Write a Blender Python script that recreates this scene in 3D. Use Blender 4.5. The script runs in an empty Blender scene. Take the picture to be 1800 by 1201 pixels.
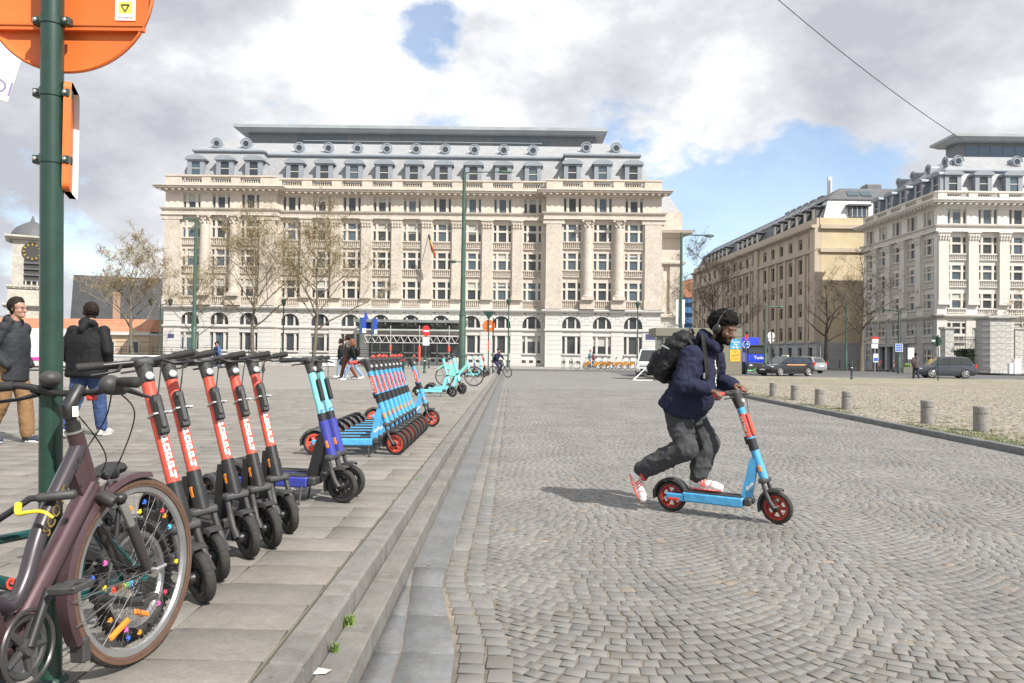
import bpy, math, random
import numpy as np
from mathutils import Vector, Matrix, noise
random.seed(7)
S = bpy.context.scene
COL = S.collection
PI = math.pi
rad = math.radians
# ---------------------------------------------------------------- camera
EYE = 1.42
cam_d = bpy.data.cameras.new('camera')
cam_d.lens = 27.0; cam_d.sensor_width = 36.0
cam_d.clip_start = 0.05; cam_d.clip_end = 5000
cam = bpy.data.objects.new('camera', cam_d); COL.objects.link(cam)
CR = Matrix.Rotation(PI/2 + 0.0159, 4, 'X') @ Matrix.Rotation(0.012, 4, 'Z')
cam.matrix_world = Matrix.Translation((0, 0, EYE)) @ CR
S.camera = cam
# ---------------------------------------------------------------- world: daylight sky with broken cloud
SUN_EL, SUN_AZ = rad(45.5), rad(136)
W = bpy.data.worlds.new('World'); S.world = W; W.use_nodes = True
wn, wl = W.node_tree.nodes, W.node_tree.links
wn.clear()
def N(t, **k):
    n = wn.new(t)
    for a, b in k.items(): setattr(n, a, b)
    return n
out = N('ShaderNodeOutputWorld')
sky = N('ShaderNodeTexSky', sky_type='NISHITA'); sky.sun_disc = False
sky.sun_elevation = SUN_EL; sky.sun_rotation = SUN_AZ
sky.air_density = 1.0; sky.dust_density = 0.3; sky.ozone_density = 1.2
bg_sky = N('ShaderNodeBackground'); bg_sky.inputs[1].default_value = 0.115
wl.new(sky.outputs[0], bg_sky.inputs[0])
tc = N('ShaderNodeTexCoord')
sep = N('ShaderNodeSeparateXYZ'); wl.new(tc.outputs['Generated'], sep.inputs[0])
def mth(op, a, b=None, c=None):
    n = N('ShaderNodeMath', operation=op)
    for i, q in enumerate((a, b, c)):
        if q is None: continue
        if isinstance(q, (int, float)): n.inputs[i].default_value = q
        else: wl.new(q, n.inputs[i])
    return n.outputs[0]
mp = N('ShaderNodeMapping'); mp.inputs['Location'].default_value = (2.3, 0.4, 1.1); mp.inputs['Scale'].default_value = (1.0, 1.0, 1.75)
wl.new(tc.outputs['Generated'], mp.inputs[0])
nrm = N('ShaderNodeVectorMath', operation='NORMALIZE'); wl.new(tc.outputs['Generated'], nrm.inputs[0])
def bump(u, v, r, amp):
    d = CR.to_3x3() @ Vector(((u-900)/1350, -(v-600.5)/1350, -1)); d.normalize()
    dt = N('ShaderNodeVectorMath', operation='DOT_PRODUCT'); wl.new(nrm.outputs[0], dt.inputs[0]); dt.inputs[1].default_value = d
    m = N('ShaderNodeMapRange', interpolation_type='SMOOTHSTEP'); m.inputs['From Min'].default_value = math.cos(r); m.inputs['From Max'].default_value = 1.0
    m.inputs['To Min'].default_value = 0; m.inputs['To Max'].default_value = amp
    wl.new(dt.outputs['Value'], m.inputs['Value']); return m.outputs[0]
def addall(a, *bs):
    for b in bs: a = mth('ADD', a, b)
    return a
def nz(scale, detail, rough, dist=0.0):
    n = N('ShaderNodeTexNoise'); n.inputs['Scale'].default_value = scale; n.inputs['Detail'].default_value = detail
    n.inputs['Roughness'].default_value = rough; n.inputs['Distortion'].default_value = dist
    wl.new(mp.outputs[0], n.inputs['Vector']); return n.outputs['Fac']
def ramp(src, pts):
    r = N('ShaderNodeValToRGB'); e = r.color_ramp.elements
    while len(e) > 2: e.remove(e[-1])
    for i, (p, c) in enumerate(pts):
        if i > 1: e.new(p)
        e[i].position = p; e[i].color = (*c, 1) if len(c) == 3 else c
    wl.new(src, r.inputs[0]); return r.outputs[0]
mask = ramp(addall(nz(3.4, 12, 0.62, 0.0), bump(1290, 310, .26, -.18), bump(1480, 200, .13, -.09), bump(1300, 40, .20, .16), bump(1480, 60, .12, .10), bump(768, 62, .065, -.15), bump(610, 60, .13, .09), bump(120, 440, .20, -.10), bump(700, 240, .30, .04), bump(1700, 80, .22, .22), bump(1180, 60, .2, .10), bump(150, 180, .3, .10)), [(0.385, (.20, .20, .20)), (0.47, (1, 1, 1))])
shade = ramp(addall(nz(4.6, 12, 0.60, 0.0), bump(180, 130, .24, -.08), bump(1720, 60, .22, -.17), bump(1130, 30, .13, -.14), bump(640, 140, .24, .07), bump(1000, 190, .2, .05), bump(60, 430, .2, -.07)), [(0.28, (0.45, 0.465, 0.51)), (0.45, (0.62, 0.635, 0.67)), (0.58, (0.88, 0.885, 0.89))])
bg_cl = N('ShaderNodeBackground'); bg_cl.inputs[1].default_value = 0.74
wl.new(shade, bg_cl.inputs[0])
mx = N('ShaderNodeMixShader'); wl.new(mask, mx.inputs[0]); wl.new(bg_sky.outputs[0], mx.inputs[1]); wl.new(bg_cl.outputs[0], mx.inputs[2])
wl.new(mx.outputs[0], out.inputs[0])
# ---------------------------------------------------------------- sun
sd = bpy.data.lights.new('sun', 'SUN'); sd.energy = 4.1; sd.angle = rad(0.5); sd.color = (1.0, 0.955, 0.89)
sun = bpy.data.objects.new('sun', sd); COL.objects.link(sun)
to_sun = Vector((math.sin(SUN_AZ)*math.cos(SUN_EL), math.cos(SUN_AZ)*math.cos(SUN_EL), math.sin(SUN_EL)))
sun.rotation_euler = to_sun.to_track_quat('Z', 'Y').to_euler()
sun.location = (20, -20, 40)
vs = S.view_settings
S.display_settings.display_device = 'sRGB'
vs.view_transform = 'Standard'; vs.look = 'None'; vs.exposure = 0.80; vs.gamma = 1.0; vs.use_curve_mapping = False
# ---------------------------------------------------------------- picture-to-place helpers (pixels of the 1800x1201 photo)
CI = CR.to_3x3()
def ray(u, v): return CI @ Vector(((u-900)/1350, -(v-600.5)/1350, -1))
def gp(u, v, z=0.0):
    d = ray(u, v); t = (z-EYE)/d.z
    return Vector((d.x*t, d.y*t, z))
def pY(u, v, Y):
    d = ray(u, v); t = Y/d.y
    return Vector((d.x*t, Y, EYE+d.z*t))
# ---------------------------------------------------------------- mesh builder
def frame_of(a, b):
    d = (b-a).normalized()
    up = Vector((0, 0, 1)) if abs(d.z) < 0.95 else Vector((1, 0, 0))
    x = d.cross(up).normalized(); y = x.cross(d).normalized()
    return x, y, d
class MB:
    def __init__(s, xf=None): s.v = []; s.f = []; s.m = []; s.cur = 0; s.xf = xf
    def add(s, vs, fs):
        o = len(s.v); s.v.extend(tuple(p) for p in vs)
        s.f.extend(tuple(i+o for i in f) for f in fs); s.m.extend([s.cur]*len(fs)); return s
    def box(s, x0, x1, y0, y1, z0, z1):
        return s.add([(x0,y0,z0),(x1,y0,z0),(x1,y1,z0),(x0,y1,z0),(x0,y0,z1),(x1,y0,z1),(x1,y1,z1),(x0,y1,z1)],
                     [(0,3,2,1),(4,5,6,7),(0,1,5,4),(1,2,6,5),(2,3,7,6),(3,0,4,7)])
    def frus(s, b, t):  # bottom / top rects (x0,x1,y0,y1,z)
        P = lambda r: [(r[0],r[2],r[4]),(r[1],r[2],r[4]),(r[1],r[3],r[4]),(r[0],r[3],r[4])]
        return s.add(P(b)+P(t), [(0,3,2,1),(4,5,6,7),(0,1,5,4),(1,2,6,5),(2,3,7,6),(3,0,4,7)])
    def bbox(s, x0, x1, y0, y1, z0, z1, b=0.01):  # box with chamfered edges
        X, Y, Z = (x0, x1), (y0, y1), (z0, z1); vs = []; idx = {}
        for i in (0,1):
            for j in (0,1):
                for k in (0,1):
                    for a in range(3):
                        p = [X[i], Y[j], Z[k]]
                        for c in range(3):
                            if c != a: p[c] += b*(1 if (i,j,k)[c] == 0 else -1)
                        idx[i,j,k,a] = len(vs); vs.append(p)
        fs = []
        for a in range(3):
            o = [c for c in range(3) if c != a]
            for e in (0,1):
                q = []
                for (p, r) in ((0,0),(1,0),(1,1),(0,1)):
                    c = [0,0,0]; c[a] = e; c[o[0]] = p; c[o[1]] = r; q.append(idx[c[0],c[1],c[2],a])
                fl = (e == 0) ^ (a == 1)
                fs.append(tuple(reversed(q)) if fl else tuple(q))
        for a in range(3):
            o = [c for c in range(3) if c != a]
            for p in (0,1):
                for r in (0,1):
                    c0 = [0,0,0]; c0[o[0]] = p; c0[o[1]] = r; c1 = list(c0); c1[a] = 1
                    fs.append((idx[(*c0, o[0])], idx[(*c1, o[0])], idx[(*c1, o[1])], idx[(*c0, o[1])]))
        for i in (0,1):
            for j in (0,1):
                for k in (0,1): fs.append((idx[i,j,k,0], idx[i,j,k,1], idx[i,j,k,2]))
        return s.add(vs, fs)
    def tube(s, pts, r, n=8, cap=True, flat=None):
        pts = [Vector(p) for p in pts]; k = len(pts)
        rs = r if isinstance(r, (list, tuple)) else [r]*k
        vs = []; fs = []; px = None
        for i, p in enumerate(pts):
            a = pts[max(i-1, 0)]; b = pts[min(i+1, k-1)]
            if (b-a).length < 1e-9: b = a+Vector((0,0,1e-3))
            x, y, d = frame_of(a, b)
            if px is not None:
                x = (px - d*px.dot(d))
                x = x.normalized() if x.length > 1e-6 else frame_of(a, b)[0]
                y = x.cross(d)
                y = y.normalized()
            px = x
            for j in range(n):
                t = 2*PI*j/n
                vs.append(p + x*(rs[i]*math.cos(t)) + y*(rs[i]*math.sin(t)*(flat or 1)))
        for i in range(k-1):
            for j in range(n):
                j2 = (j+1) % n
                fs.append((i*n+j, i*n+j2, (i+1)*n+j2, (i+1)*n+j))
        if cap: fs.append(tuple(range(n-1, -1, -1))); fs.append(tuple(range((k-1)*n, k*n)))
        return s.add(vs, fs)
    def lathe(s, prof, n=16, M=None, cap=True):
        M = M or Matrix(); vs = []; fs = []
        for (r, z) in prof:
            for j in range(n):
                t = 2*PI*j/n; vs.append(M @ Vector((r*math.cos(t), r*math.sin(t), z)))
        k = len(prof)
        for i in range(k-1):
            for j in range(n):
                j2 = (j+1) % n; fs.append((i*n+j, i*n+j2, (i+1)*n+j2, (i+1)*n+j))
        if cap: fs.append(tuple(range(n-1, -1, -1))); fs.append(tuple(range((k-1)*n, k*n)))
        return s.add(vs, fs)
    def torus(s, R, r, n=32, k=10, M=None, flat=1.0, a0=0.0, a1=2*PI):
        M = M or Matrix(); vs = []; fs = []; full = abs(a1-a0-2*PI) < 1e-6
        m = n if full else n+1
        for i in range(m):
            a = a0+(a1-a0)*i/n
            for j in range(k):
                b = 2*PI*j/k; q = R+r*math.cos(b)
                vs.append(M @ Vector((q*math.cos(a), q*math.sin(a), r*flat*math.sin(b))))
        for i in range(n):
            i2 = (i+1) % m
            for j in range(k):
                j2 = (j+1) % k; fs.append((i*k+j, i2*k+j, i2*k+j2, i*k+j2))
        return s.add(vs, fs)
    def loft(s, rings, n=20):
        # rings: (centre, axis x * rx, axis y * ry)
        vs = []; fs = []; k = len(rings)
        for (c, ax, ay) in rings:
            for j in range(n):
                t = 2*PI*j/n; ct, st = math.cos(t), math.sin(t)
                ct = math.copysign(abs(ct)**.85, ct); st = math.copysign(abs(st)**.85, st)
                vs.append(Vector(c)+Vector(ax)*ct+Vector(ay)*st)
        for i in range(k-1):
            for j in range(n): j2 = (j+1) % n; fs.append((i*n+j, i*n+j2, (i+1)*n+j2, (i+1)*n+j))
        fs.append(tuple(range(n-1, -1, -1))); fs.append(tuple(range((k-1)*n, k*n)))
        return s.add(vs, fs)
    def ell(s, c, r, n=12, k=8, M=None):
        M = M or Matrix(); c = Vector(c)
        if not isinstance(r, (tuple, list)): r = (r, r, r)
        vs = [c + M @ Vector((0,0,-r[2]))]; fs = []
        for i in range(1, k):
            t = -PI/2+PI*i/k
            for j in range(n):
                a = 2*PI*j/n
                vs.append(c + M @ Vector((r[0]*math.cos(t)*math.cos(a), r[1]*math.cos(t)*math.sin(a), r[2]*math.sin(t))))
        vs.append(c + M @ Vector((0,0,r[2]))); T = len(vs)-1
        for j in range(n):
            j2 = (j+1) % n
            fs.append((0, 1+j2, 1+j)); fs.append((T, T-n+j, T-n+j2))
            for i in range(k-2): fs.append((1+i*n+j, 1+i*n+j2, 1+(i+1)*n+j2, 1+(i+1)*n+j))
        return s.add(vs, fs)
    def prism(s, poly, a, b, M=None):  # poly in (x,z) plane, extruded along y from a to b
        M = M or Matrix(); n = len(poly)
        ar = sum(poly[i][0]*poly[(i+1) % n][1]-poly[(i+1) % n][0]*poly[i][1] for i in range(n))
        if ar < 0: poly = poly[::-1]
        vs = [M @ Vector((x, a, z)) for x, z in poly]+[M @ Vector((x, b, z)) for x, z in poly]
        fs = [tuple(range(n)), tuple(range(2*n-1, n-1, -1))]
        fs += [(i, i+n, (i+1) % n+n, (i+1) % n) for i in range(n)]
        return s.add(vs, fs)
    def quad(s, a, b, c, d): return s.add([a, b, c, d], [(0, 1, 2, 3)])
    def mesh(s, name, mats, smooth=None):
        me = bpy.data.meshes.new(name)
        v = s.v
        if s.xf is not None: v = [tuple(s.xf @ Vector(p)) for p in v]
        me.from_pydata(v, [], s.f)
        if not isinstance(mats, (list, tuple)): mats = [mats]
        for m in mats: me.materials.append(m)
        if len(mats) > 1: me.polygons.foreach_set('material_index', s.m)
        if smooth is not None:
            me.polygons.foreach_set('use_smooth', [True]*len(me.polygons))
            if smooth < 180: me.set_sharp_from_angle(angle=rad(smooth))
        me.update(); return me
    def build(s, name, mats, parent=None, smooth=None, label=None, loc=None, rotz=0.0):
        return link(name, s.mesh(name, mats, smooth), parent, loc, rotz, label)
def link(name, me, parent=None, loc=None, rotz=0.0, label=None, M=None):
    o = bpy.data.objects.new(name, me); COL.objects.link(o)
    if parent: o.parent = parent
    if M is not None: o.matrix_local = M
    else:
        if loc is not None: o.location = loc
        if rotz: o.rotation_euler = (0, 0, rotz)
    if label: o['label'] = label
    return o
def thing(name, label, cat, loc=(0,0,0), rotz=0.0, group=None):
    o = bpy.data.objects.new(name, None); COL.objects.link(o); o.empty_display_size = 0.2
    o.location = loc; o.rotation_euler = (0, 0, rotz)
    return tag(o, label, cat, group)
def tag(o, label, cat, group=None):
    o['label'] = label; o['category'] = cat
    if group: o['group'] = group
    return o
def struct(o): o['kind'] = 'structure'; return o
def stuff(o): o['kind'] = 'stuff'; return o
def copy_tree(o, parent=None):
    c = o.copy(); COL.objects.link(c)
    if parent: c.parent = parent
    for ch in list(o.children): copy_tree(ch, c)
    return c
def dup(root, label, loc, rotz, group=None):
    c = copy_tree(root); c.location = loc; c.rotation_euler = (0, 0, rotz); c['label'] = label
    if group: c['group'] = group
    return c
def smooth_path(pts, n=6):
    P = [Vector(p) for p in pts]; o = []
    for k in range(len(P)-1):
        p0, p1, p2, p3 = P[max(0, k-1)], P[k], P[k+1], P[min(len(P)-1, k+2)]
        for i in range(n):
            f = i/n; o.append(.5*((2*p1)+(p2-p0)*f+(2*p0-5*p1+4*p2-p3)*f*f+(3*p1-p0-3*p2+p3)*f**3))
    return o+[P[-1]]
def T(x, y, z): return Matrix.Translation((x, y, z))
def RX(a): return Matrix.Rotation(a, 4, 'X')
def RY(a): return Matrix.Rotation(a, 4, 'Y')
def RZ(a): return Matrix.Rotation(a, 4, 'Z')
# ---------------------------------------------------------------- materials
MATS = {}
def mat(name, col, rough=0.6, metal=0.0, var=0.12, scale=4.0, bump=0.0, bscale=40.0, spec=0.5, coat=0.0, col2=None, emit=0.0, attr=None, dirt=0.0, trans=0.0, rvar=0.08, wstain=0.0, wscale=0.5, spots=0.0):
    if name in MATS: return MATS[name]
    m = bpy.data.materials.new(name); m.use_nodes = True
    nt = m.node_tree; nd, lk = nt.nodes, nt.links
    b = nd['Principled BSDF']
    tcn = nd.new('ShaderNodeTexCoord')
    n1 = nd.new('ShaderNodeTexNoise'); n1.inputs['Scale'].default_value = scale; n1.inputs['Detail'].default_value = 6; n1.inputs['Roughness'].default_value = 0.6
    lk.new(tcn.outputs['Object'], n1.inputs['Vector'])
    r = nd.new('ShaderNodeValToRGB')
    c2 = col2 or tuple(min(1, c*(1+var)) for c in col); c1 = tuple(c*(1-var) for c in col) if col2 is None else col
    r.color_ramp.elements[0].position = 0.33; r.color_ramp.elements[1].position = 0.67
    r.color_ramp.elements[0].color = (*c1, 1); r.color_ramp.elements[1].color = (*c2, 1)
    lk.new(n1.outputs['Fac'], r.inputs[0]); src = r.outputs[0]
    if attr:
        a = nd.new('ShaderNodeAttribute'); a.attribute_name = attr
        mm = nd.new('ShaderNodeMix'); mm.data_type = 'RGBA'; mm.blend_type = 'MULTIPLY'; mm.inputs[0].default_value = 1.0
        lk.new(src, mm.inputs[6]); lk.new(a.outputs['Color'], mm.inputs[7]); src = mm.outputs[2]
    if dirt:
        n2 = nd.new('ShaderNodeTexNoise'); n2.inputs['Scale'].default_value = scale*4.3; n2.inputs['Detail'].default_value = 8; n2.inputs['Roughness'].default_value = 0.7
        lk.new(tcn.outputs['Object'], n2.inputs['Vector'])
        r2 = nd.new('ShaderNodeValToRGB'); r2.color_ramp.elements[0].position = 0.40; r2.color_ramp.elements[1].position = 0.58
        d = 1-dirt; r2.color_ramp.elements[0].color = (d, d*0.97, d*0.93, 1); r2.color_ramp.elements[1].color = (1, 1, 1, 1)
        lk.new(n2.outputs['Fac'], r2.inputs[0])
        mm = nd.new('ShaderNodeMix'); mm.data_type = 'RGBA'; mm.blend_type = 'MULTIPLY'; mm.inputs[0].default_value = 1.0
        lk.new(src, mm.inputs[6]); lk.new(r2.outputs[0], mm.inputs[7]); src = mm.outputs[2]
    if wstain:
        ge = nd.new('ShaderNodeNewGeometry'); n5 = nd.new('ShaderNodeTexNoise'); n5.inputs['Scale'].default_value = wscale; n5.inputs['Detail'].default_value = 9; n5.inputs['Roughness'].default_value = 0.62
        lk.new(ge.outputs['Position'], n5.inputs['Vector'])
        r5 = nd.new('ShaderNodeMapRange'); r5.inputs['From Min'].default_value = 0.3; r5.inputs['From Max'].default_value = 0.7; r5.inputs['To Min'].default_value = 1-wstain; r5.inputs['To Max'].default_value = 1+wstain*.8
        lk.new(n5.outputs['Fac'], r5.inputs['Value'])
        vm = nd.new('ShaderNodeVectorMath'); vm.operation = 'SCALE'; lk.new(src, vm.inputs[0]); lk.new(r5.outputs[0], vm.inputs['Scale']); src = vm.outputs[0]
    if spots:   # gum and splash marks of their own shape
        ge2 = nd.new('ShaderNodeNewGeometry'); vo_ = nd.new('ShaderNodeTexVoronoi'); vo_.inputs['Scale'].default_value = 13; lk.new(ge2.outputs['Position'], vo_.inputs['Vector'])
        sp_ = nd.new('ShaderNodeSeparateColor'); lk.new(vo_.outputs['Color'], sp_.inputs[0])
        m1 = nd.new('ShaderNodeMath'); m1.operation = 'MULTIPLY'; lk.new(sp_.outputs[0], m1.inputs[0]); lk.new(sp_.outputs[1], m1.inputs[1])
        m2 = nd.new('ShaderNodeMath'); m2.operation = 'MULTIPLY'; lk.new(m1.outputs[0], m2.inputs[0]); m2.inputs[1].default_value = .22
        m3 = nd.new('ShaderNodeMath'); m3.operation = 'LESS_THAN'; lk.new(vo_.outputs['Distance'], m3.inputs[0]); lk.new(m2.outputs[0], m3.inputs[1])
        m4 = nd.new('ShaderNodeMix'); m4.data_type = 'RGBA'; m4.blend_type = 'MULTIPLY'; m5 = nd.new('ShaderNodeMath'); m5.operation = 'MULTIPLY'; lk.new(m3.outputs[0], m5.inputs[0]); m5.inputs[1].default_value = spots
        lk.new(m5.outputs[0], m4.inputs[0]); lk.new(src, m4.inputs[6]); m4.inputs[7].default_value = (.3, .3, .31, 1); src = m4.outputs[2]
    lk.new(src, b.inputs['Base Color'])
    rr = nd.new('ShaderNodeMapRange'); rr.inputs['To Min'].default_value = max(0.02, rough-rvar); rr.inputs['To Max'].default_value = min(1, rough+rvar)
    lk.new(n1.outputs['Fac'], rr.inputs['Value']); lk.new(rr.outputs[0], b.inputs['Roughness'])
    b.inputs['Metallic'].default_value = metal; b.inputs['Specular IOR Level'].default_value = spec
    b.inputs['Coat Weight'].default_value = coat; b.inputs['Coat Roughness'].default_value = 0.08
    if trans: b.inputs['Transmission Weight'].default_value = trans
    if bump:
        n3 = nd.new('ShaderNodeTexNoise'); n3.inputs['Scale'].default_value = bscale; n3.inputs['Detail'].default_value = 5
        lk.new(tcn.outputs['Object'], n3.inputs['Vector'])
        bp = nd.new('ShaderNodeBump'); bp.inputs['Strength'].default_value = bump; bp.inputs['Distance'].default_value = 0.02
        lk.new(n3.outputs['Fac'], bp.inputs['Height']); lk.new(bp.outputs[0], b.inputs['Normal'])
    if emit:
        lk.new(src, b.inputs['Emission Color']); b.inputs['Emission Strength'].default_value = emit
    MATS[name] = m; return m
def brickmat(name, c1, c2, mortar, w, h, mort=0.02, rough=0.8, off=0.5, axis='XZ', bump=0.4, big=0.15):
    """courses of a far surface: colour and shallow relief in object space"""
    if name in MATS: return MATS[name]
    m = mat(name, c1, rough)
    nt = m.node_tree; nd, lk = nt.nodes, nt.links; b = nd['Principled BSDF']
    tcn = nd.new('ShaderNodeTexCoord'); sp = nd.new('ShaderNodeSeparateXYZ'); cb = nd.new('ShaderNodeCombineXYZ')
    lk.new(tcn.outputs['Object'], sp.inputs[0])
    if axis == 'XZ':
        ad = nd.new('ShaderNodeMath'); ad.operation = 'ADD'; lk.new(sp.outputs[0], ad.inputs[0]); lk.new(sp.outputs[1], ad.inputs[1])
        lk.new(ad.outputs[0], cb.inputs[0]); lk.new(sp.outputs[2], cb.inputs[1])
    else: lk.new(sp.outputs[0], cb.inputs[0]); lk.new(sp.outputs[1], cb.inputs[1])
    br = nd.new('ShaderNodeTexBrick'); br.offset = off
    br.inputs['Scale'].default_value = 1.0; br.inputs['Brick Width'].default_value = w; br.inputs['Row Height'].default_value = h
    br.inputs['Mortar Size'].default_value = mort; br.inputs['Mortar Smooth'].default_value = 0.2; br.inputs['Bias'].default_value = 0.0
    br.inputs['Color1'].default_value = (*c1, 1); br.inputs['Color2'].default_value = (*c2, 1); br.inputs['Mortar'].default_value = (*mortar, 1)
    lk.new(cb.outputs[0], br.inputs['Vector'])
    n2 = nd.new('ShaderNodeTexNoise'); n2.inputs['Scale'].default_value = 0.35; n2.inputs['Detail'].default_value = 8; n2.inputs['Roughness'].default_value = 0.65
    lk.new(tcn.outputs['Object'], n2.inputs['Vector'])
    r2 = nd.new('ShaderNodeMapRange'); r2.inputs['From Min'].default_value = 0.3; r2.inputs['From Max'].default_value = 0.7; r2.inputs['To Min'].default_value = 1-big; r2.inputs['To Max'].default_value = 1+big
    lk.new(n2.outputs['Fac'], r2.inputs['Value'])
    vm = nd.new('ShaderNodeVectorMath'); vm.operation = 'SCALE'
    lk.new(br.outputs['Color'], vm.inputs[0]); lk.new(r2.outputs[0], vm.inputs['Scale'])
    lk.new(vm.outputs[0], b.inputs['Base Color'])
    bp = nd.new('ShaderNodeBump'); bp.inputs['Strength'].default_value = bump; bp.inputs['Distance'].default_value = 0.02; bp.invert = True
    lk.new(br.outputs['Fac'], bp.inputs['Height']); lk.new(bp.outputs[0], b.inputs['Normal'])
    return m
def text_mesh(body, size, mats, ext=0.0015, align='CENTER', space=1.0, bold=0.0):
    cu = bpy.data.curves.new('lettering', 'FONT'); cu.body = body; cu.size = size; cu.extrude = ext; cu.align_x = align; cu.align_y = 'CENTER'
    cu.space_character = space; cu.resolution_u = 2; cu.offset = bold
    o = bpy.data.objects.new('lettering', cu); COL.objects.link(o)
    dg = bpy.context.evaluated_depsgraph_get()
    me = bpy.data.meshes.new_from_object(o.evaluated_get(dg))
    bpy.data.objects.remove(o); bpy.data.curves.remove(cu)
    me.materials.clear(); me.materials.append(mats); return me
# ================================================================ GROUND
rng = np.random.default_rng(11)
def cells_mesh(name, Q, ztop, ch, depth, inset, tone, m, dome=None):
    """many four-cornered stones in one mesh; Q is (N,4,2) counter-clockwise outlines"""
    n = len(Q); c = Q.mean(axis=1, keepdims=True)
    zt = np.broadcast_to(np.asarray(ztop, float).reshape(-1, 1), (n, 4))
    inn = c+(Q-c)*(1-inset)
    tilt = dome if dome is not None else np.zeros((n, 4))
    V = np.concatenate([np.dstack([inn, zt+tilt]), np.dstack([Q, zt-ch+tilt*0.5]), np.dstack([Q, zt-depth])], axis=1)
    f = []
    f.append([0, 1, 2, 3])
    for i in range(4):
        j = (i+1) % 4
        f.append([4+i, 4+j, j, i]); f.append([8+i, 8+j, 4+j, 4+i])
    F = (np.array(f)[None]+12*np.arange(n)[:, None, None]).reshape(-1, 4)
    me = bpy.data.meshes.new(name)
    me.vertices.add(n*12); me.vertices.foreach_set('co', V.reshape(-1).astype(np.float32))
    me.loops.add(F.size); me.loops.foreach_set('vertex_index', F.reshape(-1).astype(np.int32))
    me.polygons.add(len(F)); me.polygons.foreach_set('loop_start', (np.arange(len(F))*4).astype(np.int32))
    a = me.attributes.new('tone', 'FLOAT_COLOR', 'FACE')
    tn = np.repeat(np.c_[tone, np.ones(n)], 9, axis=0)
    a.data.foreach_set('color', tn.reshape(-1).astype(np.float32))
    me.materials.append(m); me.update(calc_edges=True); me.validate(); return me
def tones(n, s=0.055, hue=0.016):
    g = 1+rng.normal(0, s, (n, 1)); h = rng.normal(0, hue, (n, 1))
    o = np.c_[g*(1+h), g, g*(1-h)]; k = rng.random(n) < .012
    if n > 1: o[k] *= np.array([1.28, 1.12, .95])
    return np.clip(o, 0.45, 1.6)
M_sett = mat('sett_stone', (0.186, 0.180, 0.171), 0.62, wstain=.22, wscale=.8, var=0.10, scale=9, attr='tone', dirt=0.10, bump=0.35, bscale=55)
M_joint = mat('joint_sand', (0.145, 0.128, 0.104), 0.95, col2=(0.25, 0.215, 0.168), scale=1.6, bump=0.5, bscale=60, dirt=0.3)
M_slab = mat('slab_stone', (0.205, 0.190, 0.171), 0.75, wstain=.20, wscale=1.3, spots=.35, var=0.10, scale=5, attr='tone', dirt=0.14, bump=0.2, bscale=70)
M_kerb = mat('kerb_concrete', (0.175, 0.168, 0.157), 0.8, wstain=.22, wscale=1.6, spots=.45, var=0.10, scale=3, dirt=0.16, bump=0.25, bscale=60)
M_blue = mat('bluestone', (0.155, 0.160, 0.165), 0.55, wstain=.2, wscale=2.0, spots=.8, var=0.10, scale=5, dirt=0.15, bump=0.12, bscale=50)
M_slabjoint = mat('slab_joint', (0.105, 0.098, 0.080), 0.95, col2=(0.17, 0.155, 0.12), scale=2)
def sheet(name, x0, x1, y0, y1, z, m):
    return struct(MB().quad((x0,y0,z), (x1,y0,z), (x1,y1,z), (x0,y1,z)).build(name, m))
M_gnd = mat('ground_grey', (0.19, 0.185, 0.175), 0.95, scale=0.05)
sheet('ground', -2500, 2500, -1200, 4000, -0.10, M_gnd)
road = sheet('road', -90, 90, -12, 64, -0.0046, M_joint)
M_far = brickmat('far_setts', (0.178, 0.173, 0.165), (0.205, 0.200, 0.191), (0.158, 0.150, 0.138), 0.11, 0.10, 0.008, 0.75, axis='XY', bump=0.5, big=0.12)
sheet('far_road', -90, 8.0, 31, 64, -0.0005, M_far)
M_asph = mat('asphalt', (0.105, 0.105, 0.108), 0.85, var=0.15, scale=0.8, bump=0.2, bscale=120, dirt=0.12)
struct(MB().add([(7.9,53.5,-0.002),(90,49.5,-0.002),(90,64,-0.002),(36,165,-0.002),(16,165,-0.002),(16,64,-0.002),(7.9,64,-0.002)], [(0,1,2,3,4,5,6)]).build('street', M_asph))
# ---- running lines
XA, XB, XC = -0.937, -0.787, -0.640
def xF(y):
    t = min(max((5.0-y)/1.6, 0), 1); return -0.415+0.185*t*t*(3-2*t)
# kerb, step and gutter stones, one object each
kerb = struct(MB().box(XA+0.004, XB-0.012, -3, 62, -0.09, 0.16).build('kerb_bed', M_slabjoint))
kme = [MB().bbox(0, 0.148, 0, L-0.007, -0.02, 0.22, 0.014).mesh('kerb_stone', M_kerb) for L in (1.0, 0.85)]
sme = [MB().bbox(0, 0.145, 0, L-0.006, -0.06, 0.11, 0.008).mesh('step_stone', M_kerb) for L in (1.0, 0.85)]
gme = MB().bbox(0, 0.224, 0, 0.994, -0.06, 0.0, 0.004).mesh('gutter_slab', M_blue)
y = 1.98; k = 0
while y < 61:
    j = 1 if k % 3 == 1 else 0; L = (1.0, 0.85)[j]
    link('kerb_stone', kme[j], kerb, (XA, y, random.uniform(-.003, .003))); y += L; k += 1
y = 1.6; k = 0
while y < 61:
    j = 1 if k % 4 == 2 else 0; L = (1.0, 0.85)[j]
    link('step_stone', sme[j], kerb, (XB, y, random.uniform(-.002, .002))); y += L; k += 1
y = 5.12
while y < 61: link('gutter_slab', gme, kerb, (XC+0.001, y, 0)); y += 1.0
yy = [1.9, 2.4, 2.95, 3.66, 4.18, 4.7, 5.12]
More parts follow.
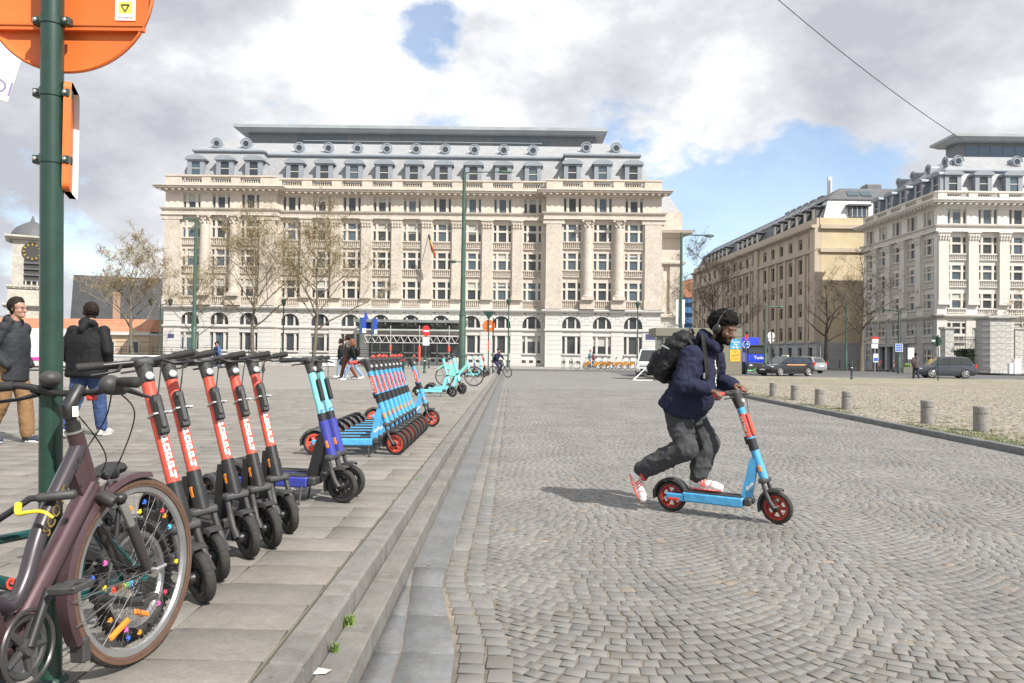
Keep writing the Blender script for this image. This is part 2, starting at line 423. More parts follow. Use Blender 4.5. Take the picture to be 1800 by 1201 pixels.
for i in range(6):
    a, b = yy[i]+0.003, yy[i+1]-0.003
    for s in (0, 1):
        m0 = lambda q: XC+0.002+(-0.5-XC)*min(1, max(0, (5.2-q)/1.6))
        if s == 0: P = [(XC, a), (m0(a)-0.008, a), (m0(b)-0.008, b), (XC, b)]
        else: P = [(m0(a), a), (xF(a)-0.01, a), (xF(b)-0.01, b), (m0(b), b)]
        mb = MB(); n = 4
        q = np.array([P]); tn = tones(1, 0.04)
        me = cells_mesh('gutter_slab', q, 0.0, 0.004, 0.06, 0.02, tn, M_blue); link('gutter_slab', me, kerb)
# ---- setts in segmental arcs
Q = []; 
Rr, PITCH = 1.19, 0.086
na = 21; half = PI/4
def quad_at(cx, cy, w, d, a, jit=0.006):
    c, s = math.cos(a), math.sin(a); o = []
    for sx, sy in ((-1,-1),(1,-1),(1,1),(-1,1)):
        x = sx*w/2+random.uniform(-jit, jit); yv = sy*d/2+random.uniform(-jit, jit)
        o.append((cx+x*c-yv*s, cy+x*s+yv*c))
    return o
YMAX = 32
for col in range(-1, 6):
    xc = 0.66+1.69*col
    y = 0.9
    dlt = lambda bnd, yy: 0.085*noise.noise(Vector((bnd*3.1, yy*2.3, 4.0)))+0.03*noise.noise(Vector((bnd*5.0, yy*9.0, 1.0)))
    while y < YMAX:
        yb_ = y+Rr*(1-math.cos(half))
        lo = math.asin(max(-.82, min(.82, (-0.845+dlt(xc-.845, yb_))/Rr))); hi = math.asin(max(-.82, min(.82, (0.845+dlt(xc+.845, yb_))/Rr)))
        th = lo
        while th < hi-0.02:
            dth = 2*half/na*random.uniform(0.8, 1.22)
            if hi-th-dth < 0.04: dth = hi-th
            a = th+dth/2
            X = xc+Rr*math.sin(a); Yv = y+Rr*(1-math.cos(a))
            if X > xF(Yv)+0.27 and X < 7.62 and abs(X) < 0.70*Yv+0.9:
                Q.append(quad_at(X, Yv, Rr*dth-0.0065, PITCH*math.cos(a)**0.9-0.0055, a))
            th += dth
        y += PITCH
# two straight rows beside the gutter, three along the right kerb
for r in range(2):
    y = 1.5+random.random()*.1
    while y < YMAX:
        L = random.uniform(0.10, 0.16)
        x = xF(y)+0.068+0.128*r
        Q.append(quad_at(x, y+L/2, 0.118, L-0.010, 0.0)); y += L
def xK(y): return 7.62+0.026*(y-11)   # right kerb face
for r in range(3):
    y = 9
    while y < YMAX:
        L = random.uniform(0.11, 0.17); Q.append(quad_at(xK(y)-0.07-0.115*r, y+L/2, 0.106, L-0.01, -0.026)); y += L
Q = np.array(Q); C = Q.mean(axis=1)
dist = np.hypot(C[:, 0], C[:, 1])
vis = (np.abs(C[:, 0]) < 0.667*C[:, 1]+0.02) & (C[:, 1] > 3.30)
order = np.argsort(np.where(vis, dist, 1e9))[:290]
keep = np.ones(len(Q), bool); keep[order] = False
Qk = Q[keep]; n = len(Qk)
tilt = rng.normal(0, 0.0011, (n, 4))
me = cells_mesh('setts', Qk, rng.normal(0, 0.0014, n), 0.0026, 0.018, 0.07, tones(n), M_sett, tilt)
stuff(link('setts', me, road))
var = []
for i in range(16):
    q = np.array([quad_at(0, 0, 1, 1, 0, 0.05)])
    var.append(cells_mesh('sett', q, 0.0, 0.0026, 0.018, 0.07, tones(1), M_sett, rng.normal(0, 0.0013, (1, 4))))
for i in order:
    q = Q[i]; c = q.mean(axis=0); e = (q[1]-q[0]+q[2]-q[3])/2; g = (q[3]-q[0]+q[2]-q[1])/2
    o = link('sett', var[i % 16], road, (c[0], c[1], random.uniform(-.002, .002)), math.atan2(e[1], e[0]))
    o.scale = (np.hypot(*e), np.hypot(*g), 1)
# ---- plaza slabs
plaza = struct(MB().box(-90, XA-0.002, -12, 62, -0.09, 0.213).build('plaza', M_slabjoint))
M_farslab = brickmat('far_slabs', (0.215, 0.201, 0.182), (0.24, 0.224, 0.203), (0.155, 0.143, 0.126), 0.5, 0.33, 0.007, 0.8, axis='XY', bump=0.25, big=0.10)
sheet('far_plaza', -90, XA-0.002, 24, 62, 0.2165, M_farslab)
Q = []; y = 1.0; k = 0
while y < 24.3:
    d = random.choice((0.32, 0.33, 0.335)); x = XA-0.006
    xl = -0.70*y-1.4
    while x > xl:
        w = random.choice((0.34, 0.5, 0.5, 0.56, 0.66)) if x < XA-0.1 else random.choice((0.25, 0.5, 0.62))
        j = 0.0022
        Q.append([(x-w+.004+random.uniform(-j,j), y+.003), (x-.004, y+.003), (x-.004+random.uniform(-j,j), y+d-.003), (x-w+.004, y+d-.003)])
        x -= w
    y += d
Q = np.array(Q); C = Q.mean(axis=1); dist = np.hypot(C[:, 0], C[:, 1]); vis = (np.abs(C[:, 0]) < 0.70*C[:, 1]) & (C[:, 1] > 2.5)
order = np.argsort(np.where(vis, dist, 1e9))[:290]; keep = np.ones(len(Q), bool); keep[order] = False
Qk = Q[keep]; n = len(Qk)
stuff(link('paving_slabs', cells_mesh('paving_slabs', Qk, 0.22+rng.normal(0, 0.0012, n), 0.002, 0.02, 0.015, tones(n, 0.04, 0.012), M_slab), plaza))
var = []
for i in range(14):
    q = np.array([[(-.5,-.5),(.5,-.5),(.5,.5),(-.5,.5)]])
    var.append(cells_mesh('paving_slab', q, 0.0, 0.002, 0.02, 0.015, tones(1, 0.04, 0.012), M_slab))
for i in order:
    q = Q[i]; c = q.mean(axis=0)
    o = link('paving_slab', var[random.randrange(14)], plaza, (c[0], c[1], 0.22+random.uniform(-.0015, .0015)))
    o.scale = (q[1, 0]-q[0, 0], q[3, 1]-q[0, 1], 1)
# ---- traffic island on the right
M_isl = mat('island_bed', (0.225, 0.20, 0.145), 0.95, col2=(0.265, 0.242, 0.188), scale=1.2, wstain=.2, wscale=.3, dirt=0.2, bump=0.4, bscale=40)
M_sett2 = mat('island_sett', (0.255, 0.23, 0.185), 0.8, var=0.12, scale=6, attr='tone', dirt=0.15, bump=0.3, bscale=50)
isl = struct(MB().prism([(0,0)]*0 or [(xK(8)+.13, 8), (60, 8), (75, 49.6), (9.0, 53.2), (xK(40)+.13, 40)], -0.09, 0.09, Matrix(((1,0,0,0),(0,0,1,0),(0,1,0,0),(0,0,0,1)))).build('island', M_isl))
kisl = struct(MB().box(7.7, 7.72, 8, 9, -.09, 0.0).build('island_kerb', M_kerb))
kim = MB().bbox(0, 0.13, 0, 0.993, -0.05, 0.105, 0.012).mesh('kerb_stone', M_blue)
for i in range(32): link('kerb_stone', kim, kisl, (xK(8.5+i), 8.5+i, random.uniform(-.004, .004)), -0.026)
px, py, pa = xK(40.5), 40.5, 0.0
for i in range(14):
    link('kerb_stone', kim, kisl, (px, py, 0), -0.03); px += 0.03; py += 1.0
Q = []; y = 10.0
while y < 34:
    x = xK(y)+0.19+random.uniform(0, .08)
    while x < 0.71*y+0.6:
        w = random.uniform(0.11, 0.17); Q.append(quad_at(x+w/2, y+.06, w-.016, 0.105, 0.0, 0.008)); x += w
    y += 0.122
Q = np.array(Q); n = len(Q)
stuff(link('island_setts', cells_mesh('island_setts', Q, 0.098+rng.normal(0, .003, n), 0.007, 0.015, 0.15, tones(n, .12, .04), M_sett2, rng.normal(0, .003, (n, 4))), isl))
# grass in joints: blades gathered in tufts
M_grass = mat('grass', (0.085, 0.12, 0.028), 0.8, col2=(0.15, 0.18, 0.055), scale=3)
def tuft(mb, x, y, z, r, n, h):
    for i in range(n):
        a = random.uniform(0, 2*PI); q = r*math.sqrt(random.random()); bx, by = x+q*math.cos(a), y+q*math.sin(a)
        t = random.uniform(0, 2*PI); hh = h*random.uniform(.4, 1.1); w = 0.0035; l = random.uniform(.2, .8)*hh
        dx, dy = math.cos(t), math.sin(t)
        mb.add([(bx-dy*w, by+dx*w, z), (bx+dy*w, by-dx*w, z), (bx+dx*l*.4+dy*w*.7, by+dy*l*.4-dx*w*.7, z+hh*.6), (bx+dx*l*.4-dy*w*.7, by+dy*l*.4+dx*w*.7, z+hh*.6), (bx+dx*l, by+dy*l, z+hh)], [(0,1,2,3), (3,2,4)])
mb = MB()
for i in range(1900):
    yv = 11+ (random.random()**1.6)*24; x = xK(yv)+0.2+abs(random.gauss(0, 1))*1.3
    if random.random() < .5: x = xK(yv)+0.17+random.random()**2*0.8
    if noise.noise(Vector((x*.45, yv*.3, 3))) > -0.04: tuft(mb, x, yv, .095, .08, 7, .048)
for k in range(4200):
    x = random.uniform(8.5, 38); yv = random.uniform(22, 51)
    if noise.noise(Vector((x*.16, yv*.14, 9))) > 0.02: tuft(mb, x, yv, .09, .12, 4, .05)
tg = [(1725,757),(1633,743),(1490,718)]
for u, v in tg:
    p = gp(u, v, .1)
    for k in range(14): tuft(mb, p.x+random.gauss(0,.14), p.y-0.1+random.gauss(0,.05), .095, .04, 9, .05)
stuff(tag(mb.build('grass', M_grass), 'short green weeds growing between the setts of the traffic island', 'grass'))
M_green = mat('weed_green', (0.10, 0.17, 0.025), 0.8, col2=(0.17, 0.25, 0.05), scale=5)
def weed(u, v, z, n, h, lab, r=.03, sy=1):
    p = gp(u, v, z); mb = MB()
    for k in range(n): tuft(mb, p.x+random.gauss(0, r*.4), p.y+random.gauss(0, r*1.3), z-.003, r*.5, 9, h)
    tag(mb.build('weed', M_green), lab, 'weed', 'weeds in the joints of the kerb')
weed(612, 1100, .112, 9, .055, 'largest green weed tuft in the joint below the kerb near the front', .022)
weed(589, 1143, .112, 5, .05, 'small green weed in the kerb joint just nearer than the large tuft', .015)
weed(733, 842, .222, 5, .012, 'flat patch of moss and weed on the pavement side of the kerb', .014)
# pavement in front of the buildings
M_pave = brickmat('far_pavement', (0.24, 0.23, 0.215), (0.27, 0.26, 0.245), (0.16, 0.15, 0.14), 0.4, 0.4, 0.01, 0.8, axis='XY', bump=0.2)
struct(MB().box(-60, 15.8, 64.2, 77.6, -0.09, 0.15).build('pavement', M_pave))
struct(MB().box(-60, 15.9, 64.0, 64.196, -0.09, 0.155).build('pavement_kerb', M_blue))
pl = [(38.2,165),(37.6,95),(38.6,86),(41,77),(45,69.5),(51,64),(60,60.5),(90,57.5),(90,165)]
XY = Matrix(((1,0,0,0),(0,0,1,0),(0,1,0,0),(0,0,0,1)))
struct(MB().prism(pl, -0.09, 0.14, XY).build('corner_pavement', M_pave))
kb = [(p[0]-0.25, p[1]-0.12) for p in pl[:-1]]
struct(MB().prism(kb+pl[:-1][::-1], -0.09, 0.146, XY).build('corner_kerb', M_blue))
M_line = mat('white_paint', (0.62, 0.61, 0.58), 0.7, var=.1, dirt=.3)
struct(MB().prism([(20,51.9),(60,50.6),(60,50.85),(20,52.15)], 0.002, 0.096, XY).build('island_edge', M_kerb))
for i in range(14):
    x = 14+i*4.4; struct(MB().quad((x,58.2-.07*i,.003),(x+2,58.2-.07*i-.02,.003),(x+2,58.32-.07*i-.02,.003),(x,58.32-.07*i,.003)).build('lane_marking', M_line))
# ================================================================ BUILDINGS
M_cream = brickmat('cream_stone', (0.55, 0.49, 0.42), (0.59, 0.525, 0.45), (0.50, 0.445, 0.38), 1.3, 0.55, 0.012, 0.85, bump=0.15, big=0.13)
M_trim = mat('cream_trim', (0.545, 0.49, 0.425), 0.85, var=.07, scale=1.2, dirt=.18, wstain=.1, wscale=.4, bump=.2, bscale=9)
M_base = mat('white_base_stone', (0.56, 0.55, 0.53), 0.85, var=.04, scale=.9, dirt=.05, wstain=.06, bump=.12, bscale=12)
M_bjoint = mat('base_joint', (0.27, 0.265, 0.255), 0.9)
M_slate = brickmat('roof_slate', (0.285, 0.29, 0.30), (0.33, 0.335, 0.345), (0.245, 0.25, 0.26), 0.42, 0.22, 0.012, 0.55, bump=0.5, big=0.08)
M_zinc = mat('zinc_trim', (0.25, 0.285, 0.325), 0.5, var=.07, scale=2, dirt=.08)
M_leadroof = mat('lead_grey', (0.30, 0.32, 0.34), 0.5, var=.06, scale=.6)
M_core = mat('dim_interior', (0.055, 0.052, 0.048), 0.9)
M_glass = mat('window_glass', (0.045, 0.05, 0.055), 0.08, var=.3, scale=.3, spec=0.6, rvar=.04)
M_glass2 = mat('window_glass_blue', (0.07, 0.10, 0.12), 0.05, var=.2, scale=.3, spec=0.8, rvar=.03)
M_hazeblind = mat('window_haze_blind', (0.42, 0.42, 0.38), 0.7, scale=.5)  # pale blinds added to lighten windows in place of sky reflection and haze
M_frame = mat('white_frame', (0.56, 0.52, 0.46), 0.7, var=.05)
def win_mesh(w, h, cols, rows, mul=0.2, tr=0.16, m=None, y0=0.08, y1=0.26):
    """stone mullions and transoms of one opening, origin at sill middle, y inward"""
    mb = MB(); x = -w/2; tot = w-mul*(len(cols)-1); sc = sum(cols)
    xs = []
    for i, c in enumerate(cols):
        a = x; x += tot*c/sc; xs.append((a, x))
        if i < len(cols)-1: mb.box(x, x+mul, y0, y1, 0.0, h); x += mul
    z = 0; tz = h-tr*(len(rows)-1); sr = sum(rows); zs = []
    for i, r in enumerate(rows):
        b = z; z += tz*r/sr; zs.append((b, z))
        if i < len(rows)-1:
            for (a, c) in xs: mb.box(a, c, y0+.01, y1-.01, z, z+tr)
            z += tr
    fr = 0.035; 
    for (a, c) in xs:
        for (b, d) in zs:
            mb.box(a, a+fr, y1-.07, y1-.02, b, d); mb.box(c-fr, c, y1-.07, y1-.02, b, d)
            mb.box(a+fr, c-fr, y1-.065, y1-.025, b, b+fr); mb.box(a+fr, c-fr, y1-.065, y1-.025, d-fr, d)
    me = mb.mesh('window', m or M_frame)
    pm = [MB().box(-w/2+.002, w/2-.002, y1-.05, y1-.035, .002, h-.002).mesh('pane', g) for g in (M_glass, M_glass2)]
    bl = [MB().box(-w/2+.02, w/2-.02, y1-.066, y1-.051, h*f_, h-.01).mesh('haze_blind', M_hazeblind) for f_ in (.45, .68, .8)]
    return me, pm, bl
def put_win(root, Fm, wm, x, z, y=0.0, blue=0.2):
    o = link('window', wm[0], root, M=Fm @ T(x, y, z))
    link('pane', wm[1][1 if random.random() < blue else 0], o)
    if random.random() < .30 and len(wm) > 2: link('haze_blind', wm[2][random.randrange(3)], o)
    return o
def balus_mesh(w, h, n, m, d=0.16, slim=1.0):
    mb = MB(); mb.box(-w/2, w/2, -d/2, d/2, h-0.12, h); mb.box(-w/2, w/2, -d/2, d/2, 0, 0.10)
    hh = h-0.22; r = min(w/n*0.33, .085)*slim
    for i in range(n):
        x = -w/2+(i+.5)*w/n
        mb.lathe([(r*.6, .10), (r, .10+hh*.3), (r*.5, .10+hh*.62), (r*.75, .10+hh)], 6, T(x, 0, 0), cap=False)
    return mb.mesh('balustrade', m)
def moulding(x0, x1, prof, m_ret=True):
    """band along x; prof = [(projection, z)...] outward is -y; returns a box-stack with mitred ends"""
    mb = MB(); n = len(prof)
    vs = []
    for (p, z) in prof: vs += [(x0-(p if m_ret else 0), -p, z), (x1+(p if m_ret else 0), -p, z), (x1+(p if m_ret else 0), .6, z), (x0-(p if m_ret else 0), .6, z)]
    fs = []
    for i in range(n-1):
        for j in range(4):
            k = (j+1) % 4; fs.append((i*4+j, i*4+k, (i+1)*4+k, (i+1)*4+j))
    fs.append((3,2,1,0)); fs.append(tuple((n-1)*4+j for j in range(4)))
    return mb.add(vs, fs)
def wall_grid(root, Fm, x0, x1, bays, w, rows, z0, z1, m, t=0.5, name='wall'):
    """piers between bays, spandrels between rows"""
    bays = sorted(bays); edges = [x0]+[e for b in bays for e in (b-w/2, b+w/2)]+[x1]
    for i in range(0, len(edges), 2):
        if edges[i+1]-edges[i] > 0.02: link('pier', MB().box(edges[i], edges[i+1], 0, t, z0, z1).mesh('pier', m), root, M=Fm)
    zs = [z0]+[e for r in sorted(rows) for e in r]+[z1]
    for i in range(0, len(zs), 2):
        if zs[i+1]-zs[i] < .02: continue
        me = MB().box(-w/2+.001, w/2-.001, 0.07, t-.01, zs[i], zs[i+1]).mesh('spandrel', m)
        for b in bays: link('spandrel', me, root, M=Fm @ T(b, 0, 0))
def column_mesh(h, r, m, half=False):
    mb = MB(); cap = 0.95
    mb.box(-r*1.25, r*1.25, -r*1.25, r*1.25, 0, .3)
    mb.lathe([(r*1.2, .3), (r*1.22, .4), (r*1.02, .5), (r, .55), (r*1.0, h*.35), (r*.9, h-cap)], 18)
    return mb.mesh('column', m, 40)
def capital_mesh(r, m):
    mb = MB(); h = .95
    mb.lathe([(r*.92, 0), (r*.98, .06), (r*.92, .1), (r*.95, .5), (r*1.2, .78)], 14)
    mb.box(-r*1.3, r*1.3, -r*1.3, r*1.3, .78, h)
    for t in range(2):
        for j in range(8):
            a = 2*PI*(j+.5*t)/8; mb.ell((r*1.04*math.cos(a), r*1.04*math.sin(a), .22+.27*t), (.09, .09, .16), 6, 4)
    for sx in (-1, 1):
        for sy in (-1, 1): mb.ell((sx*r*1.12, sy*r*1.12, .66), (.14, .14, .13), 6, 4)
    return mb.mesh('capital', m, 50)
def dormer_mesh(w=1.7, h=2.35, depth=1.9, ww=0.84, wh=1.58, m=None, wz=0.30):
    mb = MB(); z1 = wz+wh
    mb.box(-w/2, -ww/2, 0, .25, 0, h-.35); mb.box(ww/2, w/2, 0, .25, 0, h-.35)
    mb.box(-ww/2, ww/2, .02, .25, 0, wz)
    mb.prism([(-ww/2, h-.35), (-ww/2, z1-.14)]+[(-ww/2*math.cos(PI*i/8), z1-.14+.14*math.sin(PI*i/8)) for i in range(1, 8)]+[(ww/2, z1-.14), (ww/2, h-.35)], .01, .25)
    P = [(-w/2-.2, h-.35)]+[(-(w/2+.2)*math.cos(PI*i/10), h-.22+.34*math.sin(PI*i/10)) for i in range(0, 11)]+[(w/2+.2, h-.35)]
    mb.prism(P, -.18, depth+.2)
    mb.box(-w/2+.05, w/2-.05, .25, depth, 0, h-.36)
    return mb.mesh('dormer', m or M_zinc), [MB().box(-ww/2, ww/2, .1, .13, wz, z1).mesh('pane', g) for g in (M_glass, M_glass2)], MB().box(-ww/2, ww/2, .05, .09, wz+wh*.52, wz+wh*.52+.07).mesh('glazing_bar', M_frame)
def oculus_mesh(m=None):
    mb = MB(); r = .30
    mb.torus(r+.06, .10, 18, 6, T(0, 0, .5) @ RX(PI/2))
    P = [(-.42, 0), (.42, 0), (.42, .62)]+[(.55*math.cos(PI*i/8), .66+.42*math.sin(PI*i/8)) for i in range(0, 9)]+[(-.42, .62)]
    mb.prism([(-.42, 0), (.42, 0), (.42, .6)]+[(.42*math.cos(PI*i/8), .6+.38*math.sin(PI*i/8)) for i in range(1, 8)]+[(-.42, .6)], .0, 1.3)
    mb.torus(.56, .07, 12, 5, T(0, -.02, .52) @ RX(PI/2) @ Matrix.Identity(4), 1, 0, PI)
    return mb.mesh('oculus', m or M_zinc, 40), MB().lathe([(r, 0), (r, .01)], 16, T(0, -.03, .5) @ RX(PI/2)).mesh('pane', M_glass)
WIN = win_mesh(1.8, 1.72, (.2, .56, .2), (.62, .38)[::1], .21, .17)
def rows_facade(root, Fm, x0, x1, bays, w, L, m=None, trim=None, blue=.2, columns=(), pilasters=(), cap=True, balfirst=.82):
    """three window rows with balustrades, attic row, cornice, roof balustrade; L = dict of levels"""
    m = m or M_cream; trim = trim or M_trim
    rows = L['rows']; wall_grid(root, Fm, x0, x1, bays, w, rows, L['z0'], L['ent'], m)
    for (a, b) in rows:
        wm = win_mesh(w, b-a, (.2, .56, .2), (.62, .38), .21*w/1.8, .17)
        for x in bays: put_win(root, Fm, wm, x, a, .0, blue)
    for (a, b) in L['bals']:
        bm = balus_mesh(w, b-a, 9, trim, .14)
        for x in bays: link('balustrade', bm, root, M=Fm @ T(x, -.02, a))
    # attic
    a, b = L['attic']; wall_grid(root, Fm, x0, x1, bays, w*.98, [(a, b)], L['ent']+.75, L['cor'], m, .49)
    wm = win_mesh(w*.98, b-a, (.2, .5, .2), (1,), .23, .1)
    for x in bays: put_win(root, Fm, wm, x, a, .0, blue)
    e = L['ent']
    moulding(x0, x1, [(.28, e), (.30, e+.05), (.26, e+.12), (.26, e+.46), (.42, e+.56), (.46, e+.70), (.05, e+.75)]).xf
    link('entablature', moulding(x0, x1, [(.30, e), (.26, e+.12), (.26, e+.46), (.42, e+.56), (.46, e+.70), (.05, e+.75)]).mesh('entablature', trim), root, M=Fm)
    c = L['cor']
    link('cornice', moulding(x0, x1, [(.06, c), (.22, c+.12), (.24, c+.22), (.86, c+.30), (.92, c+.44), (1.0, c+.52), (.9, c+.58), (.25, c+.64)]).mesh('cornice', trim), root, M=Fm)
    mb = MB(); n = int((x1-x0+.6)/.62)
    for i in range(n+1):
        xx = x0-.25+(x1-x0+.5)*i/n; mb.box(xx-.12, xx+.12, -.78, -.2, c+.10, c+.29)
    stuff(link('modillions', mb.mesh('modillions', trim), root, M=Fm))
    p = L['par']; pb = c+.64
    link('parapet', MB().box(x0, x1, -.14, .3, pb, pb+.28).mesh('parapet', trim), root, M=Fm)
    link('coping', MB().box(x0-.03, x1+.03, -.2, .34, p-.14, p+.02).mesh('coping', trim), root, M=Fm)
    ed = [x0]+[q for b_ in sorted(bays) for q in (b_-w*.56, b_+w*.56)]+[x1]
    for i in range(0, len(ed), 2): link('parapet_pier', MB().box(ed[i], ed[i+1], -.13, .28, pb+.28, p-.14).mesh('parapet_pier', trim), root, M=Fm)
    bm = balus_mesh(w*1.12, p-.14-pb-.28, 9, trim, .2)
    for x in bays: link('balustrade', bm, root, M=Fm @ T(x, .08, pb+.28))
    h = e-L['z0']-.9
    if columns:
        cm = column_mesh(h, .5, trim); km = capital_mesh(.47, trim)
        for x in columns:
            o = link('column', cm, root, M=Fm @ T(x, -.22, L['z0']+.9)); link('capital', km, o, (0, 0, h-.95))
            link('pedestal', MB().box(-.75, .75, -.55, -.002, 0, .9).mesh('pedestal', trim), root, M=Fm @ T(x, 0, L['z0']))
    if pilasters:
        pm = MB().box(-.5, .5, -.26, -.002, 0, h-.95).box(-.58, .58, -.32, -.001, 0, .4).mesh('pilaster', trim)
        mb = MB(); mb.frus((-.5,.5,-.24,.1,0), (-.62,.62,-.42,.1,.8)); mb.box(-.68,.68,-.48,.1,.8,.94)
        for q in range(4):
            for t in range(2): mb.ell((-.42+.28*q, -.30-.06*t, .22+.28*t), (.12,.09,.17), 6, 4)
        km = mb.mesh('capital', trim)
        for x in pilasters:
            o = link('pilaster', pm, root, M=Fm @ T(x, 0, L['z0']+.9)); link('capital', km, o, (0, 0, h-.95))
def corner_pier(root, Fm, xa, xb, L, trim):
    e, z = L['ent'], L['z0']
    o = link('corner_pier', MB().box(xa, xb, -.28, -.001, z, e-.5).box(xa-.06, xb+.06, -.36, -.0005, z, z+.9).mesh('corner_pier', trim), root, M=Fm)
    link('capital', moulding(xa, xb, [(.28, e-.5), (.33, e-.46), (.30, e-.40), (.30, e-.16), (.42, e-.03)]).mesh('capital', trim), o)
def mansard(root, Fm, x0, x1, z0, z1, z2, back, s0=.9, s1=2.0, s2=5.2, hipL=True, hipR=True):
    h0 = lambda on, s: s if on else 0
    link('lower_roof', MB().frus((x0+h0(hipL,s0), x1-h0(hipR,s0), s0, back, z0), (x0+h0(hipL,s1), x1-h0(hipR,s1), s1, back, z1)).mesh('lower_roof', M_slate), root, M=Fm)
    link('roof_moulding', MB().bbox(x0+h0(hipL,s1)-.22, x1-h0(hipR,s1)+.22, s1-.25, back+.05, z1, z1+.32, .09).mesh('roof_moulding', M_zinc), root, M=Fm)
    link('upper_roof', MB().frus((x0+h0(hipL,s1)+.05, x1-h0(hipR,s1)-.05, s1+.05, back-.02, z1+.32), (x0+h0(hipL,s2), x1-h0(hipR,s2), s2, back-.02, z2)).mesh('upper_roof', M_slate), root, M=Fm)
DORM = dormer_mesh(); OCU = oculus_mesh()
def dormers(root, Fm, xs, z, y, blue=.3):
    for x in xs:
        o = link('dormer', DORM[0], root, M=Fm @ T(x, y, z)); link('pane', DORM[1][1 if random.random() < blue else 0], o); link('glazing_bar', DORM[2], o)
def oculi(root, Fm, xs, z, y):
    for x in xs: o = link('oculus', OCU[0], root, M=Fm @ T(x, y, z)); link('pane', OCU[1], o)
# ---------------------------------------------------------------- the long cream palace across the square
main = thing('office_building', 'long cream stone building with columns and grey mansard roof across the square', 'building', (-10, 77, 0))
ML = dict(z0=5.95, rows=[(6.87, 8.62), (9.92, 11.58), (12.77, 14.50)], bals=[(6.0, 6.85), (9.16, 9.9), (12.0, 12.75)], ent=14.98, attic=(15.72, 17.14), cor=17.28, par=19.0)
o0 = Vector((-10, 77, 0))
def fm(x, y): return T(x-o0.x, y-o0.y, 0)
LW = [-32.36, -29.41, -26.47]; CWb = [-22.6+3.07*i for i in range(9)]; RW = [5.93, 9.01, 12.13]
FW, FC = fm(0, 77), fm(0, 78)
rows_facade(main, FW, -35.0, -23.9, LW, 1.8, ML, columns=(-30.9, -27.95), blue=.3)
rows_facade(main, FW, 3.3, 14.9, RW, 1.8, ML, columns=(7.47, 10.57), blue=.3)
rows_facade(main, FC, -23.9, 3.3, CWb, 1.8, ML, pilasters=[(CWb[i]+CWb[i+1])/2 for i in range(8)], blue=.3)
for a, b in ((-35.0, -33.45), (-25.4, -23.9), (3.3, 4.85), (13.2, 14.9)): corner_pier(main, FW, a, b, ML, M_trim)
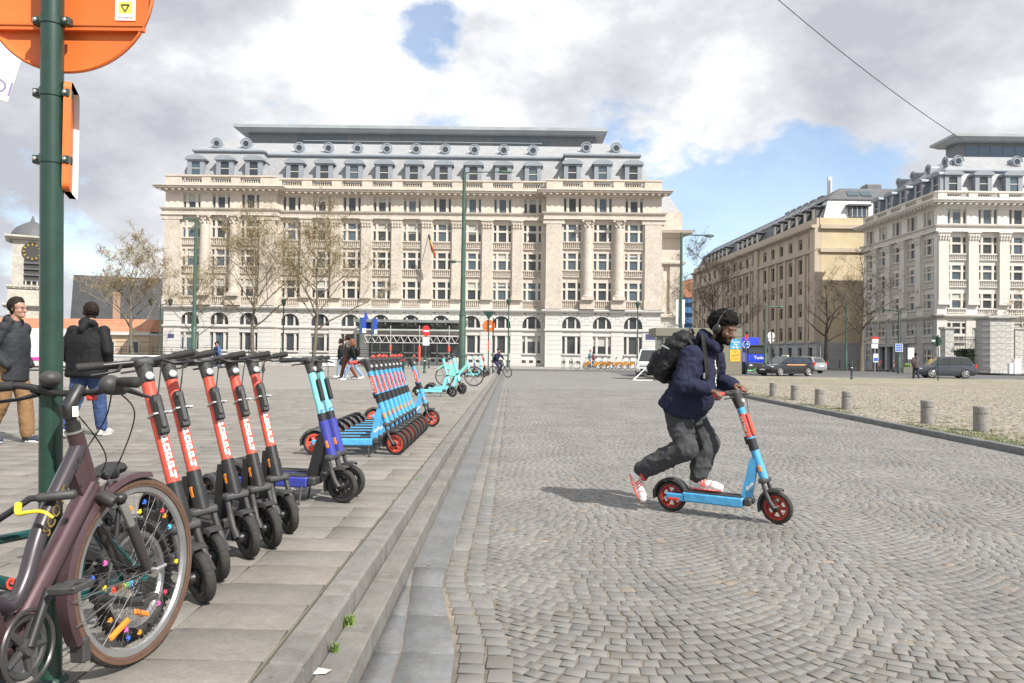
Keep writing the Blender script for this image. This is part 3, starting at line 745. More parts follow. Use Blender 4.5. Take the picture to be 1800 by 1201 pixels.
# white ground floor: stone courses, arches, two rows of openings
def base_floor(F, x0, x1, bays, skip=()):
    w = 1.86
    edges = [x0]+[e for b in bays for e in (b-w/2, b+w/2)]+[x1]
    z0, z1 = .95, 5.55
    for i in range(0, len(edges), 2):
        a, b = edges[i], edges[i+1]
        link('pier', MB().box(a+.004, b-.004, .06, .6, .15, z1).mesh('pier', M_bjoint), main, M=F)
        n = 10; hh = (3.72-z0)/6
        cm = MB().bbox(0, b-a, 0, .5, .008, hh-.008, .014).mesh('stone_block', M_base)
        for k in range(6): link('stone_block', cm, main, M=F @ T(a, 0, z0+k*hh))
        cm2 = MB().bbox(0, b-a, 0, .5, .008, .362, .014).mesh('stone_block', M_base)
        link('stone_block', cm2, main, M=F @ T(a, 0, 3.95)); 
    link('plinth', MB().box(x0, x1, -.10, .5, .15, z0).mesh('plinth', M_base), main, M=F)
    link('string_course', moulding(x0, x1, [(.0, 3.72), (.12, 3.78), (.14, 3.9), (.0, 3.95)]).mesh('string_course', M_base), main, M=F)
    link('base_cornice', moulding(x0, x1, [(.0, 5.56), (.18, 5.64), (.34, 5.72), (.38, 5.84), (.30, 5.9), (.0, 5.95)]).mesh('base_cornice', M_base), main, M=F)
    arc = [(-w/2*math.cos(PI*i/16), 4.30+w/2*math.sin(PI*i/16)) for i in range(17)]
    R = 1.34
    out_ = [(-R*math.cos(PI*i/16), 4.30+R*math.sin(PI*i/16)) for i in range(17)]
    vo = []
    for k in range(9):
        a0, a1 = PI*k/9+.012, PI*(k+1)/9-.012
        P = [(-w/2*math.cos(t), 4.30+w/2*math.sin(t)) for t in (a0, (a0+a1)/2, a1)]
        zt = lambda t: (-R*math.cos(t), min(4.30+R*math.sin(t), 5.545))
        P += [zt(a1), zt((a0+a1)/2), zt(a0)]
        vo.append(MB().prism(P, -.025, .5).mesh('voussoir', M_base))
    lo = win_mesh(w-.04, 1.78, (.2, .56, .2), (1,), .2, .1, M_base, .12, .34)
    mbf = MB(); mbf.box(-.50, -.34, .12, .34, 3.97, 4.95); mbf.box(.34, .50, .12, .34, 3.97, 4.95); mbf.box(-w/2, w/2, .05, .34, 3.95, 4.02)
    am = mbf.mesh('arched_window', M_base)
    ap = MB().prism([(-w/2+.01, 4.02)]+arc+[(w/2-.01, 4.02)], .28, .30).mesh('pane', M_glass)
    vent = MB().box(-.2, .2, -.11, -.101, 0, .28).mesh('basement_vent', M_core)
    for i, b in enumerate(bays):
        l = edges[2*i]; lo_x = (edges[2*i]+edges[2*i+1])/2
        for k in range(9): link('voussoir', vo[k], main, M=F @ T(b, 0, 0))
        o = link('arched_window', am, main, M=F @ T(b, 0, 0)); link('pane', ap, o)
        put_win(main, F, lo, b, 1.46, 0, .15)
        link('sill', MB().box(-w/2, w/2, -.12, .4, 1.34, 1.45).mesh('sill', M_base), main, M=F @ T(b, 0, 0))
        link('apron', MB().box(-w/2+.003, w/2-.003, .03, .45, .95, 1.34).mesh('apron', M_base), main, M=F @ T(b, 0, 0))
        link('lintel', MB().box(-w/2+.003, w/2-.003, .05, .45, 3.25, 3.72).mesh('lintel', M_base), main, M=F @ T(b, 0, 0))
        for dx in (-.75, 0, .75): link('basement_vent', vent, main, M=F @ T(b+dx, 0, .5))
    # filled wall above the piers up to the cornice, following the arch line
    xs = [x0]+[e for b in bays for e in (b-R, b+R)]+[x1]
    for i in range(0, len(xs), 2):
        if xs[i+1]-xs[i] > .03: link('stone_block', MB().bbox(xs[i]+.004, xs[i+1]-.004, .0, .5, 4.34, 4.93, .02).mesh('stone_block', M_base), main, M=F); link('stone_block', MB().bbox(xs[i]+.004, xs[i+1]-.004, .0, .5, 4.955, 5.55, .02).mesh('stone_block', M_base), main, M=F)
    for b in bays:
        sp = MB(); sp2 = MB()
        sp.prism([(-R, 5.55)]+[(-R*math.cos(t), 4.30+R*math.sin(t)) for t in [PI/2*.62*i/6 for i in range(7)]]+[(-R*math.cos(PI/2*.62), 5.55)], .012, .5)
        sp2.prism([(R, 5.55)]+[(R*math.cos(t), 4.30+R*math.sin(t)) for t in [PI/2*.62*i/6 for i in range(7)]]+[(R*math.cos(PI/2*.62), 5.55)], .012, .5)
        [link('arch_spandrel', q_.mesh('arch_spandrel', M_base), main, M=F @ T(b, 0, 0)) for q_ in (sp, sp2)]
base_floor(FW, -35.0, -23.9, LW); base_floor(FC, -23.9, 3.3, CWb); base_floor(FW, 3.3, 14.9, RW)
# wing returns, core and roofs
for xa, xb in ((-24.1, -23.895), (3.295, 3.5)): link('return_wall', MB().box(xa, xb, .005, 1.2, .15, 19.0).mesh('return_wall', M_cream), main, M=FW)
link('core', MB().box(-34.6, 14.5, 1.75, 22, .2, 18.5).mesh('core', M_core), main, M=FW)
link('side_wall', MB().box(14.5, 14.89, .62, 22, .15, 18.9).mesh('side_wall', M_cream), main, M=FW)
link('side_wall', MB().box(-34.99, -34.6, .62, 22, .15, 18.9).mesh('side_wall', M_cream), main, M=FW)
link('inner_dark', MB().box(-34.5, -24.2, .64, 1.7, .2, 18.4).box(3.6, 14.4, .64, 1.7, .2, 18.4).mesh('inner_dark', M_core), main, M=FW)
mansard(main, FW, -35.0, -23.9, 18.6, 21.85, 24.1, 14); mansard(main, FW, 3.3, 14.9, 18.6, 21.85, 24.1, 14)
mansard(main, FC, -29.5, 8.9, 18.6, 21.75, 24.0, 13, hipL=False, hipR=False)
dormers(main, FW, LW+RW, 18.75, .75); dormers(main, FC, CWb, 18.75, .75)
oculi(main, FW, [(LW[0]+LW[1])/2, (LW[1]+LW[2])/2+.1, (RW[0]+RW[1])/2, (RW[1]+RW[2])/2], 22.35, 2.35); oculi(main, FC, CWb, 22.25, 2.35)
M_dark = mat('penthouse_cladding', (0.155, 0.16, 0.17), 0.45, var=.1, scale=1)
M_slabE = mat('penthouse_edge', (0.32, 0.345, 0.36), 0.45, scale=.5)
FP = fm(0, 86.5)
link('penthouse_wall', MB().box(-30.4, 9.3, .9, 9, 23.2, 26.3).mesh('penthouse_wall', M_dark), main, M=FP)
link('penthouse_roof', MB().frus((-31.0, 9.8, .2, 9.6, 26.3), (-31.6, 10.4, -.3, 10, 26.6)).box(-31.7, 10.5, -.4, 10, 26.602, 26.95).mesh('penthouse_roof', M_slabE), main, M=FP)
for a, b in ((-24.8, -19.0), (-11.4, -9.3), (-2.3, 4.2)):
    n = max(2, int((b-a)/1.2))
    for i in range(n): link('penthouse_window', MB().box(0, (b-a)/n-.1, -.03, .0, 0, 1.5).mesh('penthouse_window', M_glass2), main, M=FP @ T(a+(b-a)*i/n, .9, 24.6))
for i in range(34): link('cladding_panel', MB().box(0, 1.1, -.02, -.002, 0, 1.85).mesh('cladding_panel', M_dark), main, M=FP @ T(-30.3+i*1.165, .9, 24.45)) if not any(a-1.1 < -30.3+i*1.165 < b for a, b in ((-24.8, -19.0), (-11.4, -9.3), (-2.3, 4.2))) else None
link('roof_rail', MB().tube([(-23, 0, 24.35), (3, 0, 24.35)], .04, 5).mesh('roof_rail', M_leadroof), main, M=fm(0, 83.3))
# lower block behind the right wing
an = T(0, 0, 0) @ fm(0, 83)
link('rear_wing', MB().box(14.9, 18.4, .3, 12, .15, 14.6).mesh('rear_wing', M_cream), main, M=an)
link('rear_pier', MB().box(17.0, 18.3, .0, .298, 5.6, 11.2).mesh('rear_pier', M_trim), main, M=an)
link('rear_pier', MB().box(15.1, 16.3, .0, .297, 5.6, 11.2).mesh('rear_pier', M_trim), main, M=an)
link('rear_base', MB().box(14.9, 18.6, .1, .299, .15, 5.4).mesh('rear_base', M_base), main, M=an)
for z, p in ((5.4, .25), (11.2, .25)): link('rear_band', moulding(14.9, 18.4, [(.0, z), (p, z+.15), (p, z+.35), (0, z+.5)]).mesh('rear_band', M_trim), main, M=an)
link('rear_cornice', moulding(14.9, 18.4, [(.0, 14.2), (.3, 14.4), (.9, 14.6), (1.0, 14.9), (.2, 15.0)]).mesh('rear_cornice', M_trim), main, M=an)
link('rear_attic', MB().box(14.9, 18.3, .1, 11, 15.0, 17.0).mesh('rear_attic', M_trim), main, M=an)
link('rear_roof', MB().frus((14.9, 18.1, .4, 11, 17.0), (14.9, 16.9, 1.6, 11, 19.6)).mesh('rear_roof', M_slate), main, M=an)
# street name plates on the base
M_plate = mat('name_plate', (0.07, 0.07, 0.16), 0.4)
link('name_plate', MB().box(-34.5, -33.9, -.03, -.002, 2.6, 3.0).mesh('name_plate', M_plate), main, M=FW)
link('name_plate', MB().box(13.4, 14.5, -.03, -.002, 3.0, 3.55).mesh('name_plate', M_plate), main, M=FW)
# entrance glazing and canopy
M_steel = mat('grey_steel', (0.30, 0.32, 0.31), 0.4, metal=.6, scale=2)
M_canopy = mat('canopy_glass', (0.40, 0.43, 0.40), 0.2, scale=1, spec=.6)
link('entrance_canopy', MB().frus((-15.2, -4.6, -3.0, 0, 4.35), (-15.4, -4.4, -3.2, 0, 4.5)).box(-15.2, -4.6, -2.9, 0, 3.55, 3.7).mesh('entrance_canopy', M_canopy), main, M=FC)
link('canopy_edge', MB().box(-15.5, -4.3, -3.3, -3.205, 4.36, 4.62).mesh('canopy_edge', M_steel), main, M=FC)
for i in range(8): link('canopy_bracket', MB().tube([(0, 0, 4.3), (0, -2.9, 3.75)], .05, 5).mesh('canopy_bracket', M_steel), main, M=FC @ T(-15+i*1.45, 0, 0))
link('entrance_door', MB().box(-14.6, -5.2, -.08, -.035, .15, 3.2).mesh('entrance_door', M_glass), main, M=FC)
for i in range(9): link('door_post', MB().box(0, .12, -.12, -.081, .15, 3.25).mesh('door_post', M_steel), main, M=FC @ T(-14.6+i*1.16, 0, 0))
# ---------------------------------------------------------------- white building on the right
wb = thing('office_building', 'tall white stone corner building with grey mansard roof at the right edge', 'building', (42.6, 77, 0))
M_wst = brickmat('white_stone', (0.60, 0.575, 0.53), (0.64, 0.61, 0.565), (0.52, 0.50, 0.46), 1.2, 0.5, 0.012, 0.85, bump=.15, big=.08)
M_wtr = mat('white_trim', (0.60, 0.575, 0.53), 0.85, var=.06, scale=1, dirt=.1)
M_grey = brickmat('grey_base', (0.36, 0.36, 0.36), (0.40, 0.40, 0.395), (0.27, 0.27, 0.27), 1.4, 0.6, 0.02, 0.85, bump=.3)
WL = dict(z0=5.95, rows=[(6.55, 8.0), (9.4, 10.85), (12.05, 13.7)], bals=[(6.0, 6.52), (8.62, 9.38), (11.35, 12.03)], ent=14.2, attic=(15.05, 16.5), cor=16.75, par=18.3)
FR = T(0, 0, 0); FL = RZ(-PI/2)   # left face: x runs towards the camera
FLm = T(0, 16.0, 0) @ FL
rb = [2.0, 5.1, 8.2, 11.3, 14.4, 17.5]; lb = [1.6, 4.7, 7.9, 11.1, 14.4]
rows_facade(wb, FR, 0.02, 19.5, rb, 1.95, WL, M_wst, M_wtr, .5, pilasters=[.55, 3.55, 6.65, 9.75, 12.85, 15.95])
rows_facade(wb, FLm, 0, 15.98, lb, 1.95, WL, M_wst, M_wtr, .4, pilasters=[3.15, 6.3, 9.5, 12.75])
link('core', MB().box(.7, 19.4, .7, 15.9, .2, 18).mesh('core', M_core), wb)
for F, x0, x1, bs in ((FR, .0, 19.5, rb), (FLm, .0, 16.0, lb)):
    wall_grid(wb, F, x0+.01, x1-.01, bs, 1.9, [(1.0, 2.3), (3.95, 5.05)], .14, 5.5, M_grey if F is FLm else M_wtr)
    for z, h in ((1.0, 1.3), (3.95, 1.1)):
        wm = win_mesh(1.9, h, (.25, .5, .25), (.55, .45), .16, .12, M_frame)
        for x in bs: put_win(wb, F, wm, x, z, 0, .3)
    link('base_cornice', moulding(x0, x1, [(0, 5.5), (.15, 5.58), (.3, 5.7), (.34, 5.85), (0, 5.95)]).mesh('base_cornice', M_wtr), wb, M=F)
    bm = balus_mesh(1.9, .75, 8, M_wtr, .12)
    for x in bs: link('balustrade', bm, wb, M=F @ T(x, -.08, 3.05))
# recessed entrance in the shaded side
link('porch', MB().box(2.6, 10.2, -.5, -.02, 2.7, 3.0).mesh('porch', M_steel), wb, M=FLm)
link('porch_glass', MB().box(2.8, 10.0, -.05, -.02, .14, 2.7).mesh('porch_glass', M_glass), wb, M=FLm)
for i in range(5): link('porch_pier', MB().box(0, .45, -.42, -.055, .14, 2.7).mesh('porch_pier', M_grey), wb, M=FLm @ T(2.6+i*1.78, 0, 0))
s0, s1, s2 = .9, 1.9, 4.6
link('lower_roof', MB().frus((s0, 19.5, s0, 15.4, 17.9), (s1, 19.5, s1, 14.2, 20.7)).mesh('lower_roof', M_slate), wb)
link('roof_moulding', MB().bbox(s1-.25, 19.5, s1-.25, 14.3, 20.7, 20.95, .08).mesh('roof_moulding', M_zinc), wb)
link('upper_roof', MB().frus((s1, 19.5, s1, 14.1, 20.95), (s2, 19.5, s2, 10.5, 23.0)).mesh('upper_roof', M_slate), wb)
dormers(wb, FR, rb[:6], 18.1, .7, .9); dormers(wb, FLm, lb, 18.1, .7, .7)
oculi(wb, FR, [3.6, 9.7, 14.4], 21.5, 2.6); oculi(wb, FLm, [3.1, 6.3, 9.5, 12.8], 21.5, 2.6)
link('penthouse_wall', MB().box(6.2, 19.5, 7.0, 9.5, 22.5, 25.2).mesh('penthouse_wall', M_dark), wb)
link('penthouse_roof', MB().frus((5.6, 19.5, 6.2, 10, 25.2), (5.0, 19.5, 5.6, 10.4, 25.5)).box(4.9, 19.6, 5.5, 10.5, 25.502, 25.8).mesh('penthouse_roof', M_slabE), wb)
for i in range(9): link('penthouse_window', MB().box(0, 1.2, -.03, 0, 0, 1.7).mesh('penthouse_window', M_glass2), wb, (7.0+i*1.35, 7.0, 23.1))
# ---------------------------------------------------------------- tan building along the side street
tb = thing('office_building', 'long tan stone building with dark mansard roof receding along the side street', 'building', (38.9, 98, 0))
M_tan = brickmat('tan_stone', (0.47, 0.39, 0.305), (0.50, 0.415, 0.325), (0.42, 0.35, 0.275), 1.6, .6, .01, 0.85, bump=.12, big=.10)
M_ttr = mat('tan_trim', (0.48, 0.40, 0.315), .85, var=.06, scale=.8)
M_buff = brickmat('buff_stone', (0.55, 0.45, 0.29), (0.58, 0.48, 0.315), (0.50, 0.41, 0.265), 2.2, .7, .008, 0.85, bump=.1, big=.14)
M_dslate = brickmat('dark_slate', (0.085, 0.088, 0.095), (0.11, 0.112, 0.12), (0.07, 0.072, 0.08), .5, .25, .012, .6, bump=.4)
TF = T(-1.6, 60, 0) @ RZ(-rad(88.5))
tbays = [60-(q-98) for q in (100, 103.4, 106.8, 110.2, 113.5, 116.8, 121.7, 125, 128.3, 131.6, 134.9, 139.8, 143.1, 146.4, 149.7, 153)]
trow = [(3.7, 5.5), (6.8, 8.6), (9.8, 11.6), (12.55, 14.5), (15.85, 17.25)]
wall_grid(tb, TF, 0, 60, tbays, 1.35, trow, 3.4, 17.9, M_tan)
for a, b in trow:
    wm = win_mesh(1.35, b-a, (.5, .5), (1,), .1, .1, M_core)
    for x in tbays: put_win(tb, TF, wm, x, a, .12, .1)
wall_grid(tb, TF, 0, 60, tbays, 1.3, [(1.4, 2.7)], .14, 3.2, M_grey)
wm = win_mesh(1.3, 1.3, (.5, .5), (1,), .1, .1, M_core)
for x in tbays: put_win(tb, TF, wm, x, 1.4, .1, .1)
link('band', moulding(0, 60, [(.0, 3.2), (.12, 3.25), (.12, 3.4)], False).mesh('band', M_grey), tb, M=TF)
ps = sorted(tbays)
pm = MB().box(-.35, .35, -.2, -.001, 3.4, 15.4).mesh('pilaster', M_ttr)
for i in range(len(ps)-1):
    if ps[i+1]-ps[i] < 4: link('pilaster', pm, tb, M=TF @ T((ps[i]+ps[i+1])/2, 0, 0))
for x in (0.8, 18.2+1.4, 36.9+1.0, 59.2): link('corner_pier', MB().box(-.8, .8, -.3, -.001, 3.4, 17.9).mesh('corner_pier', M_tan), tb, M=TF @ T(min(x, 59.2), 0, 0))
link('band', moulding(0, 60, [(.2, 14.9), (.34, 15.0), (.34, 15.25), (.02, 15.4)], False).mesh('band', M_ttr), tb, M=TF)
link('cornice', moulding(0, 60, [(.1, 17.9), (.7, 18.1), (.75, 18.35), (.2, 18.45)], False).mesh('cornice', M_ttr), tb, M=TF)
link('parapet', MB().box(0, 60, -.05, .4, 18.45, 19.3).mesh('parapet', M_ttr), tb, M=TF)
# end wall facing the square
link('end_wall', MB().box(.5, 12, .04, 59, 3.3, 17.9).mesh('end_wall', M_buff), tb)
link('end_base', MB().box(.5, 12, .0, .038, .14, 3.3).mesh('end_base', M_grey), tb)
for z in (14.9, 17.9): link('end_band', MB().box(.36, 12, -.3 if z > 16 else -.2, .039, z, z+.5).mesh('end_band', M_ttr), tb)
link('end_parapet', MB().box(.3, 12, -.05, .3, 18.4, 19.3).mesh('end_parapet', M_buff), tb)
M_wht = mat('white_render', (.66, .66, .65), .8, var=.04)
link('gable', MB().frus((1.0, 12, .6, 3, 19.2), (1.9, 12, 1.3, 3, 21.9)).mesh('gable', M_wht), tb)
d0 = link('dormer', MB().box(-1.2, 1.2, -.5, .8, 0, 1.5).box(-1.5, 1.5, -.8, .9, 1.5, 1.75).mesh('dormer', M_dslate), tb, (5.5, .9, 19.4))
link('pane', MB().box(-1.0, 1.0, -.53, -.501, .15, 1.35).mesh('pane', M_glass2), d0)
for x in (-.95, -.3, .3, .9): link('glazing_bar', MB().box(x, x+.08, -.56, -.531, .12, 1.4).mesh('glazing_bar', M_frame), d0)
link('lower_roof', MB().frus((0, 59, .6, 10, 19.2), (0, 58.6, 2.0, 10, 21.7)).mesh('lower_roof', M_dslate), tb, M=TF)
link('upper_roof', MB().frus((0, 58.8, 1.9, 10, 21.71), (0, 57.5, 4.2, 10, 23.6)).mesh('upper_roof', M_dslate), tb, M=TF)
link('end_roof', MB().frus((1.7, 12, 1.1, 8, 21.9), (4.0, 12, 2.8, 8, 23.7)).mesh('end_roof', M_dslate), tb)
for q in (4.6, 6.3): link('skylight', MB().box(0, 1.4, -.02, .05, 0, 1.1).mesh('skylight', M_glass2), tb, M=T(q, 1.55, 22.5) @ RX(-rad(47)))
link('roof_vent', MB().bbox(0, 2.2, 0, 2, 0, 1.3, .2).mesh('roof_vent', M_dark), tb, (8.5, 5, 23.6))
tdm = MB().box(-.65, .65, -.3, 1.2, 0, 1.5).box(-.9, .9, -.6, 1.3, 1.5, 1.68).mesh('dormer', M_dslate); tdp = MB().box(-.45, .45, -.33, -.301, .1, 1.35).mesh('pane', M_frame)
for x in [57.4-2.75*i for i in range(6)]+[36-2.4*i for i in range(5)]+[20-2.4*i for i in range(6)]:
    o = link('dormer', tdm, tb, M=TF @ T(x, .95, 19.5)); link('pane', tdp, o)
for i in range(22): link('skylight', MB().box(0, .9, -.02, .05, 0, 1.3).mesh('skylight', M_glass2), tb, M=TF @ T(56-2.5*i, 2.35, 22.1) @ RX(-rad(50)))
link('antenna_mast', MB().box(-.25, .25, -.25, .25, 0, 3.4).box(-.6, .6, -.1, .1, .6, 3.0).mesh('antenna_mast', M_wht), tb, M=TF @ T(50, 6, 23.5))
for i in range(6): link('roof_plant', MB().bbox(0, 1.6, 0, 1.2, 0, .9, .1).mesh('roof_plant', M_dark), tb, M=TF @ T(36+i*2.4, 5, 23.5))
# ---------------------------------------------------------------- far buildings
bn = thing('scaffolded_house', 'distant house wrapped in blue netting under an orange roof', 'building', (38, 172, 0))
M_net = mat('blue_netting', (0.06, 0.17, 0.34), .8, var=.25, scale=.5); M_tile = brickmat('orange_tiles', (0.40, 0.17, 0.09), (0.46, 0.21, 0.12), (.3, .12, .07), .4, .35, .03, .8)
M_brick = brickmat('red_brick', (0.36, 0.20, 0.13), (0.42, 0.24, 0.16), (.45, .40, .33), .25, .08, .012, .9)
M_yel = brickmat('yellow_brick', (0.52, 0.40, 0.26), (0.56, 0.43, 0.28), (.55, .47, .36), .3, .1, .012, .9)
link('wall', MB().box(-2, 8, .2, 12, 0, 14.5).mesh('wall', M_net), bn)
link('roof', MB().prism([(-2.4, 14.5), (8.4, 14.5), (8.4, 17.2), (3, 19), (-2.4, 17.4)], 0, 12).mesh('roof', M_tile), bn)
for i in range(5): link('scaffold_pole', MB().tube([(-2+i*2.4, 0, 0), (-2+i*2.4, 0, 15)], .06, 5).mesh('scaffold_pole', M_steel), bn)
for i in range(6): link('scaffold_board', MB().box(-2, 8, -.6, 0, 2+i*2.3, 2.1+i*2.3).mesh('scaffold_board', M_net), bn)
# church with clock tower
ch = thing('church', 'far church with a domed stone clock tower and a long dark slate roof', 'church', (-138, 220, 0), rad(32))
M_chst = brickmat('church_stone', (0.40, 0.375, 0.32), (0.47, 0.44, 0.38), (0.30, 0.28, 0.25), 1.2, .6, .03, .9, big=.22)
def tz(v, u=60): return 1.42+(622-v-.012*(900-u)*1.0)/1350*220
link('tower', MB().box(-5.7, 5.7, 0, 12, 0, tz(510)).box(-4.8, 4.8, .8, 11, tz(510), tz(418)).mesh('tower', M_chst), ch)
for z, p in ((tz(538), 1.4), (tz(505), .5), (tz(418), 1.1)): link('tower_cornice', MB().frus((-5.6, 5.6, 0, 12, z-.6), (-5.6-p, 5.6+p, -p, 12+p, z)).box(-5.6-p, 5.6+p, -p, 12+p, z, z+.5).mesh('tower_cornice', M_chst), ch)
link('dome', MB().lathe([(5.6, tz(417)), (5.3, tz(407)), (4.2, tz(397)), (2.2, tz(389)), (.6, tz(384)), (.1, tz(374))], 20, T(0, 6, 0)).mesh('dome', M_dslate, 40), ch)
lv = link('louvre', MB().box(-1.9, 1.9, .62, .78, tz(500), tz(455)).mesh('louvre', M_core), ch)
for i in range(4): link('slat', MB().box(-1.9, 1.9, .2, .61, 0, .5).mesh('slat', M_dslate), lv, M=T(0, 0, tz(495)+i*1.7))
ck = link('clock', MB().lathe([(2.6, 0), (2.6, .3)], 28, T(0, .78, tz(442)) @ RX(PI/2)).mesh('clock', M_core), ch)
M_gold = mat('gilt', (.55, .38, .08), .35, metal=.6)
for i in range(12):
    a = i*PI/6; link('hour_mark', MB().box(-.14, .14, -.02, .1, 1.75, 2.4).mesh('hour_mark', M_gold), ck, M=T(0, .36, tz(442)) @ RY(a))
for i in range(7): link('balcony_rail', MB().box(-.2, .2, -.3, .1, 0, 2.2).mesh('balcony_rail', M_chst), ch, M=T(-4.2+i*1.4, 0, tz(510)+.3))
link('nave_roof', MB().prism([(3, tz(590)), (36, tz(590)), (35.5, tz(480)), (4, tz(474))], 14, 34).mesh('nave_roof', M_dslate), ch, M=RZ(-rad(32)))
link('nave_wall', MB().box(6, 36, 15, 33, 0, tz(588)).mesh('nave_wall', M_chst), ch, M=RZ(-rad(32)))
gb = thing('office_block', 'far grey office block with horizontal window bands behind the left man', 'building', (-192, 240, 0))
link('wall', MB().box(-40, 24, 0, 20, 0, 12).mesh('wall', M_leadroof), gb)
for i in range(5): link('window_band', MB().box(-40, 24, -.3, -.05, 0, .9).mesh('window_band', M_glass2), gb, (0, 0, 2+i*2.1))
# low brick range with orange roof on the left
lbk = thing('brick_house', 'low brick range with an orange tiled roof behind the bare tree on the left', 'building', (-58, 92, 0))
link('wall', MB().box(-12, 14.5, 0, 8, 0, 3.1).mesh('wall', M_yel), lbk)
link('cornice', MB().box(-12.2, 14.7, -.35, 0, 3.1, 3.5).mesh('cornice', M_base), lbk)
link('roof', MB().frus((-12.2, 14.7, -.3, 8.3, 3.5), (-11, 14, 2.6, 5.4, 5.1)).mesh('roof', M_tile), lbk)
for i in range(9):
    w_ = link('window', MB().box(-.7, .7, -.06, -.002, 0, 1.5).mesh('window', M_frame), lbk, (-10.5+i*2.9, 0, .9)); link('pane', MB().box(-.55, .55, -.08, -.061, .1, 1.4).mesh('pane', M_glass), w_)
for i in range(3): link('band', MB().box(-12, 14.5, -.03, -.001, .45+i*.9, .6+i*.9).mesh('band', M_brick), lbk)
link('chimney', MB().box(-.32, .32, -.3, .3, 0, 4.2).box(-.4, .4, -.38, .38, 4.2, 4.5).mesh('chimney', M_brick), lbk, (7.2, 6.5, 4.2))
# ================================================================ SCOOTERS
M_rub = mat('black_rubber', (0.022, 0.021, 0.020), 0.75, var=.3, scale=14, dirt=.2, bump=.15, bscale=90)
M_tyre = mat('tyre_rubber', (0.035, 0.033, 0.031), 0.8, var=.25, scale=18, dirt=.25, bump=.35, bscale=120)
M_blk = mat('black_metal', (0.020, 0.020, 0.021), 0.42, var=.25, scale=9, dirt=.15)
M_plast = mat('grey_black_plastic', (0.045, 0.045, 0.045), 0.55, var=.2, scale=9, dirt=.2, bump=.08, bscale=200)
M_alu = mat('bright_steel', (0.55, 0.55, 0.54), 0.28, metal=.9, scale=9)
M_red = mat('scooter_red', (0.64, 0.09, 0.055), 0.5, var=.09, scale=5, dirt=.16, coat=.08)
M_redl = mat('scooter_red_trim', (0.52, 0.05, 0.035), 0.45, var=.1, scale=6, dirt=.15)
M_dott = mat('scooter_sky_blue', (0.075, 0.35, 0.64), 0.5, var=.08, scale=5, dirt=.16, coat=.08)
M_turq = mat('scooter_turquoise', (0.22, 0.66, 0.72), 0.4, var=.05, scale=5, dirt=.10, coat=.1)
M_mint = mat('bike_mint', (0.22, 0.68, 0.56), 0.4, var=.05, scale=5, dirt=.06)
M_ultra = mat('scooter_ultramarine', (0.045, 0.055, 0.32), 0.4, var=.08, scale=6, dirt=.15)
M_lime = mat('scooter_lime', (0.12, 0.62, 0.20), 0.4, var=.06)
M_white = mat('white_print', (0.78, 0.78, 0.76), .5, var=.03)
M_orange = mat('orange_reflector', (0.75, 0.22, 0.01), 0.2, var=.1, coat=.6)
M_grip = mat('red_grip', (0.50, 0.055, 0.04), .65, var=.12, scale=20, dirt=.1)
M_lens = mat('lamp_lens', (0.55, 0.56, 0.56), 0.1, metal=.4, coat=.8)
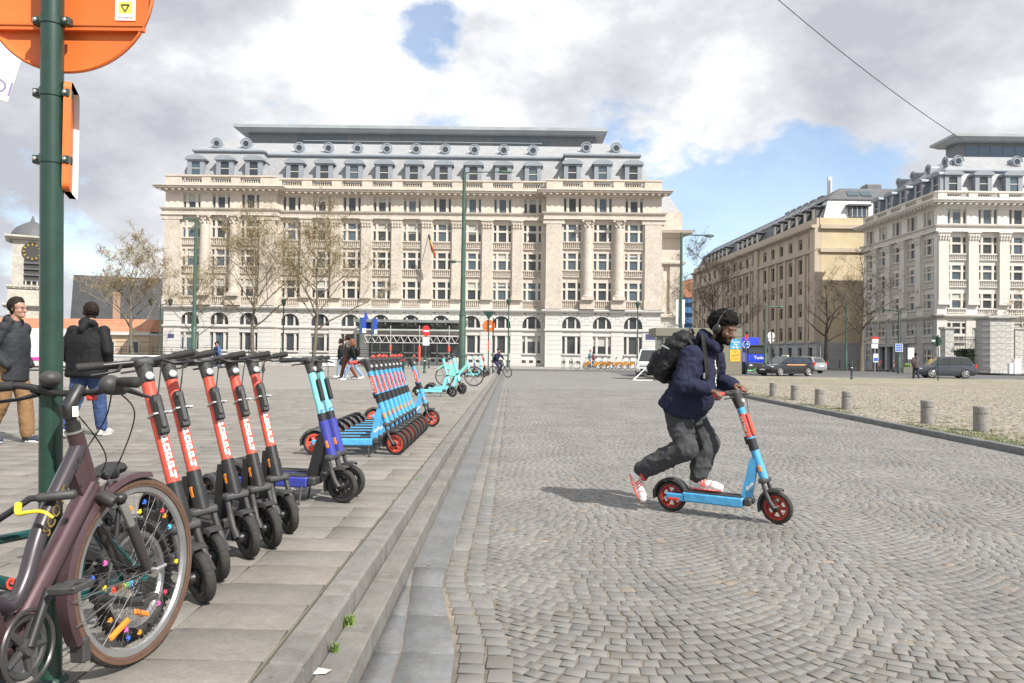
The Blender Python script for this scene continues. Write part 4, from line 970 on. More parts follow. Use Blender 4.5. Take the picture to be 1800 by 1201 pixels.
def scooter(name, label, group, st):
    """x forward, front wheel contact at the origin"""
    t = thing(name, label, 'scooter', (0,0,0), 0, group)
    R = st.get('R', .135); wb = st.get('wb', .93); rake = st.get('rake', rad(19)); h = st.get('h', 1.10)
    up = Vector((-math.sin(rake), 0, math.cos(rake))); fw = Vector((math.cos(rake), 0, math.sin(rake)))
    o0 = Vector((st.get('off', -.03), 0, R))          # steering axis foot near the axle
    def ax(s, f=0, y=0): return o0+up*s+fw*f+Vector((0, y, 0))
    zt = (h-R)/math.cos(rake)
    B, S_, D = st['low'], st['stem'], st['deck']
    # deck
    z0 = st.get('dz', .115); dh = .085; x0, x1 = -wb+.12, -.27
    d = link('deck', MB().bbox(x0, x1, -.085, .085, z0, z0+dh, .012).mesh('deck', D), t)
    link('grip_mat', MB().bbox(x0+.02, x1-.01, -.075, .075, z0+dh-.002, z0+dh+.008, .003).mesh('grip_mat', M_rub), d)
    link('deck_end', MB().bbox(x1+.002, x1+.07, -.088, .088, z0+.02, z0+dh+.004, .015).mesh('deck_end', M_plast), d)
    link('rear_arm', MB().bbox(-wb-.03, x0+.03, .052, .085, R-.025, z0+dh-.02, .01).bbox(-wb-.03, x0+.03, -.085, -.052, R-.025, z0+dh-.02, .01).mesh('rear_arm', D), d)
    # neck from deck to head tube
    a = ax(.26, -.02); b = ax(.43, -.012)
    P = [(x1-.035, z0+dh*.7), (x1+.04, z0+.02), (x1+.05, z0+.05), ((x1+.045+b.x)/2+.012, (z0+b.z)/2), (b.x+.012, b.z-.09), (b.x+.0, b.z), (b.x-.045, b.z-.005)]
    nk = link('neck', MB().prism(P, -.034, .034).mesh('neck', st.get('neck', D)), t)
    link('head_tube', MB().tube([ax(.24), ax(st.get('collar', (.47, .58))[0]-.001)], .036, 14).mesh('head_tube', st.get('neck', D), 50), nk)
    for s in (-1, 1):
        M = T(*ax(.34, -.0, s*.037)) @ RY(-rake)
        link('side_reflector', MB().bbox(-.012, .012, -.005, .005, -.03, .03, .004).mesh('side_reflector', M_orange), nk, M=M)
    # stem
    cz = st.get('collar', (.47, .58)); rr = st.get('r', .029)
    link('collar', MB().tube([ax(cz[0]), ax(cz[1])], rr+.006, 16).mesh('collar', B, 50), t)
    if 'lower' in st: link('lower_stem', MB().tube([ax(.24), ax(cz[0]-.001)], rr+.010, 16).mesh('lower_stem', st['lower'], 50), t)
    sm = link('stem', MB().tube([ax(cz[1]+.001), ax(zt-st.get('headlen', .11))], rr, 18).mesh('stem', S_, 50), t)
    hd = link('head', MB().tube([ax(zt-st.get('headlen', .11)+.001), ax(zt-.06), ax(zt-.005), ax(zt+.012)], [rr+.003, rr+.006+st.get('headr', 0)*.6, rr+.012+st.get('headr', 0), rr-.005], 16).bbox(ax(zt).x-.055, ax(zt).x+.045, -.045, .045, h-.025, h+.022, .012).mesh('head', M_plast, 50), t)
    link('headlight', MB().lathe([(.017, 0), (.02, .004), (.02, .02), (.015, .024)], 16, T(*ax(zt-.085, rr-.004)) @ RY(PI/2-rake)).mesh('headlight', M_lens, 40), hd)
    # handlebar
    w = .28; g = []
    hb = link('handlebar', MB().tube([(ax(zt).x-.03, -w+.10, h+.004), (ax(zt).x, -.05, h), (ax(zt).x, .05, h), (ax(zt).x-.03, w-.10, h+.004)], .0155, 10).mesh('handlebar', M_blk, 50), t)
    for s in (-1, 1):
        link('grip', MB().tube([(ax(zt).x-.03, s*(w-.11), h+.004), (ax(zt).x-.055, s*w, h+.008), (ax(zt).x-.056, s*(w+.004), h+.008)], [.0185, .0205, .012], 12).mesh('grip', st.get('grip', M_rub), 50), hb)
        link('brake_lever', MB().tube([(ax(zt).x, s*.10, h-.005), (ax(zt).x+.045, s*.13, h-.022), (ax(zt).x+.035, s*.19, h-.028), (ax(zt).x+.02, s*.245, h-.03)], [.009, .008, .006, .006], 7).mesh('brake_lever', M_blk, 60), hb)
    link('cable', MB().tube([(ax(zt).x+.02, .09, h-.01), (ax(zt).x+.08, .05, h-.05), ax(zt-.2, rr+.018, .01), ax(zt-.35, rr+.004)], .0035, 6).mesh('cable', M_rub, 90), hb)
    # fork
    fk = MB()
    fk.bbox(*(lambda q: (q.x-.03, q.x+.035, -.072, .072, q.z-.02, q.z+.022))(ax(.235)), .01)
    if st.get('shock', True):
        for s in (-1, 1):
            fk.tube([ax(.23, .0, s*.052), ax(.12, .0, s*.055)], [.015, .018], 10)
            fk.tube([ax(.13, 0, s*.055), ax(.05, .01, s*.058), Vector((0, s*.058, R))], [.02, .02, .024], 10)
    fo = link('fork', fk.mesh('fork', M_plast, 50), t)
    for s in (-1, 1): link('shock', MB().tube([ax(.235, .004, s*.052), ax(.15, .004, s*.0535)], .0115, 10).mesh('shock', M_alu if st.get('alu') else M_blk, 50), fo)
    # wheels
    rm = st.get('rim', M_blk)
    def wheel(nm, x):
        Mx = T(x, 0, R) @ RX(PI/2)
        tt = MB(); tt.torus(R-.021, .021, 36, 12, Mx, 1.25)
        o = link('wheel', tt.mesh('wheel', M_tyre, 60), t)
        r = MB(); r.lathe([(R-.052, -.024), (R-.034, -.024), (R-.030, 0), (R-.034, .024), (R-.052, .024), (R-.060, .014), (R-.060, -.014), (R-.052, -.024)], 32, Mx, cap=False)
        r.lathe([(.0, -.03), (.03, -.03), (.036, -.022), (.036, .022), (.03, .03), (0, .03)], 16, Mx)
        for k in range(6):
            a = 2*PI*k/6
            for da in (-.13, .13):
                r.tube([Mx @ Vector((.03*math.cos(a+da), .03*math.sin(a+da), 0)), Mx @ Vector(((R-.05)*math.cos(a+da*.55), (R-.05)*math.sin(a+da*.55), 0))], [.012, .009], 6)
        link('rim', r.mesh('rim', rm, 40), o)
        link('hub_cap', MB().lathe([(.0, -.062), (.022, -.060), (.03, -.045), (.03, .045), (.022, .060), (.0, .062)], 14, Mx).mesh('hub_cap', M_blk, 40), o)
        return o
    fwh = wheel('front', 0); rw = wheel('rear', -wb)
    def fender(x, a0, a1, wd, rx=.018):
        mb = MB(); n = 12
        for s in (0, 1):
            r_ = R+rx+.006*s
            for i in range(n+1):
                a = a0+(a1-a0)*i/n; c, sn = math.cos(a), math.sin(a)
                for (yy, dr) in ((-wd, -.02), (-wd*.75, 0), (wd*.75, 0), (wd, -.02)): mb.v.append((x+(r_+dr)*c, yy, R+(r_+dr)*sn))
        K = 4*(n+1)
        for i in range(n):
            for j in range(3):
                p = i*4+j; q = p+4
                mb.f += [(p, p+1, q+1, q), (K+p, K+q, K+q+1, K+p+1)]; mb.m += [0, 0]
            mb.f += [(i*4, i*4+4, K+i*4+4, K+i*4), (i*4+3, K+i*4+3, K+i*4+7, i*4+7)]; mb.m += [0, 0]
        mb.f += [(0, K, K+1, 1), (1, K+1, K+2, 2), (2, K+2, K+3, 3), (n*4, n*4+1, K+n*4+1, K+n*4), (n*4+1, n*4+2, K+n*4+2, K+n*4+1), (n*4+2, n*4+3, K+n*4+3, K+n*4+2)]; mb.m += [0]*6
        return mb
    f1 = link('front_fender', fender(0, rad(72), rad(200), .042).mesh('front_fender', M_plast, 40), t)
    f2 = link('rear_fender', fender(-wb, rad(25), rad(192), .052, .024).mesh('rear_fender', M_plast, 40), t)
    link('tail_light', MB().bbox(-wb-R-.035, -wb-R-.024, -.03, .03, R+.02, R+.05, .003).mesh('tail_light', M_redl), f2)
    if st.get('cover'):
        for s in (-1, 1): link('wheel_reflector', MB().bbox(-wb-.01, -wb+.10, s*.088-.004, s*.088+.004, R-.022, R+.004, .004).mesh('wheel_reflector', M_redl), rw)
    kk = MB(); kk.tube([(-.31, -.08, z0+.01), (-.30, -.15, .005)], .008, 7); kk.tube([(-.30, -.15, .006), (-.28, -.185, .004)], .009, 6)
    link('kickstand', kk.mesh('kickstand', M_plast), t)
    # lock and print
    if st.get('lock'):
        lk = link('lock_box', MB().bbox(-.02, .022, -.024, .024, -.10, .10, .008).mesh('lock_box', M_blk), t, M=T(*ax(zt-.285, rr+.012)) @ RY(-rake))
        link('lock_handle', MB().bbox(.0225, .034, -.014, .014, -.07, .07, .006).mesh('lock_handle', M_plast), lk)
        link('clamp', MB().bbox(-.072, .028, -.036, .036, .0, .012, .003).bbox(-.01, .012, .036, .062, -.001, .013, .003).mesh('clamp', M_alu), lk)
        GL = {'P': ('111', '101', '111', '100', '100'), 'O': ('111', '101', '101', '101', '111'), 'Y': ('101', '101', '111', '001', '001')}
        GL['P'] = ('111', '101', '111', '100')
        GL['O'] = ('111', '101', '101', '111'); GL['Y'] = ('101', '101', '111', '001')
        for i, c in enumerate('POPPY'):
            mb = MB(); px = .0100
            for r0, rowb in enumerate(GL[c]):
                for c0, bit in enumerate(rowb):
                    if bit == '1':
                        y0 = (c0-1.5)*px*1.02; aa = y0/rr; bb = (y0+px)/rr; v = []
                        for an in (aa, (aa+bb)/2, bb):
                            for zz in (-r0*px*.98, -(r0+1)*px*.98): v.append(ax(zt-.383-i*.0445+zz) + fw*((rr+.0012)*math.cos(an)) + Vector((0, (rr+.0012)*math.sin(an), 0)))
                        mb.add(v, [(0, 1, 3, 2), (2, 3, 5, 4)])
            link('letter', mb.mesh('letter', M_white), sm)
    if st.get('sticker'):
        vs = []; n = 8; s0, s1 = zt-.40, zt-.19
        mb = MB(); v = []
        for i in range(n+1):
            an = -PI/2-.75+1.75*i/n
            for s in (s0, s1): v.append(ax(s)+fw*((rr+.001)*math.cos(an))+Vector((0, (rr+.001)*math.sin(an), 0)))
        mb.add(v, [(2*i, 2*i+2, 2*i+3, 2*i+1) for i in range(n)])
        stk = link('sticker', mb.mesh('sticker', M_red), sm)
        tm = text_mesh('try free! :)', .042, M_white, .0006, bold=.0006)
        Mt = Matrix((( -fw.x*0+up.x*-1, fw.x*1, 0, 0), (0, 0, -1, 0), (-up.z, fw.z, 0, 0), (0, 0, 0, 1)))
        Mt.translation = ax((s0+s1)/2, 0, -(rr+.003))
        link('lettering', tm, sm, M=Mt)
        link('stem_pad', MB().bbox(-.012, .02, -.02, .02, -.10, .10, .01).mesh('stem_pad', M_red), sm, M=T(*ax((s0+s1)/2, rr+.004)) @ RY(-rake))
        link('phone_clip', MB().bbox(-.016, .012, -.018, .018, -.035, .035, .006).mesh('phone_clip', M_blk), sm, M=T(*ax(zt-.42, -rr-.004)) @ RY(-rake))
        tm = text_mesh('dott', .05, M_white, .0006, bold=.001)
        na = Vector((a.x-.05-(x1-.03), 0, a.z-.06-(z0+dh))).normalized()
        Mt = Matrix(((na.x, -na.z, 0, 0), (0, 0, -1, 0), (na.z, na.x, 0, 0), (0, 0, 0, 1))); Mt.translation = Vector(((x1-.02+a.x)/2-.012, -.0355, (z0+dh+a.z)/2+.01))
        link('lettering', tm, nk, M=Mt)
    if st.get('second'):
        link('lock_box', MB().bbox(-.014, .02, -.018, .018, -.09, .09, .008).mesh('lock_box', M_blk), t, M=T(*ax(zt-.26, rr+.012)) @ RY(-rake))
        tm = text_mesh('iuoo', .05, M_ultra, .0006, bold=.001); an = rad(-32); nv = fw*math.cos(an)+Vector((0, math.sin(an), 0)); yv = nv.cross(-up)
        Mt = Matrix(((-up.x, yv.x, nv.x, 0), (-up.y, yv.y, nv.y, 0), (-up.z, yv.z, nv.z, 0), (0, 0, 0, 1))); Mt.translation = ax(zt-.46)+nv*(rr+.002)
        link('lettering', tm, sm, M=Mt)
    t['front_axis'] = [*o0, *up]
    return t
STEER = {'front_wheel', 'handlebar', 'fork', 'stem', 'head', 'front_fender', 'collar', 'lock_box', 'lower_stem', 'front_tube', 'cable'}
def steer(t, ang):
    v = list(t['front_axis']); o, u = Vector(v[:3]), Vector(v[3:])
    M = Matrix.Translation(o) @ Matrix.Rotation(ang, 4, u) @ Matrix.Translation(-o)
    first = True
    for c in t.children:
        b = c.name.split('.')[0]
        if b in STEER or (b == 'wheel' and first): c.matrix_basis = M @ c.matrix_basis
        if b == 'wheel': first = False
STE = {}
def place(o, p, hd, label, st=0, first=False, group=None, lean=0):
    c = o if first else copy_tree(o)
    c.location = p; c.rotation_euler = (lean, 0, hd); c['label'] = label
    if group: c['group'] = group
    base = STE.get(o.name, 0); STE[c.name] = st
    if st-base: steer(c, st-base)
    return c
PZ = .221
# --- five red scooters with POPPY on the stem
poppy = scooter('electric_scooter', 'x', 'red scooters parked in a row beside the bicycles', dict(low=M_blk, stem=M_red, deck=M_blk, neck=M_blk, rake=rad(19), h=1.14, collar=(.36, .45), r=.031, lock=True, wb=.98, R=.13, off=-.035, rim=M_blk, lower=M_blk))
pl_ = [(356, 1063), (384, 1024), (438, 985), (478, 967), (508, 941)]
lb = ['red scooter nearest to the bicycles, partly behind the purple bicycle wheel', 'second red scooter counting from the purple bicycle', 'middle red scooter of the row, counted from the purple bicycle', 'fourth red scooter, one from the end next to the turquoise scooters', 'red scooter at the end of its row, next to the turquoise scooters']
for i, (u, v) in enumerate(pl_):
    p = gp(u, v-4, .22); place(poppy, (p.x, p.y, PZ), rad((-29, -33, -36, -39, -41)[i]), lb[i], rad((-15, -14, -10, -10, -8)[i]), i == 0, lean=rad(3.5))
# --- turquoise and blue pair
tier = scooter('electric_scooter', 'x', 'turquoise and ultramarine scooters', dict(low=M_blk, stem=M_turq, deck=M_ultra, neck=M_blk, rake=rad(16), h=1.13, collar=(.53, .59), r=.030, R=.135, lower=M_ultra, second=True, wb=.95))
p = gp(602, 884, .22); place(tier, (p.x, p.y, PZ), rad(-12), 'turquoise scooter with ultramarine deck, the nearer of the pair, standing before the sky blue row', rad(-8), True)
p = gp(613, 876, .22); place(tier, (p.x, p.y+.05, PZ), rad(-11), 'turquoise scooter half hidden directly behind the nearer turquoise scooter', rad(-6))
# --- sky blue row
M_rimr = mat('rim_red', (0.64, 0.095, 0.055), .45, var=.08, scale=9, dirt=.12)
M_rimd = mat('rim_dark_red', (0.36, 0.035, 0.022), .45, var=.1, scale=9, dirt=.2)
dst = dict(r=.034, headlen=.135, headr=.010, low=M_blk, stem=M_dott, deck=M_dott, rake=rad(19), h=1.10, collar=(.50, .60), R=.14, rim=M_rimr, grip=M_grip, sticker=True, alu=True, cover=True, wb=.93)
dott = scooter('electric_scooter', 'x', 'sky blue scooters parked side by side along the kerb', dst)
nm = ['first and nearest', 'second', 'third', 'fourth', 'fifth', 'sixth', 'seventh', 'last and farthest']
p0, p1 = gp(696, 800, .22), gp(738, 762, .22)
for i in range(8):
    q = p0.lerp(p1, i/7); place(dott, (q.x, q.y, PZ), rad(6+random.uniform(-2, 2)), '%s sky blue scooter of the tight row of eight' % nm[i], rad(-28+random.uniform(-4, 4)), i == 0)
p = gp(759, 750, .22); place(dott, (p.x, p.y, PZ), rad(4), 'single sky blue scooter standing apart beyond the tight row', rad(-22))
RIDE = gp(1366, 921, 0.0); RH = rad(-31)
ride = place(dott, (RIDE.x, RIDE.y, 0.0), RH, 'sky blue scooter with red wheels that the man is pushing across the setts', rad(-12), group='sky blue scooter in use')
ride['group'] = 'sky blue scooters in use'
for c_ in list(ride.children):
    if c_.name.startswith('kickstand'): bpy.data.objects.remove(c_)
for w_ in ride.children:
    if w_.name.startswith('wheel'):
        for r_ in w_.children:
            if r_.name.startswith('rim'): r_.data = r_.data.copy(); r_.data.materials[0] = M_rimd
for o_ in list(bpy.data.objects):
    if o_.name.startswith('stem_pad') and o_.parent.parent is not ride: bpy.data.objects.remove(o_)
# --- pale turquoise scooters farther on
ptq = scooter('electric_scooter', 'x', 'pale turquoise scooters near the mint bicycle', dict(low=M_blk, stem=M_turq, deck=M_turq, neck=M_turq, rake=rad(15), h=1.15, collar=(.44, .48), r=.036, R=.135, wb=.95))
for i, (u, v, l) in enumerate([(795, 698, 'pale turquoise scooter, nearest of the three by the mint bicycle'), (812, 693, 'pale turquoise scooter in the middle, by the mint bicycle'), (813, 690, 'pale turquoise scooter farthest of the three, touching the mint bicycle')]):
    p = gp(u, v, .22); place(ptq, (p.x, p.y, PZ), rad(-8+4*i), l, rad(-5), i == 0)
# --- scooters behind the mint bicycle, by the orange disc sign
p = gp(848, 663, .22); place(tier, (p.x-.25, p.y, PZ), rad(-20), 'turquoise and blue scooter behind the mint bicycle', 0)
p = gp(850, 664, .22); place(ptq, (p.x, p.y, PZ), rad(-25), 'pale turquoise scooter left of the red one behind the mint bicycle', 0)
p = gp(857, 661, .22); place(poppy, (p.x, p.y, PZ), rad(-30), 'red scooter parked at the foot of the orange disc sign', 0)
# --- lone far ones
p = gp(462, 656, .22); place(poppy, (p.x, p.y, PZ), rad(-75), 'lone red scooter standing far out on the plaza before the low wall', 0)
lime = scooter('electric_scooter', 'x', 'green scooters by the kiosk', dict(low=M_blk, stem=M_lime, deck=M_lime, neck=M_lime, rake=rad(16), h=1.13, R=.135, r=.034))
p = gp(1308, 654.5, 0.0); place(lime, (p.x, p.y, 0), rad(200), 'green scooter with upright stem left of the black taxi', 0, True)
p = gp(1338, 652, 0.0); place(lime, (p.x, p.y, 0), rad(10), 'green scooter close behind the black taxi', 0)
# ================================================================ BICYCLES
M_plum = mat('plum_paint', (0.082, 0.046, 0.054), 0.38, var=.14, scale=3, metal=.35, coat=.3, dirt=.08)
M_plumd = mat('plum_dark', (0.045, 0.036, 0.042), 0.35, var=.10, scale=3, metal=.3, coat=.5)
M_teal = mat('teal_paint', (0.012, 0.085, 0.085), 0.3, metal=.2, coat=.5, dirt=.1)
M_tan_w = mat('brown_sidewall', (0.125, 0.068, 0.042), .75, var=.12, scale=9, dirt=.15)
M_rimal = mat('rim_alloy', (0.42, 0.42, 0.42), .35, metal=.8, scale=12)
M_spoke = mat('spoke_steel', (0.13, 0.13, 0.13), .5, metal=.6)
M_yel2 = mat('yellow_lever', (0.75, 0.55, 0.02), .35, coat=.4)
M_dkgrey = mat('dark_fork', (0.06, 0.055, 0.055), .4, metal=.4, coat=.3, dirt=.1)
M_amber = mat('amber_reflector', (0.72, 0.23, 0.02), .2, coat=.8)
def bike_wheel(t, x, R, tw, side=M_tyre, rim=M_rimal, ns=32, knob=False, hub=M_blk, sp=True, z=None, blades=0):
    Mx = T(x, 0, R if z is None else z) @ RX(PI/2)
    w = MB(); w.torus(R-tw, tw, 64, 10, Mx)
    if knob:
        for k in range(56):
            a = 2*PI*k/56
            for yy in (-.4, .4): 
                c = Mx @ Vector(((R-.002)*math.cos(a+yy*.05), (R-.002)*math.sin(a+yy*.05), yy*tw*1.6)); w.ell(c, (.007, .005, .007), 5, 3)
    o = link('wheel', w.mesh('wheel', M_tyre, 60), t)
    if side is not M_tyre:
        s = MB()
        for sg in (-1, 1): s.lathe([(R-tw*1.75, sg*tw*.80), (R-tw*1.0, sg*tw*1.02), (R-tw*.55, sg*tw*.93), (R-tw*.55, sg*tw*.85), (R-tw*1.0, sg*tw*.9), (R-tw*1.75, sg*tw*.7)], 64, Mx, cap=False)
        link('sidewall', s.mesh('sidewall', side, 60), o)
    r = MB(); q = R-2*tw
    r.lathe([(q+.008, -.013), (q-.016, -.010), (q-.022, 0), (q-.016, .010), (q+.008, .013), (q+.004, 0), (q+.008, -.013)], 64, Mx, cap=False)
    link('rim', r.mesh('rim', rim, 30), o)
    h = MB(); h.lathe([(.012, -.05), (.024, -.03), (.014, -.024), (.014, .024), (.024, .03), (.012, .05)], 14, Mx); h.tube([Mx @ Vector((0, 0, -.07)), Mx @ Vector((0, 0, .07))], .006, 8)
    link('hub', h.mesh('hub', hub, 40), o)
    if sp:
        s = MB()
        for k in range(ns):
            a = 2*PI*k/ns; sd = 1 if k % 2 else -1; da = .55*(1 if (k//2) % 2 else -1)
            s.tube([Mx @ Vector((.021*math.cos(a+da), .021*math.sin(a+da), sd*.027)), Mx @ Vector(((q-.012)*math.cos(a), (q-.012)*math.sin(a), sd*.003))], .0010, 4, cap=False)
        stuff(link('spokes', s.mesh('spokes', M_spoke), o))
    for k in range(blades):
        a = 2*PI*k/blades
        link('blade_spoke', MB().tube([Mx @ Vector((.02*math.cos(a), .02*math.sin(a), 0)), Mx @ Vector(((q-.01)*math.cos(a), (q-.01)*math.sin(a), 0))], [.012, .009], 6).mesh('blade_spoke', M_blk), o)
    return o
def chainset(t, bb, ang, R=.095, m=M_plast):
    Mx = T(bb[0], -.06, bb[1]) @ RX(PI/2)
    c = MB(); c.torus(R-.012, .012, 32, 6, Mx, .5)
    for k in range(5):
        a = ang+2*PI*k/5; c.tube([Mx @ Vector((0, 0, 0)), Mx @ Vector(((R-.01)*math.cos(a), (R-.01)*math.sin(a), 0))], [.014, .01], 6)
    c.lathe([(.025, -.01), (.03, 0), (.025, .02)], 14, Mx)
    cs = link('chainset', c.mesh('chainset', m, 40), t)
    g = MB(); g.torus(R+.012, .007, 36, 6, T(bb[0], -.073, bb[1]) @ RX(PI/2), .8); link('chain_guard', g.mesh('chain_guard', M_dkgrey, 50), cs)
    for s in (-1, 1):
        dx, dz = math.cos(ang)*(-s), math.sin(ang)*(-s)
        e = Vector((bb[0]+.17*dx, s*.10, bb[1]+.17*dz))
        k = link('crank', MB().tube([(bb[0], s*.075, bb[1]), e-Vector((0, s*.012, 0))], [.016, .013], 8).mesh('crank', M_blk, 60), t)
        pd = MB(); pd.bbox(e.x-.05, e.x-.025, min(s*.115, s*.205), max(s*.115, s*.205), e.z-.012, e.z+.012, .005); pd.bbox(e.x+.025, e.x+.05, min(s*.115, s*.205), max(s*.115, s*.205), e.z-.012, e.z+.012, .005)
        pd.bbox(e.x-.024, e.x+.024, min(s*.10, s*.16), max(s*.10, s*.16), e.z-.009, e.z+.009, .004)
        pd.bbox(e.x-.05, e.x+.05, min(s*.19, s*.204), max(s*.19, s*.204), e.z-.010, e.z+.010, .004)
        link('pedal', pd.mesh('pedal', M_plast), k)
    return cs
def rot_steer(t, kids, o, u, ang):
    M = Matrix.Translation(o) @ Matrix.Rotation(ang, 4, u) @ Matrix.Translation(-o)
    for k in kids: k.matrix_basis = M @ k.matrix_basis
# ---- purple bicycle, nearest object on the left
pb = thing('bicycle', 'purple bicycle with star beads on its spokes, leaning on the green post', 'bicycle')
R = .352
fw_ = bike_wheel(pb, 0, R, .021, M_tan_w, M_rimal, 36)
rw_ = bike_wheel(pb, -1.10, R, .021, M_tan_w, M_rimal, 36)
hb_, ht_ = Vector((-.205, 0, .665)), Vector((-.285, 0, .90)); u_ = (ht_-hb_).normalized()
bb_ = Vector((-.66, 0, .30)); stt = Vector((-.80, 0, .70)); ra = Vector((-1.10, 0, R))
fr = MB()
fr.tube([hb_-u_*.012, ht_+u_*.012], .028, 14)
fr.tube([hb_+u_*.05, (hb_+u_*.05).lerp(bb_, .85), bb_], [.035, .036, .034], 14)
frame = link('frame', fr.mesh('frame', M_plum, 50), pb)
t2 = MB(); a_ = ht_-u_*.045
pth = smooth_path([a_, a_.lerp(bb_+Vector((-.02, 0, .10)), .5), Vector((-.565, 0, .475)), Vector((-.64, 0, .415)), Vector((-.745, 0, .48))], 7); t2.tube(pth, [.0285-.006*i/len(pth) for i in range(len(pth))], 14)
link('top_tube', t2.mesh('top_tube', M_plumd, 60), frame)
t3 = MB(); t3.tube([bb_, stt], .018, 12)
for s in (-1, 1): t3.tube([bb_+Vector((0, s*.03, 0)), ra+Vector((0, s*.06, 0))], .010, 8); t3.tube([stt.lerp(bb_, .2)+Vector((0, s*.015, 0)), ra+Vector((0, s*.06, 0))], .008, 8)
link('rear_frame', t3.mesh('rear_frame', M_plum, 50), frame)
link('bracket_shell', MB().lathe([(.03, -.04), (.03, .04)], 14, T(*bb_) @ RX(PI/2)).mesh('bracket_shell', M_plumd, 40), frame)
link('gusset', MB().prism([(hb_.x-.02, hb_.z+.06), (ht_.x-.01, ht_.z-.06), (-.335, .78), (-.29, .68)], -.02, .02).mesh('gusset', M_plum), frame)
dn = (bb_-(hb_+u_*.05)).normalized()
M_gold2 = mat('gold_print', (.30, .20, .07), .4, metal=.5)
for txt, tube_p, off, sz, mt in (('SCOTT', a_.lerp(bb_+Vector((-.02, 0, .10)), .42), .0285, .055, M_gold2), ('SUB', a_.lerp(bb_+Vector((-.02, 0, .10)), .12), .0285, .03, M_plast)):
    tm = text_mesh(txt, sz, mt, .0005, bold=.0008)
    d_ = (a_-(bb_+Vector((-.02, 0, .10)))).normalized()
    Mt = Matrix(((d_.x, -d_.z, 0, 0), (0, 0, -1, 0), (d_.z, d_.x, 0, 0), (0, 0, 0, 1))); Mt.translation = tube_p+Vector((0, -off, 0)); link('lettering', tm, frame, M=Mt)
# fork with suspension
fk = MB()
fk.tube([hb_-u_*.02-Vector((0, .075, 0)), hb_-u_*.02-Vector((0, .04, 0))+u_*.025, hb_-u_*.015+u_*.025, hb_-u_*.02+Vector((0, .04, 0))+u_*.025, hb_-u_*.02+Vector((0, .075, 0))], [.024, .024, .022, .024, .024], 10)
fork = link('fork', fk.mesh('fork', M_dkgrey, 50), pb)
leg0 = hb_-u_*.03+Vector((.045, 0, 0))
for s in (-1, 1):
    o = Vector((0, s*.068, 0)); e = Vector((0, s*.058, R))
    mid = leg0.lerp(Vector((0, 0, R)), .36)
    link('stanchion', MB().tube([leg0+o, mid+o], .0165, 12).mesh('stanchion', M_alu, 50), fork)
    link('fork_leg', MB().tube([mid.lerp(leg0, .12)+o, mid+o, e.lerp(mid+o, .1), e], [.021, .0215, .018, .02], 12).mesh('fork_leg', M_dkgrey, 50), fork)
    link('crown_knob', MB().ell(leg0+o+u_*.02, (.026, .026, .02), 10, 6).mesh('crown_knob', M_blk, 90), fork)
link('axle_lever', MB().tube([(0, -.07, R), (.0, -.095, R), (.03, -.10, R+.005), (.045, -.10, R+.006)], [.011, .009, .007, .007], 8).mesh('axle_lever', M_alu, 60), fork)
# mudguard with stays
mg = MB(); n = 26
for s in (0, 1):
    for i in range(n+1):
        a = rad(76)+rad(132)*i/n; r_ = R+.016+.003*s
        for (yy, dr) in ((-.032, -.018), (-.022, 0), (.022, 0), (.032, -.018)): mg.v.append(((r_+dr)*math.cos(a), yy, R+(r_+dr)*math.sin(a)))
K = 4*(n+1)
for i in range(n):
    for j in range(3): p = i*4+j; mg.f += [(p, p+1, p+5, p+4), (K+p, K+p+4, K+p+5, K+p+1)]; mg.m += [0, 0]
    mg.f += [(i*4, i*4+4, K+i*4+4, K+i*4), (i*4+3, K+i*4+3, K+i*4+7, i*4+7)]; mg.m += [0, 0]
mud = link('mudguard', mg.mesh('mudguard', M_plum, 50), pb)
for s in (-1, 1):
    for a in (rad(196), rad(182)): link('stay', MB().tube([(-.02, s*.075, R), ((R+.01)*math.cos(a), s*.033, R+(R+.01)*math.sin(a))], .0024, 6).mesh('stay', M_spoke), mud)
link('mud_flap', MB().bbox(-.312, -.275, -.03, .03, .115, .20, .006).mesh('mud_flap', M_plast), mud, M=Matrix.Identity(4))
# stars on spokes
SC = {'p': (.72, .13, .42), 'y': (.75, .60, .04), 'b': (.05, .13, .55), 'o': (.75, .28, .03), 'r': (.65, .06, .10), 'c': (.10, .50, .70)}
SM = {k: mat('bead_'+k, c, .35) for k, c in SC.items()}
sms = {}
for k in SC:
    P = [((.0105 if i % 2 == 0 else .0048)*math.sin(PI*i/5), (.0105 if i % 2 == 0 else .0048)*math.cos(PI*i/5)) for i in range(10)]
    sms[k] = MB().prism(P, -.004, .004).mesh('star_bead', SM[k])
for k, a, r in (('p', 158, .62), ('b', 172, .80), ('y', 186, .60), ('o', 97, .80), ('y', 84, .72), ('b', 78, .84), ('r', 50, .83), ('o', 44, .80), ('c', 30, .78), ('y', 352, .80), ('r', 320, .70), ('p', 305, .68), ('o', 270, .80), ('b', 255, .82), ('p', 250, .72), ('o', 222, .70)):
    a_r = rad(a); q = (R-.05)*r
    link('star_bead', sms[k], fw_, M=T(q*math.cos(a_r), -.012, R+q*math.sin(a_r)) @ RY(random.uniform(0, 3)))
link('wheel_reflector', MB().bbox(-.012, .012, -.014, .004, -.055, .055, .006).mesh('wheel_reflector', M_amber), fw_, M=T(-.11, -.006, R-.19) @ RY(rad(70)))
